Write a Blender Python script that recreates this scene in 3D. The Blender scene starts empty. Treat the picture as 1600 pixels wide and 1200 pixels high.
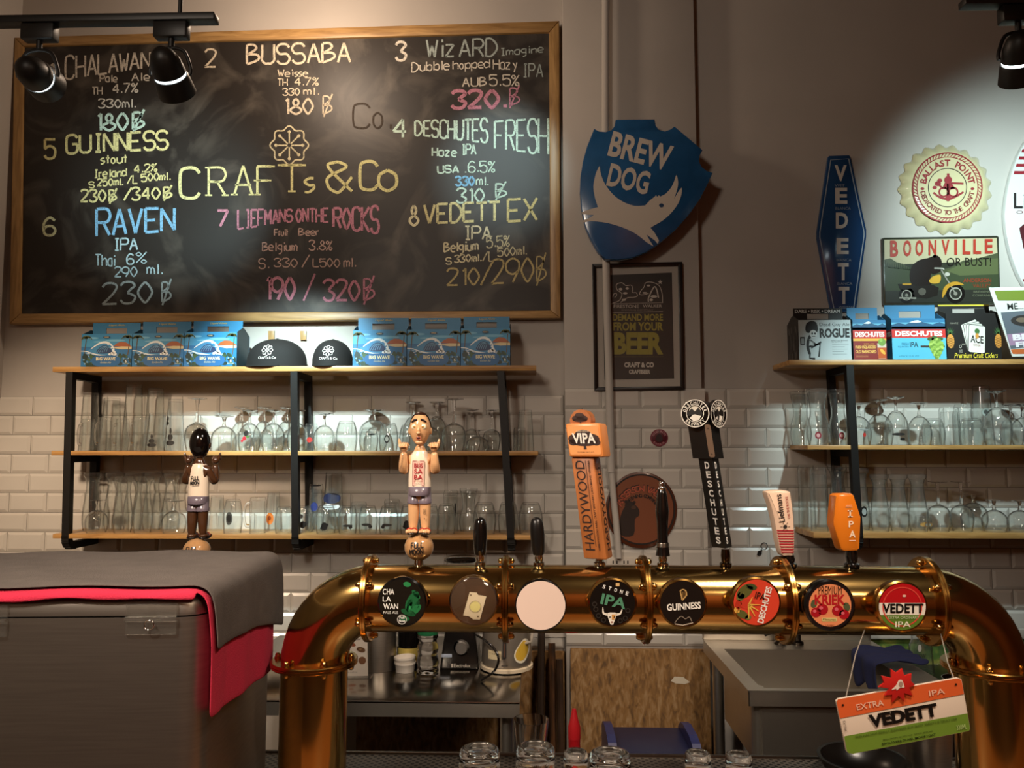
import bpy, bmesh, math, random
from mathutils import Vector, Matrix, Euler, noise
from math import sin, cos, pi, radians as R, sqrt, atan2, tan
random.seed(7)
scene = bpy.context.scene
COL = scene.collection

# ---------------------------------------------------------------- camera
F_PX, CX, CY = 1200.0, 800.0, 600.0          # focal length and centre of the 1600x1200 frame
CAM = Vector((0.0, -3.15, 1.55))              # 3.15 m from the tiled wall, eye height
PITCH, YAW = math.atan(100 / F_PX), R(1.6)
cd = bpy.data.cameras.new('camera'); cam = bpy.data.objects.new('camera', cd); COL.objects.link(cam)
cam.location = CAM; cam.rotation_euler = (pi / 2 + PITCH, 0, YAW)
cd.sensor_width = 36; cd.lens = 36 * F_PX / 1600; cd.clip_start = 0.02; cd.clip_end = 60
scene.camera = cam
CR = cam.rotation_euler.to_matrix()

# ---------------------------------------------------------------- world, exposure, lights
w = bpy.data.worlds.new('room_air'); scene.world = w; w.use_nodes = True
bg = w.node_tree.nodes['Background']; bg.inputs[0].default_value = (1.0, 0.72, 0.5, 1); bg.inputs[1].default_value = 0.028
vs = scene.view_settings
vs.view_transform = 'Standard'; vs.look = 'None'; vs.gamma = 1.0; vs.use_curve_mapping = False; vs.exposure = 0.0
scene.cycles.transparent_max_bounces = 64
scene.cycles.max_bounces = 10
scene.cycles.caustics_reflective = False; scene.cycles.caustics_refractive = False

BARW = (1.0, 0.85, 0.70)
WARM, COOL, NEUT = (1.0, 0.76, 0.54), (0.74, 0.98, 1.0), (1.0, 0.86, 0.70)
def lamp(kind, name, loc, target, power, color, size=0.05, spot=60, blend=0.6):
    l = bpy.data.lights.new(name, kind); o = bpy.data.objects.new(name, l); COL.objects.link(o)
    o.location = loc; l.energy = power; l.color = color
    if target is not None:
        o.rotation_euler = (Vector(target) - Vector(loc)).to_track_quat('-Z', 'Y').to_euler()
    if kind == 'SPOT':
        l.spot_size = R(spot); l.spot_blend = blend; l.shadow_soft_size = size
    elif kind == 'POINT': l.shadow_soft_size = size
    elif kind == 'AREA': l.shape = 'DISK'; l.size = size; l.spread = R(spot if spot != 60 else 180)
    return o
lamp('SPOT', 'spot_beam_board', (-1.22, -1.12, 2.50), (-1.52, 0, 2.62), 55, COOL, 0.03, 50, 0.9)
lamp('SPOT', 'spot_beam_shelf', (-0.88, -1.10, 2.50), (-0.98, 0, 1.66), 210, COOL, 0.03, 46, 0.85)
lamp('SPOT', 'spot_beam_menu', (-0.15, -1.35, 3.30), (-0.14, 0, 2.70), 60, COOL, 0.03, 26, 0.9)
lamp('SPOT', 'spot_beam_right', (1.62, -1.12, 2.55), (2.05, 0, 2.35), 105, COOL, 0.03, 80, 1.0)
lamp('SPOT', 'spot_beam_glasses', (1.30, -1.12, 2.48), (1.46, 0, 1.50), 90, COOL, 0.03, 50, 0.8)
lamp('POINT', 'wall_bulb', (-0.88, -0.50, 3.22), None, 19, (1.0, 0.76, 0.56), 0.07)
lamp('AREA', 'pendant_bar_left', (-0.75, -2.95, 2.35), (-0.35, -1.8, 1.25), 7, BARW, 0.22, 85)
lamp('AREA', 'fill_room_left', (-1.2, -3.6, 3.2), (0.1, 0, 2.9), 3.5, BARW, 0.5, 70)  # added soft fill, not a known lamp; lifts pillar and upper left wall
lamp('AREA', 'pendant_bar_right', (0.80, -2.75, 3.0), (0.45, -1.8, 1.2), 7.5, BARW, 0.25, 80)
lamp('SPOT', 'back_bar_fill', (0.30, -1.00, 2.95), (0.28, -0.52, 0.6), 75, WARM, 0.06, 44, 1.0)  # added unseen spot that brightens the low worktop and chipboard
lamp('SPOT', 'sink_fill', (0.92, -0.95, 2.75), (0.95, -0.50, 0.75), 40, NEUT, 0.05, 34, 1.0)  # invented overhead spot, keeps the sink steel from going black
lamp('SPOT', 'pendant_far_left', (-1.80, -1.9, 2.45), (-1.75, 0, 1.05), 175, WARM, 0.08, 56, 1.0)
lamp('AREA', 'room_reflection_fill', (1.6, -5.0, 3.3), (0.0, -6.0, 0.9), 60, WARM, 0.8)  # made-up area light on the front wall, feeds brass and cooler reflections
# ---------------------------------------------------------------- helpers: pixels to the plane where a thing stands
def P(px, py, Y):
    d = CR @ Vector(((px - CX) / F_PX, -(py - CY) / F_PX, -1.0))
    return CAM + d * ((Y - CAM.y) / d.y)
def S(Y): return (Y - CAM.y) / F_PX           # metres per pixel at that plane
def lin(h):
    h = h.lstrip('#'); c = [int(h[i:i + 2], 16) / 255 for i in (0, 2, 4)]
    return tuple(x / 12.92 if x <= 0.04045 else ((x + 0.055) / 1.055) ** 2.4 for x in c) + (1,)

MATS = {}
def mat(name, col='#888888', rough=0.5, metal=0.0, coat=0.0, vary=0.0, vscale=8.0, bump=0.0, bscale=60.0, spec=0.5, stretch=None):
    if name in MATS: return MATS[name]
    m = bpy.data.materials.new(name); m.use_nodes = True; MATS[name] = m
    nt = m.node_tree; b = nt.nodes['Principled BSDF']
    c = lin(col)
    b.inputs['Base Color'].default_value = c; b.inputs['Roughness'].default_value = rough
    b.inputs['Metallic'].default_value = metal; b.inputs['Coat Weight'].default_value = coat
    b.inputs['Coat Roughness'].default_value = 0.08; b.inputs['Specular IOR Level'].default_value = spec
    tc = None
    def coord():
        nonlocal tc
        if tc is None:
            t = nt.nodes.new('ShaderNodeTexCoord')
            if stretch:
                mp = nt.nodes.new('ShaderNodeMapping'); mp.inputs['Scale'].default_value = stretch
                nt.links.new(t.outputs['Object'], mp.inputs['Vector']); tc = mp.outputs[0]
            else: tc = t.outputs['Object']
        return tc
    if vary:
        n = nt.nodes.new('ShaderNodeTexNoise'); n.inputs['Scale'].default_value = vscale; n.inputs['Detail'].default_value = 5
        r = nt.nodes.new('ShaderNodeValToRGB')
        r.color_ramp.elements[0].position = 0.3; r.color_ramp.elements[1].position = 0.7
        r.color_ramp.elements[0].color = tuple(x * (1 - vary) for x in c[:3]) + (1,)
        r.color_ramp.elements[1].color = tuple(min(1, x * (1 + vary)) for x in c[:3]) + (1,)
        nt.links.new(coord(), n.inputs['Vector']); nt.links.new(n.outputs['Fac'], r.inputs[0]); nt.links.new(r.outputs[0], b.inputs['Base Color'])
    if bump:
        n = nt.nodes.new('ShaderNodeTexNoise'); n.inputs['Scale'].default_value = bscale; n.inputs['Detail'].default_value = 4
        bp = nt.nodes.new('ShaderNodeBump'); bp.inputs['Strength'].default_value = bump; bp.inputs['Distance'].default_value = 0.002
        nt.links.new(coord(), n.inputs['Vector']); nt.links.new(n.outputs['Fac'], bp.inputs['Height']); nt.links.new(bp.outputs[0], b.inputs['Normal'])
    return m
def ink(col, rough=0.5, coat=0.0): return mat('ink_%s_%d_%d' % (col.strip('#'), rough * 100, coat * 100), col, rough, coat=coat)
def chalk(col):
    k = 'chalk_' + col.strip('#')
    if k in MATS: return MATS[k]
    m = mat(k, col, 0.95, spec=0.1); nt = m.node_tree; b = nt.nodes['Principled BSDF']
    t = nt.nodes.new('ShaderNodeTexCoord'); n = nt.nodes.new('ShaderNodeTexNoise'); n.inputs['Scale'].default_value = 190; n.inputs['Detail'].default_value = 3
    r = nt.nodes.new('ShaderNodeValToRGB'); r.color_ramp.elements[0].position = 0.28; r.color_ramp.elements[1].position = 0.5
    c = lin(col); r.color_ramp.elements[0].color = tuple(x * 0.45 for x in c[:3]) + (1,); r.color_ramp.elements[1].color = c
    nt.links.new(t.outputs['Object'], n.inputs['Vector']); nt.links.new(n.outputs['Fac'], r.inputs[0]); nt.links.new(r.outputs[0], b.inputs['Base Color'])
    return m
def wood(name, c1, c2, rough=0.45, scale=(1.2, 14, 14), axis='X'):
    if name in MATS: return MATS[name]
    m = mat(name, c1, rough); nt = m.node_tree; b = nt.nodes['Principled BSDF']
    t = nt.nodes.new('ShaderNodeTexCoord'); mp = nt.nodes.new('ShaderNodeMapping'); mp.inputs['Scale'].default_value = scale
    n = nt.nodes.new('ShaderNodeTexNoise'); n.inputs['Scale'].default_value = 4; n.inputs['Detail'].default_value = 7; n.inputs['Distortion'].default_value = 1.2
    r = nt.nodes.new('ShaderNodeValToRGB'); r.color_ramp.elements[0].position = 0.32; r.color_ramp.elements[1].position = 0.68
    r.color_ramp.elements[0].color = lin(c2); r.color_ramp.elements[1].color = lin(c1)
    nt.links.new(t.outputs['Object'], mp.inputs[0]); nt.links.new(mp.outputs[0], n.inputs['Vector']); nt.links.new(n.outputs['Fac'], r.inputs[0]); nt.links.new(r.outputs[0], b.inputs['Base Color'])
    return m
def glass(name, tint=(0.985, 0.995, 0.99), edge=0.06, refl=1.5, rough=0.02):
    """thin clear glass: what passes straight through loses a little more at grazing angles, plus mirror reflection by Fresnel"""
    if name in MATS: return MATS[name]
    m = bpy.data.materials.new(name); m.use_nodes = True; MATS[name] = m
    nt = m.node_tree; nt.nodes.clear()
    out = nt.nodes.new('ShaderNodeOutputMaterial'); mx = nt.nodes.new('ShaderNodeMixShader'); tr = nt.nodes.new('ShaderNodeBsdfTransparent')
    gl = nt.nodes.new('ShaderNodeBsdfGlossy'); gl.inputs['Roughness'].default_value = rough
    lw = nt.nodes.new('ShaderNodeLayerWeight'); lw.inputs['Blend'].default_value = 0.35
    lf = nt.nodes.new('ShaderNodeLayerWeight'); lf.inputs['Blend'].default_value = 0.5
    pw = nt.nodes.new('ShaderNodeMath'); pw.operation = 'POWER'; pw.inputs[1].default_value = 4.0      # Schlick: 4 % head-on, rising at grazing angles
    mul = nt.nodes.new('ShaderNodeMath'); mul.operation = 'MULTIPLY_ADD'; mul.inputs[1].default_value = 0.8 * refl; mul.inputs[2].default_value = 0.045 * refl
    cr = nt.nodes.new('ShaderNodeValToRGB')
    cr.color_ramp.elements[0].position = 0.40; cr.color_ramp.elements[0].color = tint + (1,)
    cr.color_ramp.elements[1].position = 1.0; cr.color_ramp.elements[1].color = tuple(x * edge for x in tint) + (1,)
    nt.links.new(lw.outputs['Facing'], cr.inputs[0]); nt.links.new(cr.outputs[0], tr.inputs[0])
    nt.links.new(lf.outputs['Facing'], pw.inputs[0]); nt.links.new(pw.outputs[0], mul.inputs[0]); nt.links.new(mul.outputs[0], mx.inputs[0])
    hz = nt.nodes.new('ShaderNodeMixShader'); hz.inputs[0].default_value = 0.016; df = nt.nodes.new('ShaderNodeBsdfDiffuse'); df.inputs[0].default_value = (.9, .95, .93, 1)      # faint white mixed in to paint the bright haze of lit glass
    nt.links.new(tr.outputs[0], hz.inputs[1]); nt.links.new(df.outputs[0], hz.inputs[2]); nt.links.new(hz.outputs[0], mx.inputs[1]); nt.links.new(gl.outputs[0], mx.inputs[2]); nt.links.new(mx.outputs[0], out.inputs[0])
    return m

# ---------------------------------------------------------------- objects
ORG = {}
def thing(name, label, cat, loc, group=None):
    o = bpy.data.objects.new(name, None); COL.objects.link(o); o.location = loc; o.empty_display_size = 0.05
    o['label'] = label; o['category'] = cat
    if group: o['group'] = group
    ORG[o.name] = Vector(loc); return o
def tag(o, label, cat, group=None):
    o['label'] = label; o['category'] = cat
    if group: o['group'] = group
    return o
def mk(name, bm, mats, parent=None, smooth=35, label=None, origin=None):
    """links a bmesh given in world coordinates as one mesh object (relative to its thing's base)"""
    org = ORG[parent.name] if parent is not None else (Vector(origin) if origin is not None else Vector((0, 0, 0)))
    if org.length: bmesh.ops.translate(bm, verts=bm.verts[:], vec=-org)
    me = bpy.data.meshes.new(name); bm.to_mesh(me); bm.free()
    for m in (mats if isinstance(mats, (list, tuple)) else [mats]): me.materials.append(m)
    if smooth:
        me.shade_smooth()
        me.set_sharp_from_angle(angle=R(smooth))
    o = bpy.data.objects.new(name, me); COL.objects.link(o)
    if parent is not None: o.parent = parent
    else: o.location = org
    ORG[o.name] = org
    if label: o['label'] = label
    return o
def struct(name, bm, m, smooth=35):
    o = mk(name, bm, m, None, smooth); o['kind'] = 'structure'; return o
def kids(o): return [c for c in COL.objects if c.parent is o]
def dup(o, loc, scale=None, label=None, rotz=0.0):
    r = o.copy(); COL.objects.link(r); r.location = loc
    if scale: r.scale = scale
    r.rotation_euler.z = rotz
    if label: r['label'] = label
    for c in o.children:
        d = c.copy(); COL.objects.link(d); d.parent = r
        for e in c.children:
            f = e.copy(); COL.objects.link(f); f.parent = d
    return r

# ---------------------------------------------------------------- shapes added to a bmesh
def nb(): return bmesh.new()
def box(bm, lo, hi, bev=0.0, mi=0, rot=None, seg=2):
    lo, hi = Vector(lo), Vector(hi); c = (lo + hi) / 2; s = hi - lo
    t = bmesh.new(); bmesh.ops.create_cube(t, size=1.0)
    for v in t.verts: v.co = Vector((v.co.x * s.x, v.co.y * s.y, v.co.z * s.z))
    if bev: bmesh.ops.bevel(t, geom=t.edges[:], offset=min(bev, min(s) * 0.49), segments=seg, profile=0.5, affect='EDGES')
    if rot is not None: bmesh.ops.rotate(t, verts=t.verts[:], cent=(0, 0, 0), matrix=rot)
    bmesh.ops.translate(t, verts=t.verts[:], vec=c); merge(bm, t, mi)
def merge(bm, t, mi=None):
    mp = {v: bm.verts.new(v.co) for v in t.verts}
    for f in t.faces:
        try: nf = bm.faces.new([mp[v] for v in f.verts])
        except ValueError: continue
        nf.material_index = f.material_index if mi is None else mi
    t.free()
def frame_of(d):
    d = d.normalized(); a = Vector((0, 0, 1)) if abs(d.z) < 0.9 else Vector((1, 0, 0))
    u = d.cross(a).normalized(); return u, d.cross(u).normalized()
def tube(bm, pts, r, seg=12, caps=True, mi=0, closed=False, flat=1.0):
    pts = [Vector(p) for p in pts]; n = len(pts); rs = r if isinstance(r, (list, tuple)) else [r] * n
    rings = []; u = None
    for i, p in enumerate(pts):
        d = (pts[(i + 1) % n] - pts[i - 1]) if closed or 0 < i < n - 1 else (pts[1] - pts[0] if i == 0 else pts[-1] - pts[-2])
        d.normalize()
        if u is None: u, v = frame_of(d)
        else:
            u = (u - d * u.dot(d)); u = u.normalized() if u.length > 1e-6 else frame_of(d)[0]; v = d.cross(u)
        rings.append([bm.verts.new(p + (u * cos(2 * pi * k / seg) + v * sin(2 * pi * k / seg) * flat) * rs[i]) for k in range(seg)])
    for i in range(n if closed else n - 1):
        a, b = rings[i], rings[(i + 1) % n]
        for k in range(seg):
            f = bm.faces.new((a[k], a[(k + 1) % seg], b[(k + 1) % seg], b[k])); f.material_index = mi
    if caps and not closed:
        bm.faces.new(rings[0][::-1]).material_index = mi; bm.faces.new(rings[-1]).material_index = mi
def lathe(bm, prof, c=(0, 0, 0), seg=24, mi=0, axis=None, wob=None):
    """prof: (radius, height) pairs turned about the z axis (or AXIS) through c"""
    c = Vector(c); rings = []
    if axis is None: u, v, d = Vector((1, 0, 0)), Vector((0, 1, 0)), Vector((0, 0, 1))
    else: d = Vector(axis).normalized(); u, v = frame_of(d)
    for r, h in prof:
        if r < 1e-6: rings.append([bm.verts.new(c + d * h)])
        else:
            rings.append([bm.verts.new(c + d * h + (u * cos(2 * pi * k / seg) + v * sin(2 * pi * k / seg)) * (r * (wob(k, r, h) if wob else 1))) for k in range(seg)])
    for a, b in zip(rings, rings[1:]):
        for k in range(seg):
            k2 = (k + 1) % seg
            if len(a) == 1 and len(b) == 1: continue
            if len(a) == 1: f = (a[0], b[k2], b[k])
            elif len(b) == 1: f = (a[k], a[k2], b[0])
            else: f = (a[k], a[k2], b[k2], b[k])
            bm.faces.new(f).material_index = mi
def ball(bm, c, r, mi=0, seg=20, rot=None):
    t = bmesh.new(); bmesh.ops.create_uvsphere(t, u_segments=seg, v_segments=seg * 2 // 3, radius=1)
    r = (r, r, r) if not isinstance(r, (tuple, list)) else r
    for v in t.verts: v.co = Vector((v.co.x * r[0], v.co.y * r[1], v.co.z * r[2]))
    if rot is not None: bmesh.ops.rotate(t, verts=t.verts[:], cent=(0, 0, 0), matrix=rot)
    bmesh.ops.translate(t, verts=t.verts[:], vec=Vector(c)); merge(bm, t, mi)
def prism(bm, pts, Y0, Y1, mi=0, bev=0.0, mp=None, side=None):
    """outline in photo pixels, unprojected on plane Y0 and given real thickness back to Y1"""
    t = bmesh.new()
    q = [P(x, y, Y0) for x, y in pts] if mp is None else [mp(x, y, 0) for x, y in pts]
    a = [t.verts.new(p) for p in q]; b = [t.verts.new(p + Vector((0, Y1 - Y0, 0))) for p in q]
    t.faces.new(a).material_index = mi; t.faces.new(b[::-1]).material_index = mi if side is None else side
    for i in range(len(a)):
        j = (i + 1) % len(a); t.faces.new((a[i], b[i], b[j], a[j])).material_index = mi if side is None else side
    bmesh.ops.recalc_face_normals(t, faces=t.faces[:])
    if bev:
        fe = [e for e in t.edges if all(abs(v.co.y - q[0].y) < 1e-6 for v in e.verts)]
        bmesh.ops.bevel(t, geom=fe, offset=bev, segments=2, profile=0.5, affect='EDGES')
    merge(bm, t, None)
def smooth_pts(pts, n=6, closed=False):
    out = []; m = len(pts)
    for i in range(m if closed else m - 1):
        if closed: p0, p1, p2, p3 = pts[i - 1], pts[i], pts[(i + 1) % m], pts[(i + 2) % m]
        else: p0, p1, p2, p3 = pts[max(i - 1, 0)], pts[i], pts[i + 1], pts[min(i + 2, m - 1)]
        for k in range(n):
            t = k / n
            out.append(tuple(0.5 * (2 * b + (c - a) * t + (2 * a - 5 * b + 4 * c - d) * t * t + (3 * b - a - 3 * c + d) * t ** 3) for a, b, c, d in zip(p0, p1, p2, p3)))
    if not closed: out.append(tuple(pts[-1]))
    return out

# ---------------------------------------------------------------- lettering
_TX = {}
def glyphs(s, bold=0.0, shear=0.0, spacing=1.0):
    k = (s, bold, shear, spacing)
    if k in _TX: return _TX[k]
    c = bpy.data.curves.new('t', 'FONT'); c.body = s; c.offset = bold; c.shear = shear; c.space_character = spacing; c.resolution_u = 3
    o = bpy.data.objects.new('t', c)
    me = o.to_mesh(); vs_ = [(v.co.x, v.co.y) for v in me.vertices]; fs = [tuple(p.vertices) for p in me.polygons]
    o.to_mesh_clear(); bpy.data.objects.remove(o); bpy.data.curves.remove(c)
    _TX[k] = (vs_, fs); return _TX[k]
STROKES = {
 'A': '02 28 42;14 34', 'B': '02 08;~08 28 37 26 05;~05 35 44 33 02', 'C': '~47 38 18 07 03 12 32 43', 'D': '02 08;~08 28 46 44 22 02', 'E': '48 08 02 42;05 35',
 'F': '48 08 02;05 35', 'G': '~47 38 18 07 03 12 32 43 45;45 25', 'H': '02 08;42 48;05 45', 'I': '18 38;12 32;28 22', 'K': '02 08;48 05 42', 'L': '08 02 42',
 'M': '02 08 24 48 42', 'N': '02 08 42 48', 'O': '~28 17 05 13 22 33 45 37 28', 'P': '02 08;~08 38 47 46 35 05', 'R': '02 08;~08 38 47 46 35 05;25 42',
 'S': '~47 38 18 07 06 15 35 44 43 32 12 03', 'T': '08 48;28 22', 'U': '08 04;~04 03 12 22 32 43 44;44 48', 'V': '08 22 48', 'W': '08 12 26 32 48', 'X': '08 42;48 02',
 'Y': '08 25 48;25 22', 'Z': '08 48 02 42', '0': '~28 17 05 13 22 33 45 37 28', '1': '17 28 22', '2': '~07 18 38 47 35 02;02 42', '3': '~07 18 38 47 36 25;~25 44 43 32 12 03',
 '4': '32 38 04 44', '5': '48 08 05;~05 26 45 43 32 12 03', '6': '~47 28 06 03 12 32 43 44 35 15 04', '7': '08 48 12', '8': '~28 17 16 25 44 43 22 03 04 25 36 37 28',
 '9': '~45 24 05 07 28 47 45;45 22', '%': '~18 07 16 27 18;48 02;~34 23 32 43 34', '&': '~42 07 18 28 37 05 03 12 22 45', '/': '48 02', '.': '12 13',
 '$': '12 18;~18 38 47 36 15;~15 45 54 43 12;59 11',
 'a': '~36 16 05 03 12 32;36 32', 'b': '08 02;~05 26 35 33 22 03', 'd': '38 32;~35 16 05 03 12 33', 'e': '04 34;~34 35 26 16 05 03 12 32', 'g': '~36 16 05 04 13 33;36 31;~31 20 10',
 'h': '08 02;~05 26 35 33;33 32', 'i': '16 12;18 17', 'l': '18 12', 'm': '06 02;~05 16 25 24;24 22;~25 36 45 44;44 42', 'n': '06 02;~05 26 35 34;34 32',
 'o': '~16 05 03 12 23 25 16', 'p': '06 00;~05 26 35 33 22 03', 'r': '06 02;~05 16 26', 's': '~26 16 05 14 24 23 12 02', 't': '18 12;06 26', 'u': '~06 04 03 12 22 33;36 32',
 'z': '06 36 02 32', 'y': '06 23;36 10', 'c': '~26 16 05 03 12 22', 'w': '06 12 25 32 46', 'k': '08 02;36 04 32', 'f': '~38 28 17 15;15 12;06 26', 'v': '06 12 36'}
NARROW = {'i': 2.2, 'l': 2.2, '1': 3, '.': 2.2, 'r': 3, 's': 3, 'o': 3.2, 't': 3, 'I': 4, 'u': 4, 'n': 4, 'a': 4, 'e': 4, 'd': 4, 'h': 4, ' ': 2.6, 'b': 4, 'p': 4, 'g': 4, '$': 6, 'm': 5, 'c': 3}

class G:
    """flat print: polygons, lines and lettering in photo pixels (or any 2-D frame given by MP), one mesh with one material per colour"""
    def __init__(s, Y=None, mp=None, step=0.0005, inker=ink):
        s.Y, s.step, s.d, s.ink = Y, step, {}, inker
        s.mp = mp or (lambda x, y, L: P(x, y, Y - L * step)); s.xf = None
    def add(s, vs_, fs, col, L):
        if s.xf: vs_ = [s.xf(*v) for v in vs_]
        s.d.setdefault(col, []).append(([s.mp(x, y, L) for x, y in vs_], fs))
    def poly(s, pts, col, L=1): s.add(list(pts), [tuple(range(len(pts)))], col, L)
    def blob(s, pts, col, L=1, n=6):
        """a filled outline in concentric rings, so that it can follow a curved surface"""
        cx = sum(p[0] for p in pts) / len(pts); cy = sum(p[1] for p in pts) / len(pts); m = len(pts); vs_ = [(cx, cy)]; fs = []
        for k in range(1, n + 1): vs_ += [(cx + (x - cx) * k / n, cy + (y - cy) * k / n) for x, y in pts]
        for i in range(m):
            j = (i + 1) % m; fs.append((0, 1 + i, 1 + j))
            for k in range(n - 1): fs.append((1 + k * m + i, 1 + (k + 1) * m + i, 1 + (k + 1) * m + j, 1 + k * m + j))
        s.add(vs_, fs, col, L)
    def rect(s, x0, y0, x1, y1, col, L=1): s.poly([(x0, y0), (x1, y0), (x1, y1), (x0, y1)], col, L)
    def rrect(s, x0, y0, x1, y1, r, col, L=1):
        pts = []
        for cx, cy, a in ((x1 - r, y0 + r, -90), (x1 - r, y1 - r, 0), (x0 + r, y1 - r, 90), (x0 + r, y0 + r, 180)):
            pts += [(cx + r * cos(R(a + t)), cy + r * sin(R(a + t))) for t in (0, 22, 45, 68, 90)]
        s.poly(pts, col, L)
    def ell(s, cx, cy, rx, ry, col, L=1, n=28, rot=0):
        c, q = cos(R(rot)), sin(R(rot))
        s.poly([(cx + rx * cos(2 * pi * i / n) * c - ry * sin(2 * pi * i / n) * q, cy + rx * cos(2 * pi * i / n) * q + ry * sin(2 * pi * i / n) * c) for i in range(n)], col, L)
    def ring(s, cx, cy, r0, r1, col, L=1, n=48, k=1.0):
        vs_ = []
        for i in range(n):
            a = 2 * pi * i / n; vs_ += [(cx + r0 * k * cos(a), cy + r0 * sin(a)), (cx + r1 * k * cos(a), cy + r1 * sin(a))]
        s.add(vs_, [(2 * i, 2 * i + 1, (2 * i + 3) % (2 * n), (2 * i + 2) % (2 * n)) for i in range(n)], col, L)
    def line(s, pts, w_, col, L=1, closed=False):
        n = len(pts); vs_ = []
        for i in range(n):
            a = pts[i - 1] if closed or i else pts[0]; b = pts[(i + 1) % n] if closed or i < n - 1 else pts[-1]
            dx, dy = b[0] - a[0], b[1] - a[1]; l = math.hypot(dx, dy) or 1; w2 = (w_[i] if isinstance(w_, (list, tuple)) else w_) / 2
            vs_ += [(pts[i][0] - dy / l * w2, pts[i][1] + dx / l * w2), (pts[i][0] + dy / l * w2, pts[i][1] - dx / l * w2)]
        m = n if closed else n - 1
        s.add(vs_, [(2 * i, 2 * i + 1, (2 * ((i + 1) % n)) + 1, 2 * ((i + 1) % n)) for i in range(m)], col, L)
    def text(s, t, x0, y0, x1, y1, col, L=2, bold=0.0, rot=0, shear=0.0, spacing=1.0):
        """fits the string's ink into the box (before turning it by ROT about the box's centre)"""
        v, f = glyphs(t, bold, shear, spacing)
        if not v: return
        a, b = min(p[0] for p in v), max(p[0] for p in v); c, d = min(p[1] for p in v), max(p[1] for p in v)
        cx, cy, q, k = (x0 + x1) / 2, (y0 + y1) / 2, cos(R(rot)), sin(R(rot)); out = []
        for x, y in v:
            X = x0 + (x - a) / (b - a) * (x1 - x0) - cx; Y = y1 - (y - c) / (d - c) * (y1 - y0) - cy
            out.append((cx + X * q - Y * k, cy + X * k + Y * q))
        s.add(out, f, col, L)
    def arc(s, t, cx, cy, r, a0, a1, h, col, L=2, bold=0.0, inside=False, k=1.0):
        """letters along a circle of radius r from angle a0 to a1 (degrees, 0 = right, 90 = up)"""
        n = len(t)
        for i, ch in enumerate(t):
            if ch == ' ': continue
            v, f = glyphs(ch, bold); a = min(p[0] for p in v); b = max(p[0] for p in v)
            th = R(a0 + (a1 - a0) * (i + 0.5) / n); sc = h / 0.73; out = []
            for x, y in v:
                X = (x - (a + b) / 2) * sc * k; Y = y * sc
                if not inside: ux, uy = -sin(th), cos(th); rr = r + Y; out.append((cx + cos(th) * rr - ux * X, cy - (sin(th) * rr - uy * X)))
                else: rr = r - Y; out.append((cx + cos(th) * rr - sin(th) * X, cy - (sin(th) * rr + cos(th) * X)))
            s.add(out, f, col, L)
    def hand(s, t, x0, y0, x1, y1, col, w_=2.0, L=1, slope=0.0, grow=0.0, serif=False, jit=0.5, boldf=None):
        """handwritten strokes: top y0, baseline y1 at the left end; SLOPE px risen per px, GROW extra height at the right end"""
        adv = []; x = 0
        for ch in t: adv.append(x); x += NARROW.get(ch, 5)
        tot = max(x - 1, 1); k = (x1 - x0) / tot
        for ch, ax in zip(t, adv):
            for st in filter(None, STROKES.get(ch, '').split(';')):
                sm = st[0] == '~'; pts = [(int(q[0]), int(q[1])) for q in st.strip('~').split()]
                if sm: pts = smooth_pts(pts, 5)
                out = []; jx, jy = random.uniform(-jit, jit), random.uniform(-jit, jit)
                for gx, gy in pts:
                    X = x0 + (ax + gx) * k; hgt = (y1 - y0) + grow * (X - x0) / max(x1 - x0, 1)
                    out.append((X + jx, y1 + grow * 0.5 * (X - x0) / max(x1 - x0, 1) - (gy - 2) / 6 * hgt - slope * (X - x0) + jy))
                if not sm and len(out) > 1:
                    o2 = []
                    for a, b in zip(out, out[1:]): o2 += [a, ((a[0] + b[0]) / 2 + random.uniform(-.3, .3), (a[1] + b[1]) / 2 + random.uniform(-.3, .3))]
                    out = o2 + [out[-1]]
                    e0, e1 = out[0], out[-1]
                    s.line(out[:3], w_, col, L)
                    for q in range(2, len(out) - 1, 2): s.line(out[q:q + 3], w_, col, L)
                    if serif:
                        for e in (e0, e1): s.line([(e[0] - w_ * 1.5, e[1]), (e[0] + w_ * 1.5, e[1])], w_ * 0.7, col, L)
                else: s.line(out, w_, col, L)
    def build(s, name, parent, label=None):
        bm = nb(); mats = []
        for i, (col, items) in enumerate(s.d.items()):
            mats.append(s.ink(col))
            for vs_, fs in items:
                q = [bm.verts.new(v) for v in vs_]
                for f in fs:
                    try: bm.faces.new([q[j] for j in f]).material_index = i
                    except ValueError: pass
        bm.normal_update()
        for f in bm.faces:
            if f.normal.y > 0.2: f.normal_flip()
        return mk(name, bm, mats, parent, 0, label)
# ---------------------------------------------------------------- the room
PAINT = mat('white_wall_paint', '#B9B2AA', 0.75, vary=0.05, vscale=3, bump=0.25, bscale=25)
TILE = mat('white_glazed_tile', '#C9C3BA', 0.18, vary=0.04, vscale=5)
GROUT = mat('grey_grout', '#7F7A72', 0.9)
DARK = mat('russet_room_paint', '#8A5436', 0.8)
XL, XR, ZC = P(14, 400, 0).x, 3.2, 3.62
PIL0, PIL1, PY = P(880, 400, 0).x, P(1088, 400, 0).x, -0.05     # the pillar stands 5 cm proud of the wall
bm = nb(); box(bm, (XL - 0.1, 0, 0), (XR + 0.1, 0.12, ZC)); struct('wall_back', bm, PAINT, 0)
bm = nb(); box(bm, (PIL0, PY, 0), (PIL1, -0.0005, ZC), 0.004); struct('wall_pillar', bm, PAINT)
bm = nb(); box(bm, (XL - 0.12, -6.5, 0), (XL, 0, ZC)); struct('wall_left', bm, PAINT, 0)
bm = nb(); box(bm, (XR, -6.5, 0), (XR + 0.12, 0, ZC)); struct('wall_right', bm, DARK, 0)
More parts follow.
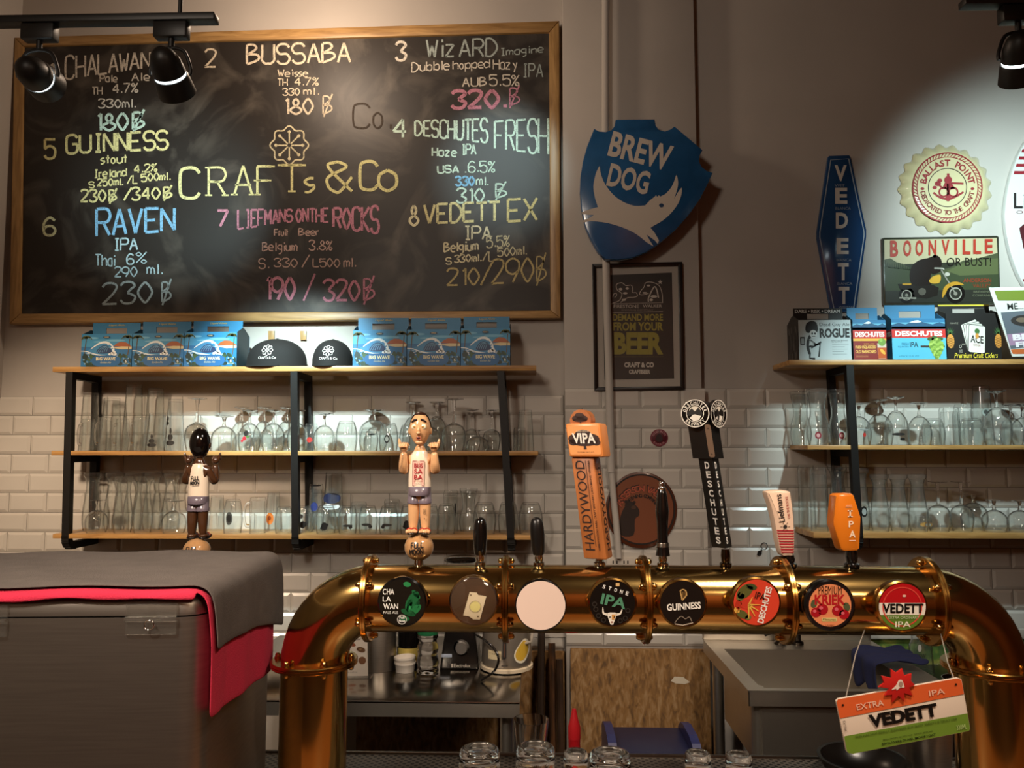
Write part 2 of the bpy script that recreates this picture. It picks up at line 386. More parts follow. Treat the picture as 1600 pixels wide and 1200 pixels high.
bm = nb(); box(bm, (XL, -6.62, 0), (XR, -6.5, ZC)); struct('wall_front', bm, DARK, 0)
bm = nb(); box(bm, (XL, -6.5, ZC), (XR, 0, ZC + 0.1)); struct('ceiling', bm, mat('dark_ceiling_paint', '#6A584A', 0.8), 0)
bm = nb(); box(bm, (XL, -6.5, -0.1), (XR, 0, 0)); struct('floor', bm, mat('dark_floor_tile', '#3B322B', 0.5, vary=0.2, vscale=4), 0)

def tiles(name, x0, x1, Y, ztop, zbot, tw, th, off):
    """metro tiles: each a raised face with four sloping edges, over a sheet of grout"""
    bm = nb(); b, d, g = 0.011, 0.0055, 0.0012
    box(bm, (x0, Y - 0.0035, zbot), (x1, Y - 0.0002, ztop), mi=1)
    row = 0; z = ztop
    while z > zbot + 0.01:
        zb = max(z - th, zbot); x = x0 - tw + (off if row % 2 else off + tw / 2) % tw
        while x < x1:
            a, c = max(x, x0) + g, min(x + tw, x1) - g
            if c - a > 0.012:
                la, lc = (b if x >= x0 else 0.001), (b if x + tw <= x1 else 0.001)
                y0, y1 = Y - 0.0035, Y - 0.0035 - d
                o = [bm.verts.new(v) for v in ((a, y0, zb + g), (c, y0, zb + g), (c, y0, z - g), (a, y0, z - g))]
                i = [bm.verts.new(v) for v in ((a + la, y1, zb + g + b), (c - lc, y1, zb + g + b), (c - lc, y1, z - g - b), (a + la, y1, z - g - b))]
                bm.faces.new(i)
                for k in range(4): bm.faces.new((o[k], o[(k + 1) % 4], i[(k + 1) % 4], i[k]))
            x += tw
        z -= th; row += 1
    struct(name, bm, [TILE, GROUT], 0)
TH = 30.4 * S(0)
tiles('wall_back_tile_left', XL, PIL0 - 0.001, 0, P(400, 619, 0).z, P(400, 1010, 0).z, TH * 1.98, TH, 0.06)
tiles('wall_back_tile_right', PIL1 + 0.001, XR, 0, P(1300, 607, 0).z, P(1300, 1000, 0).z, TH * 1.98, TH, 0.03)
tiles('wall_pillar_tile', PIL0, PIL1 + 0.012, PY, P(980, 607, PY).z, P(980, 1009, PY).z, TH * 1.98, TH, 0.07)

# the bare boards under the tiles
OSB = mat('chipboard', '#A0743F', 0.8); nt = OSB.node_tree; b_ = nt.nodes['Principled BSDF']
t_ = nt.nodes.new('ShaderNodeTexCoord'); mp_ = nt.nodes.new('ShaderNodeMapping'); mp_.inputs['Scale'].default_value = (1.0, 1.0, 0.35)
n1 = nt.nodes.new('ShaderNodeTexNoise'); n1.inputs['Scale'].default_value = 60; n1.inputs['Detail'].default_value = 6; n1.inputs['Distortion'].default_value = 0.7
r_ = nt.nodes.new('ShaderNodeValToRGB'); els = r_.color_ramp.elements
els[0].position, els[0].color = 0.30, lin('#5E4428'); els[1].position, els[1].color = 0.74, lin('#A88A64')
e2 = els.new(0.5); e2.color = lin('#8A6538')
nt.links.new(t_.outputs['Object'], mp_.inputs[0]); nt.links.new(mp_.outputs[0], n1.inputs['Vector']); nt.links.new(n1.outputs['Fac'], r_.inputs[0]); nt.links.new(r_.outputs[0], b_.inputs['Base Color'])
bm = nb(); a, c = P(891, 1012, PY), P(1107, 1012, PY); box(bm, (a.x, PY - 0.022, 0.02), (c.x, PY - 0.001, a.z), 0.002)
tag(mk('chipboard_panel', bm, OSB), 'rough brown chipboard panel below the pillar tiles, with a pale scuff', 'board')
bm = nb(); a, c = P(560, 1014, 0), P(889, 1014, 0); box(bm, (a.x, -0.02, 0.02), (min(c.x, PIL0 - 0.003), -0.001, a.z), 0.002)
tag(mk('chipboard_panel', bm, OSB), 'shadowed chipboard panel behind the steel worktop and wooden sticks', 'board')
g = G(PY - 0.022)
g.poly([(1048, 1064), (1054, 1057), (1068, 1058), (1078, 1066), (1070, 1069), (1056, 1068)], '#D8CDB8', 1)
bpy.data.objects['chipboard_panel']; g.build('paint_scuff', bpy.data.objects['chipboard_panel'], 'pale scuffs')
# skirting strip of plaster to the left of the pillar tiles
bm = nb(); a, c = P(829, 978, -0.004), P(886, 995, -0.004); box(bm, (a.x, -0.014, c.z), (c.x - 0.004, -0.0105, a.z)); struct('trim_1', bm, PAINT, 0)
# ---------------------------------------------------------------- chalkboard
PINE = wood('honey_pine', '#B9935E', '#8E6C40', 0.4, (1.2, 12, 12))
PINEV = wood('honey_pine_upright', '#B9935E', '#8E6C40', 0.4, (12, 12, 1.2))
BOARD = mat('black_chalkboard', '#2B2622', 0.5, spec=0.5)
nt = BOARD.node_tree; b_ = nt.nodes['Principled BSDF']; t_ = nt.nodes.new('ShaderNodeTexCoord')
n1 = nt.nodes.new('ShaderNodeTexNoise'); n1.inputs['Scale'].default_value = 3.2; n1.inputs['Detail'].default_value = 8; n1.inputs['Distortion'].default_value = 2.0
r_ = nt.nodes.new('ShaderNodeValToRGB'); r_.color_ramp.elements[0].position, r_.color_ramp.elements[0].color = 0.48, lin('#26211D'); r_.color_ramp.elements[1].position, r_.color_ramp.elements[1].color = 0.78, lin('#5A544C')
nt.links.new(t_.outputs['Object'], n1.inputs['Vector']); nt.links.new(n1.outputs['Fac'], r_.inputs[0]); nt.links.new(r_.outputs[0], b_.inputs['Base Color'])
YB = -0.045
tl, tr, br, bl = (22, 58), (874, 32), (876, 497), (14, 506)
itl, itr, ibr, ibl = (36, 72), (858, 50), (860, 485), (31, 490)
cb = thing('chalkboard', 'big pine-framed chalkboard menu of eight beers on the white wall', 'chalkboard', P(445, 490, -0.01))
bm = nb(); prism(bm, [itl, itr, ibr, ibl], YB + 0.012, -0.012); mk('writing_surface', bm, BOARD, cb, 0)
for q, m in (([tl, tr, itr, itl], PINE), ([ibl, ibr, br, bl], PINE), ([tl, itl, ibl, bl], PINEV), ([itr, tr, br, ibr], PINEV)):
    bm = nb(); prism(bm, q, YB, -0.004, bev=0.005); mk('frame_rail', bm, m, cb)
YW = YB + 0.0115
WHT, MINT, YEL, PNK, BLU, GRY, PALE = '#D9D2C4', '#CFEBDD', '#E9E0A0', '#CF90A4', '#8CC4EA', '#A8B4B0', '#D8CBB4'
def entry(label, *rows):
    g = G(YW, inker=chalk)
    n = G(YW, inker=chalk); r = rows[0]; n.hand(*r[:6], **(r[6] if len(r) > 6 else {})); n.build('chalk_number', cb)
    for r in rows[1:]: g.hand(*r[:6], **(r[6] if len(r) > 6 else {}))
    return g.build('chalk_lettering', cb, label)
D = dict
entry('chalk entry for the first beer, in faint cream',
 ('1', 74, 100, 84, 121, WHT, D(w_=3)), ('CHALAWAN', 103, 88, 234, 124, WHT, D(w_=3, slope=.10, grow=-12)), ('Pale', 156, 117, 183, 128, WHT, D(w_=1.8)), ('Ale', 206, 114, 233, 126, WHT, D(w_=1.8)),
 ('TH', 144, 136, 160, 148, WHT, D(w_=1.8)), ('4.7%', 176, 132, 215, 146, WHT, D(w_=2, slope=.05)), ('330ml.', 154, 155, 212, 168, WHT, D(w_=2)), ('180$', 149, 178, 225, 204, MINT, D(w_=4, slope=.03)))
entry('chalk entry for the second beer, in faint cream',
 ('2', 320, 77, 337, 104, PALE, D(w_=3)), ('BUSSABA', 386, 70, 547, 100, PALE, D(w_=3.5, slope=.02)), ('Weisse', 434, 109, 481, 119, PALE, D(w_=1.6)), ('TH', 434, 123, 449, 134, PALE, D(w_=1.6)), ('4.7%', 460, 121, 498, 133, PALE, D(w_=1.6)),
 ('330', 442, 138, 468, 149, PALE, D(w_=1.8)), ('ml.', 475, 137, 498, 148, PALE, D(w_=1.8)), ('180', 443, 154, 489, 178, PALE, D(w_=3.2)), ('$', 502, 151, 519, 178, PALE, D(w_=2.4)))
entry('chalk entry for the third beer, white with a pink price',
 ('3', 619, 66, 634, 94, WHT, D(w_=4)), ('WizARD', 667, 62, 776, 89, GRY, D(w_=3, slope=.01)), ('Imagine', 781, 76, 848, 87, GRY, D(w_=1.7, slope=.08)), ('Dubble', 643, 98, 702, 112, WHT, D(w_=1.8, slope=.06)), ('hopped', 708, 95, 765, 108, WHT, D(w_=1.8, slope=.04)),
 ('Hazy', 771, 93, 810, 108, WHT, D(w_=1.8)), ('IPA', 816, 100, 848, 120, GRY, D(w_=2)), ('AUB', 723, 121, 760, 135, WHT, D(w_=2)), ('5.5%', 765, 117, 811, 134, WHT, D(w_=2)), ('320.', 706, 142, 790, 169, PNK, D(w_=5.5, slope=.02)), ('$', 793, 138, 812, 165, PNK, D(w_=2.4)))
entry('chalk entry for the fourth beer, in pale mint',
 ('4', 614, 187, 634, 215, MINT, D(w_=4)), ('DESCHUTES', 649, 190, 762, 211, MINT, D(w_=3.2, slope=-.03, grow=16)), ('FRESH', 773, 190, 856, 232, MINT, D(w_=3.2, grow=14, slope=-.02)), ('Haze', 675, 231, 713, 244, MINT, D(w_=2.4)), ('IPA', 721, 226, 744, 241, MINT, D(w_=2.4)),
 ('USA', 684, 259, 716, 270, MINT, D(w_=2.6)), ('.', 724, 260, 728, 270, MINT, D(w_=2)), ('6.5%', 732, 252, 773, 269, MINT, D(w_=2)), ('330', 712, 276, 741, 290, BLU, D(w_=3)), ('ml.', 745, 276, 763, 289, MINT, D(w_=2)), ('310.', 713, 295, 764, 316, MINT, D(w_=3)), ('$', 771, 287, 791, 309, MINT, D(w_=2.6)))
entry('chalk entry for the fifth beer, in bright yellow',
 ('5', 70, 218, 86, 247, YEL, D(w_=4)), ('GUINNESS', 104, 212, 262, 240, YEL, D(w_=4, slope=.05)), ('stout', 158, 243, 199, 256, YEL, D(w_=2.2, slope=.05)), ('Ireland', 146, 266, 198, 278, YEL, D(w_=2.2, slope=.06)), ('4.2%', 210, 258, 245, 270, YEL, D(w_=2.2, slope=.08)),
 ('S', 139, 284, 147, 293, YEL, D(w_=2)), ('250ml.', 152, 280, 192, 291, YEL, D(w_=2.2, slope=.05)), ('/L', 199, 274, 215, 287, YEL, D(w_=2)), ('500ml.', 221, 272, 266, 284, YEL, D(w_=2.2, slope=.07)), ('230$', 126, 297, 182, 315, YEL, D(w_=3)), ('/', 194, 293, 206, 313, YEL, D(w_=3)), ('340$', 206, 294, 268, 312, YEL, D(w_=3, slope=.03)))
entry('chalk entry for the sixth beer, in sky blue',
 ('6', 69, 340, 86, 367, '#E4E6B8', D(w_=4)), ('RAVEN', 151, 327, 273, 369, BLU, D(w_=4.5, slope=.05, grow=-8)), ('IPA', 177, 373, 215, 391, '#BFDDE6', D(w_=2.6, slope=.03)), ('Thai', 149, 398, 180, 415, '#BFDDE6', D(w_=2.2)), ('6', 199, 397, 209, 413, '#BFDDE6', D(w_=2.4)), ('%', 213, 394, 229, 411, '#BFDDE6', D(w_=1.8)),
 ('290', 179, 417, 214, 432, '#BFDDE6', D(w_=2)), ('ml.', 230, 413, 254, 428, '#BFDDE6', D(w_=2)), ('230', 160, 443, 238, 475, '#A9B9BC', D(w_=3.4, slope=.04)), ('$', 250, 441, 267, 472, '#A9B9BC', D(w_=2.8)))
entry('chalk entry for the seventh beer, in dusty pink',
 ('7', 340, 329, 356, 354, PNK, D(w_=4)), ('LIEFMANS', 372, 328, 457, 358, PNK, D(w_=3, slope=.08, grow=-12)), ('ONTHE', 463, 326, 513, 347, PNK, D(w_=3)), ('ROCKS', 521, 326, 592, 354, PNK, D(w_=4, slope=-.05, grow=14)), ('Fruit', 429, 358, 450, 368, '#D0B3AA', D(w_=1.8)), ('Beer', 467, 357, 498, 368, '#D0B3AA', D(w_=1.8)),
 ('Belgium', 410, 379, 464, 392, '#D0B3AA', D(w_=1.8)), ('3.8%', 483, 376, 519, 391, '#D0B3AA', D(w_=1.8)), ('S.', 405, 404, 420, 419, '#C7ABA0', D(w_=1.8)), ('330', 428, 404, 465, 417, '#C7ABA0', D(w_=1.8)), ('/', 472, 398, 484, 418, '#C7ABA0', D(w_=2)), ('L500', 489, 404, 531, 417, '#C7ABA0', D(w_=1.8)), ('ml.', 537, 403, 556, 417, '#C7ABA0', D(w_=1.8)),
 ('190', 414, 434, 461, 468, PNK, D(w_=4.5)), ('/', 474, 428, 492, 470, PNK, D(w_=3)), ('320', 505, 438, 562, 469, PNK, D(w_=4)), ('$', 565, 436, 585, 470, PNK, D(w_=3)))
entry('chalk entry for the eighth beer, in pale yellow',
 ('8', 641, 321, 653, 352, '#F0EBC4', D(w_=4)), ('VEDETT', 663, 320, 781, 349, '#E6DFAA', D(w_=4, slope=.04)), ('EX', 794, 312, 839, 346, '#D9CB92', D(w_=4, slope=.05)), ('IPA', 724, 354, 767, 374, '#EDE6C4', D(w_=2.6)), ('Belgium', 694, 380, 747, 394, '#EDE6C4', D(w_=2.4, slope=.07)), ('5.5%', 760, 370, 796, 387, '#DCD3B0', D(w_=2, slope=.06)),
 ('S', 697, 403, 705, 413, '#EDE6C4', D(w_=2)), ('330ml.', 710, 399, 752, 410, '#EDE6C4', D(w_=2.2, slope=.05)), ('/L', 754, 393, 772, 408, '#DCD3B0', D(w_=2)), ('500ml.', 778, 388, 823, 401, '#DCD3B0', D(w_=2, slope=.08)), ('210', 698, 420, 749, 446, '#CDBE8C', D(w_=3, slope=.02)), ('/', 751, 412, 768, 446, '#CDBE8C', D(w_=3)), ('290', 768, 406, 834, 443, '#CDBE8C', D(w_=3, slope=.06)), ('$', 835, 401, 853, 440, '#CDBE8C', D(w_=2.4)))
g = G(YW, inker=chalk); Y2 = '#E4E0A4'
for t, x0, y0, x1, y1, w_ in (('C', 282, 263, 312, 309, 5), ('R', 326, 262, 352, 305, 3.6), ('A', 366, 259, 394, 304, 3.6), ('F', 402, 260, 424, 304, 3.6), ('T', 440, 258, 472, 299, 4), ('s', 476, 268, 490, 300, 4), ('&', 513, 254, 550, 299, 4.5), ('C', 563, 253, 590, 296, 5), ('o', 593, 250, 621, 298, 5)):
    g.hand(t, x0, y0, x1, y1, Y2, w_=w_, serif=t in 'RAFT', jit=0)
g.build('chalk_lettering', cb, 'large pale yellow chalk heading in the middle')
g = G(YW, inker=chalk)
for k in range(8):
    a = k * pi / 4 + pi / 2; c, s_ = cos(a), sin(a)
    g.line([(452 + 3 * c, 227 + 3 * s_), (452 + 20 * c, 227 + 20 * s_)], 2.2, '#DCD3B0'); g.ell(452 + 21 * c, 227 + 21 * s_, 2.6, 2.6, '#DCD3B0', 2, 10)
g.line([(452 + (27.5 + 2.6 * cos(8 * i * 2 * pi / 96)) * cos(i * 2 * pi / 96 + pi / 2), 227 + (27.5 + 2.6 * cos(8 * i * 2 * pi / 96)) * sin(i * 2 * pi / 96 + pi / 2)) for i in range(96)], 2.2, '#DCD3B0', closed=True)
g.build('chalk_flower_logo', cb, 'pale chalk flower of eight spokes')
g = G(YW, inker=chalk); g.hand('Co.', 552, 163, 612, 200, '#4F4842', w_=3); g.build('chalk_ghost', cb, 'rubbed-out ghost lettering')
# pine pegs under the board
for x, lab in ((424, 'left pine peg on the wall under the chalkboard, above the caps'), (474, 'right pine peg on the wall under the chalkboard, above the caps')):
    bm = nb(); prism(bm, [(x - 5, 517), (x + 4, 517), (x + 4, 531), (x - 5, 531)], -0.012, -0.001, bev=0.001)
    o = mk('wooden_peg', bm, PINEV, origin=P(x, 530, 0)); tag(o, lab, 'peg', 'pegs under the chalkboard')
# ---------------------------------------------------------------- the two shelf units
YF, YK = -0.215, -0.012
SHELF = wood('pale_pine_shelf', '#C79A5E', '#9C6F3C', 0.4, (1.0, 10, 10))
IRON = mat('black_steel_tube', '#14110F', 0.5, spec=0.3)
def bent_frame(bm, px_top, ytop, px_bot, ybot, Ya, Yb, rungs, r=0.0135):
    """square tube loop seen end-on: front post, back post and rungs, rounded lower corner"""
    pt, pb = P(px_top, zpx(ytop, Ya, px_top), Ya), P(px_bot, zpx(ybot, Ya, px_bot), Ya); h = r
    def at(z): return pt.x + (pb.x - pt.x) * (pt.z - z) / (pt.z - pb.z)
    zt, zb = pt.z, pb.z; rr = 0.03
    prof = [(Ya + h, zt - h), (Ya + h, zb + rr)] + [(Ya + h + rr * (1 - cos(a)), zb + rr - rr * sin(a) + 0) for a in (pi / 6, pi / 3, pi / 2)] + [(Yb - h, zb)]
    prof += [(Yb - h, zt - h)]
    def beam(p, q):
        (y0, z0), (y1, z1) = p, q; a = Vector((at(z0), y0, z0)); b = Vector((at(z1), y1, z1)); d = (b - a).normalized()
        e = Vector((1, 0, 0)); f = d.cross(e).normalized()
        a, b = a - d * h * 0.9, b + d * h * 0.9
        va = [bm.verts.new(a + e * sx * h + f * sz * h) for sx, sz in ((-1, -1), (1, -1), (1, 1), (-1, 1))]
        vb = [bm.verts.new(b + e * sx * h + f * sz * h) for sx, sz in ((-1, -1), (1, -1), (1, 1), (-1, 1))]
        for k in range(4): bm.faces.new((va[k], va[(k + 1) % 4], vb[(k + 1) % 4], vb[k]))
        bm.faces.new(va[::-1]); bm.faces.new(vb)
    for p, q in zip(prof, prof[1:] + prof[:1]): beam(p, q)
    for z in rungs: beam((Ya + h, z), (Yb - h, z))
def shelf_unit(label, boards, frames):
    x0 = boards[-1][0]; t = thing('shelf_unit', label, 'shelf', P((boards[-1][0] + min(boards[-1][1], 1600)) / 2, boards[-1][4], YF))
    zs = []
    for bx0, bx1, ya0, ya1, yb0 in boards:            # front-edge pixels: left, right, top at left, top at right, bottom at left
        a, b, c = P(bx0, ya0, YF), P(bx1, ya1, YF), P(bx0, yb0, YF)
        z1 = (a.z + b.z) / 2; z0 = z1 - (a.z - c.z); bm = nb(); box(bm, (a.x, YF, z0), (b.x, YK, z1), 0.002)
        mk('shelf_board', bm, SHELF, t); zs.append((z0, z1))
    for x_t, x_b in frames:
        bm = nb(); yt = 575; zt, zb = zs[0][0] - 0.0005, zs[2][0] - 0.030
        pyt = CY; pt = None
        bent_frame(bm, x_t, zt, x_b, zb, YF - 0.002, YK, [zs[1][0] - 0.0140])
        mk('bracket_frame', bm, IRON, t, 30)
    return t, zs
def zpx(z, Y, x=800):
    lo, hi = -3000.0, 4000.0
    for _ in range(50):
        m = (lo + hi) / 2
        if P(x, m, Y).z > z: lo = m
        else: hi = m
    return (lo + hi) / 2
shL, zL = shelf_unit('long three-tier pine shelf with black steel brackets under the chalkboard', [(82, 838, 576, 568, 584), (80, 841, 708, 701, 715), (82, 840, 838, 833, 845)], [(108, 101), (459, 461), (782, 799)])
shR, zR = shelf_unit('three-tier pine shelf with black steel brackets under the tin signs', [(1233, 1700, 562, 561, 570), (1262, 1700, 696, 695, 703), (1271, 1700, 833, 832, 842)], [(1328, 1344), (1660, 1672)])
# ---------------------------------------------------------------- glasses: one of each kind, then copies
GLASS = glass('clear_glass')
BARG = mat('bar_glass', '#FFFFFF', 0.0); BARG.node_tree.nodes['Principled BSDF'].inputs['Transmission Weight'].default_value = 1.0; BARG.node_tree.nodes['Principled BSDF'].inputs['IOR'].default_value = 1.48
GLASSB = glass('clear_glass_thick', (0.96, 0.985, 0.975), 0.45)
def shell(outer, t=0.035, base=0.06, seg=28):
    """outer profile from the rim at z=0 up to the closed end at z=1, given a wall of thickness t"""
    bm = nb(); top = outer[-1][1]
    inner = [(max(r - t, 0.004), min(z, top - base)) for r, z in outer if z < top - base] 
    lr = outer[-1][0]
    inner.append((max(min(inner[-1][0], lr) * 0.98 - t * 0.3, 0.01), top - base)); inner.append((0, top - base))
    lathe(bm, inner[::-1] + [(outer[0][0] - t * 0.5, -0.004 + 0.004)] + list(outer) + [(0, top)], seg=seg)
    return bm
def sm(p, n=4): return smooth_pts(p, n)
GB = {}
def proto(kind):
    """unit glass upside down: widest diameter 1, height 1, as (part name, bmesh maker) pairs"""
    if kind == 'pint_glass': return [(None, lambda: shell([(.5, 0), (.36, 1)], .025, .05))]
    if kind == 'straight_tumbler': return [(None, lambda: shell([(.5, 0), (.47, .93), (.42, 1)], .05, .12))]
    if kind == 'rounded_tumbler': return [(None, lambda: shell(sm([(.44, 0), (.49, .25), (.5, .5), (.44, .78), (.36, .96), (.30, 1)]), .03, .06))]
    if kind == 'wheat_beer_glass': return [(None, lambda: shell(sm([(.42, 0), (.49, .15), (.48, .35), (.37, .62), (.33, .8), (.40, .9), (.47, .94), (.47, .99), (.45, 1)]), .03, .09))]
    if kind == 'hourglass_beer_glass': return [(None, lambda: shell(sm([(.42, 0), (.5, .2), (.44, .4), (.34, .55), (.36, .75), (.46, .95), (.46, 1)]), .03, .06))]
    if kind == 'beer_mug':
        def handle():
            bm = nb(); pts = sm([(-.42, 0, .2), (-.62, -.05, .22), (-.70, -.06, .42), (-.70, -.06, .62), (-.6, -.05, .80), (-.42, 0, .82)], 4); tube(bm, pts, .055, 10); return bm
        return [('mug_body', lambda: shell([(.43, 0), (.44, .9), (.40, 1)], .05, .1)), ('handle', handle)]
    bowl, st, ft = {'tulip_goblet': (sm([(.42, 0), (.48, .14), (.5, .30), (.45, .48), (.28, .62), (.07, .69)]), (.69, .95), .36),
                    'wine_glass': (sm([(.40, 0), (.47, .14), (.5, .30), (.40, .45), (.15, .52), (.04, .55)]), (.55, .97), .40),
                    'beer_chalice': (sm([(.5, 0), (.5, .25), (.44, .5), (.24, .66), (.07, .71)]), (.71, .95), .36),
                    'snifter': (sm([(.38, 0), (.47, .15), (.5, .36), (.44, .58), (.24, .72), (.07, .76)]), (.76, .96), .34)}[kind]
    def stem():
        bm = nb(); a, b = st; lathe(bm, sm([(0, a - .005), (.075, a), (.05, a + (b - a) * .35), (.05, a + (b - a) * .6), (.09, b), (0, b + .003)], 3), seg=12); return bm
    def foot():
        bm = nb(); b = st[1]; lathe(bm, [(0, b - .004), (.10, b - .004), (ft, .985), (ft, 1), (0, .997)], seg=28); return bm
    return [('bowl', lambda: shell(bowl, .022, .03)), ('stem', stem), ('foot', foot)]
NAMES = {'pint_glass': 'clear pint glass', 'straight_tumbler': 'clear straight thick-based tumbler', 'rounded_tumbler': 'clear rounded tumbler', 'wheat_beer_glass': 'tall clear wheat beer glass with flared foot',
         'hourglass_beer_glass': 'tall clear waisted beer glass', 'beer_mug': 'clear beer mug with side handle', 'tulip_goblet': 'clear short-stemmed tulip goblet', 'wine_glass': 'clear long-stemmed wine glass', 'beer_chalice': 'clear wide beer chalice', 'snifter': 'clear round snifter'}
ORD = 'first second third fourth fifth sixth seventh eighth ninth tenth eleventh twelfth thirteenth fourteenth fifteenth sixteenth'.split()
PLACED = []
def put_glass(kind, px, wpx, ytop, zs, Y, where, label=None, rotz=0.0, prints=None, zoff=0.0005, mtl=None):
    b = P(px, zpx(zs, Y), Y); h = P(px, ytop, Y).z - zs - zoff; w_ = wpx * S(Y)
    loc = Vector((b.x, Y, zs + zoff))
    if kind not in GB:
        pr = proto(kind)
        if pr[0][0] is None:
            t = mk(kind, pr[0][1](), GLASS, None, 50)
        else:
            t = thing(kind, '', 'glass', (0, 0, 0))
            for nm, f in pr: mk(nm, f(), GLASS if nm in ('bowl', 'mug_body') else BARG, t, 50)
        GB[kind] = t; o = t; o.location = loc; o.scale = (w_, w_, h); o.rotation_euler.z = rotz
    else: o = dup(GB[kind], loc, (w_, w_, h), None, rotz)
    for c in list(o.children):
        if c.name.startswith('print'): bpy.data.objects.remove(c)
    o['category'] = 'glass'; o['group'] = {'pint_glass': 'pint glasses', 'beer_mug': 'beer mugs'}.get(kind, kind.replace('_', ' ') + 's') + ' ' + where
    if prints:
        bm = nb(); ms = []; 
        for ang, z, da, dz, col, r in prints:
            mi = ms.index(col) if col in ms else (ms.append(col) or len(ms) - 1); n = 10; c = []
            ring = [bm.verts.new((r * sin(R(ang + da * cos(2 * pi * k / n))), -r * cos(R(ang + da * cos(2 * pi * k / n))), z + dz * sin(2 * pi * k / n))) for k in range(n)]
            bm.faces.new(ring).material_index = mi
        p = mk('printed_emblem', bm, [ink(c) for c in ms], None, 0); p.parent = o
    PLACED.append((o, kind, where, px, label)); return o
def name_glasses():
    rows = {}
    for r in PLACED:
        if r[4]: r[0]['label'] = r[4]
        else: rows.setdefault((r[1], r[2]), []).append(r)
    for (kind, where), rs in rows.items():
        rs.sort(key=lambda r: r[3])
        for i, r in enumerate(rs):
            r[0]['label'] = (NAMES[kind] + ' ' + where) if len(rs) == 1 else '%s %s from the left %s' % (ORD[i], NAMES[kind].replace(' with flared foot', '').replace(' with side handle', ''), where)
YFr, YBr = -0.162, -0.060
A, B_ = zL[1][1], zL[2][1]; C_, D_ = zR[1][1], zR[2][1]
wf = {'A': 'in front, middle left shelf', 'a': 'at back, middle left shelf', 'B': 'in front, bottom left shelf', 'b': 'at back, bottom left shelf',
      'C': 'in front, middle right shelf', 'c': 'at back, middle right shelf', 'D': 'in front, bottom right shelf', 'd': 'at back, bottom right shelf'}
ZL = {'a': A, 'b': B_, 'c': C_, 'd': D_}
K = {'p': 'pint_glass', 's': 'straight_tumbler', 'r': 'rounded_tumbler', 'w': 'wheat_beer_glass', 'h': 'hourglass_beer_glass', 'm': 'beer_mug', 't': 'tulip_goblet', 'n': 'wine_glass', 'c': 'beer_chalice', 'k': 'snifter'}
BLK = '#15120F'
def blob(z=.3, r=.51, col=BLK, a=0, w_=16, h=.1): return [(a, z, w_, h, col, r), (a - 14, z - .06, 9, .05, col, r), (a + 13, z + .05, 8, .06, col, r)]
cherry = [(-4, .30, 10, .05, '#C22032', .515), (-16, .24, 7, .035, '#C22032', .515), (4, .42, 12, .07, '#15120F', .515), (12, .34, 8, .03, '#47702F', .515)]
tree = [(0, .38, 7, .06, BLK, .485), (0, .26, 16, .06, BLK, .50), (0, .15, 26, .05, BLK, .51)]
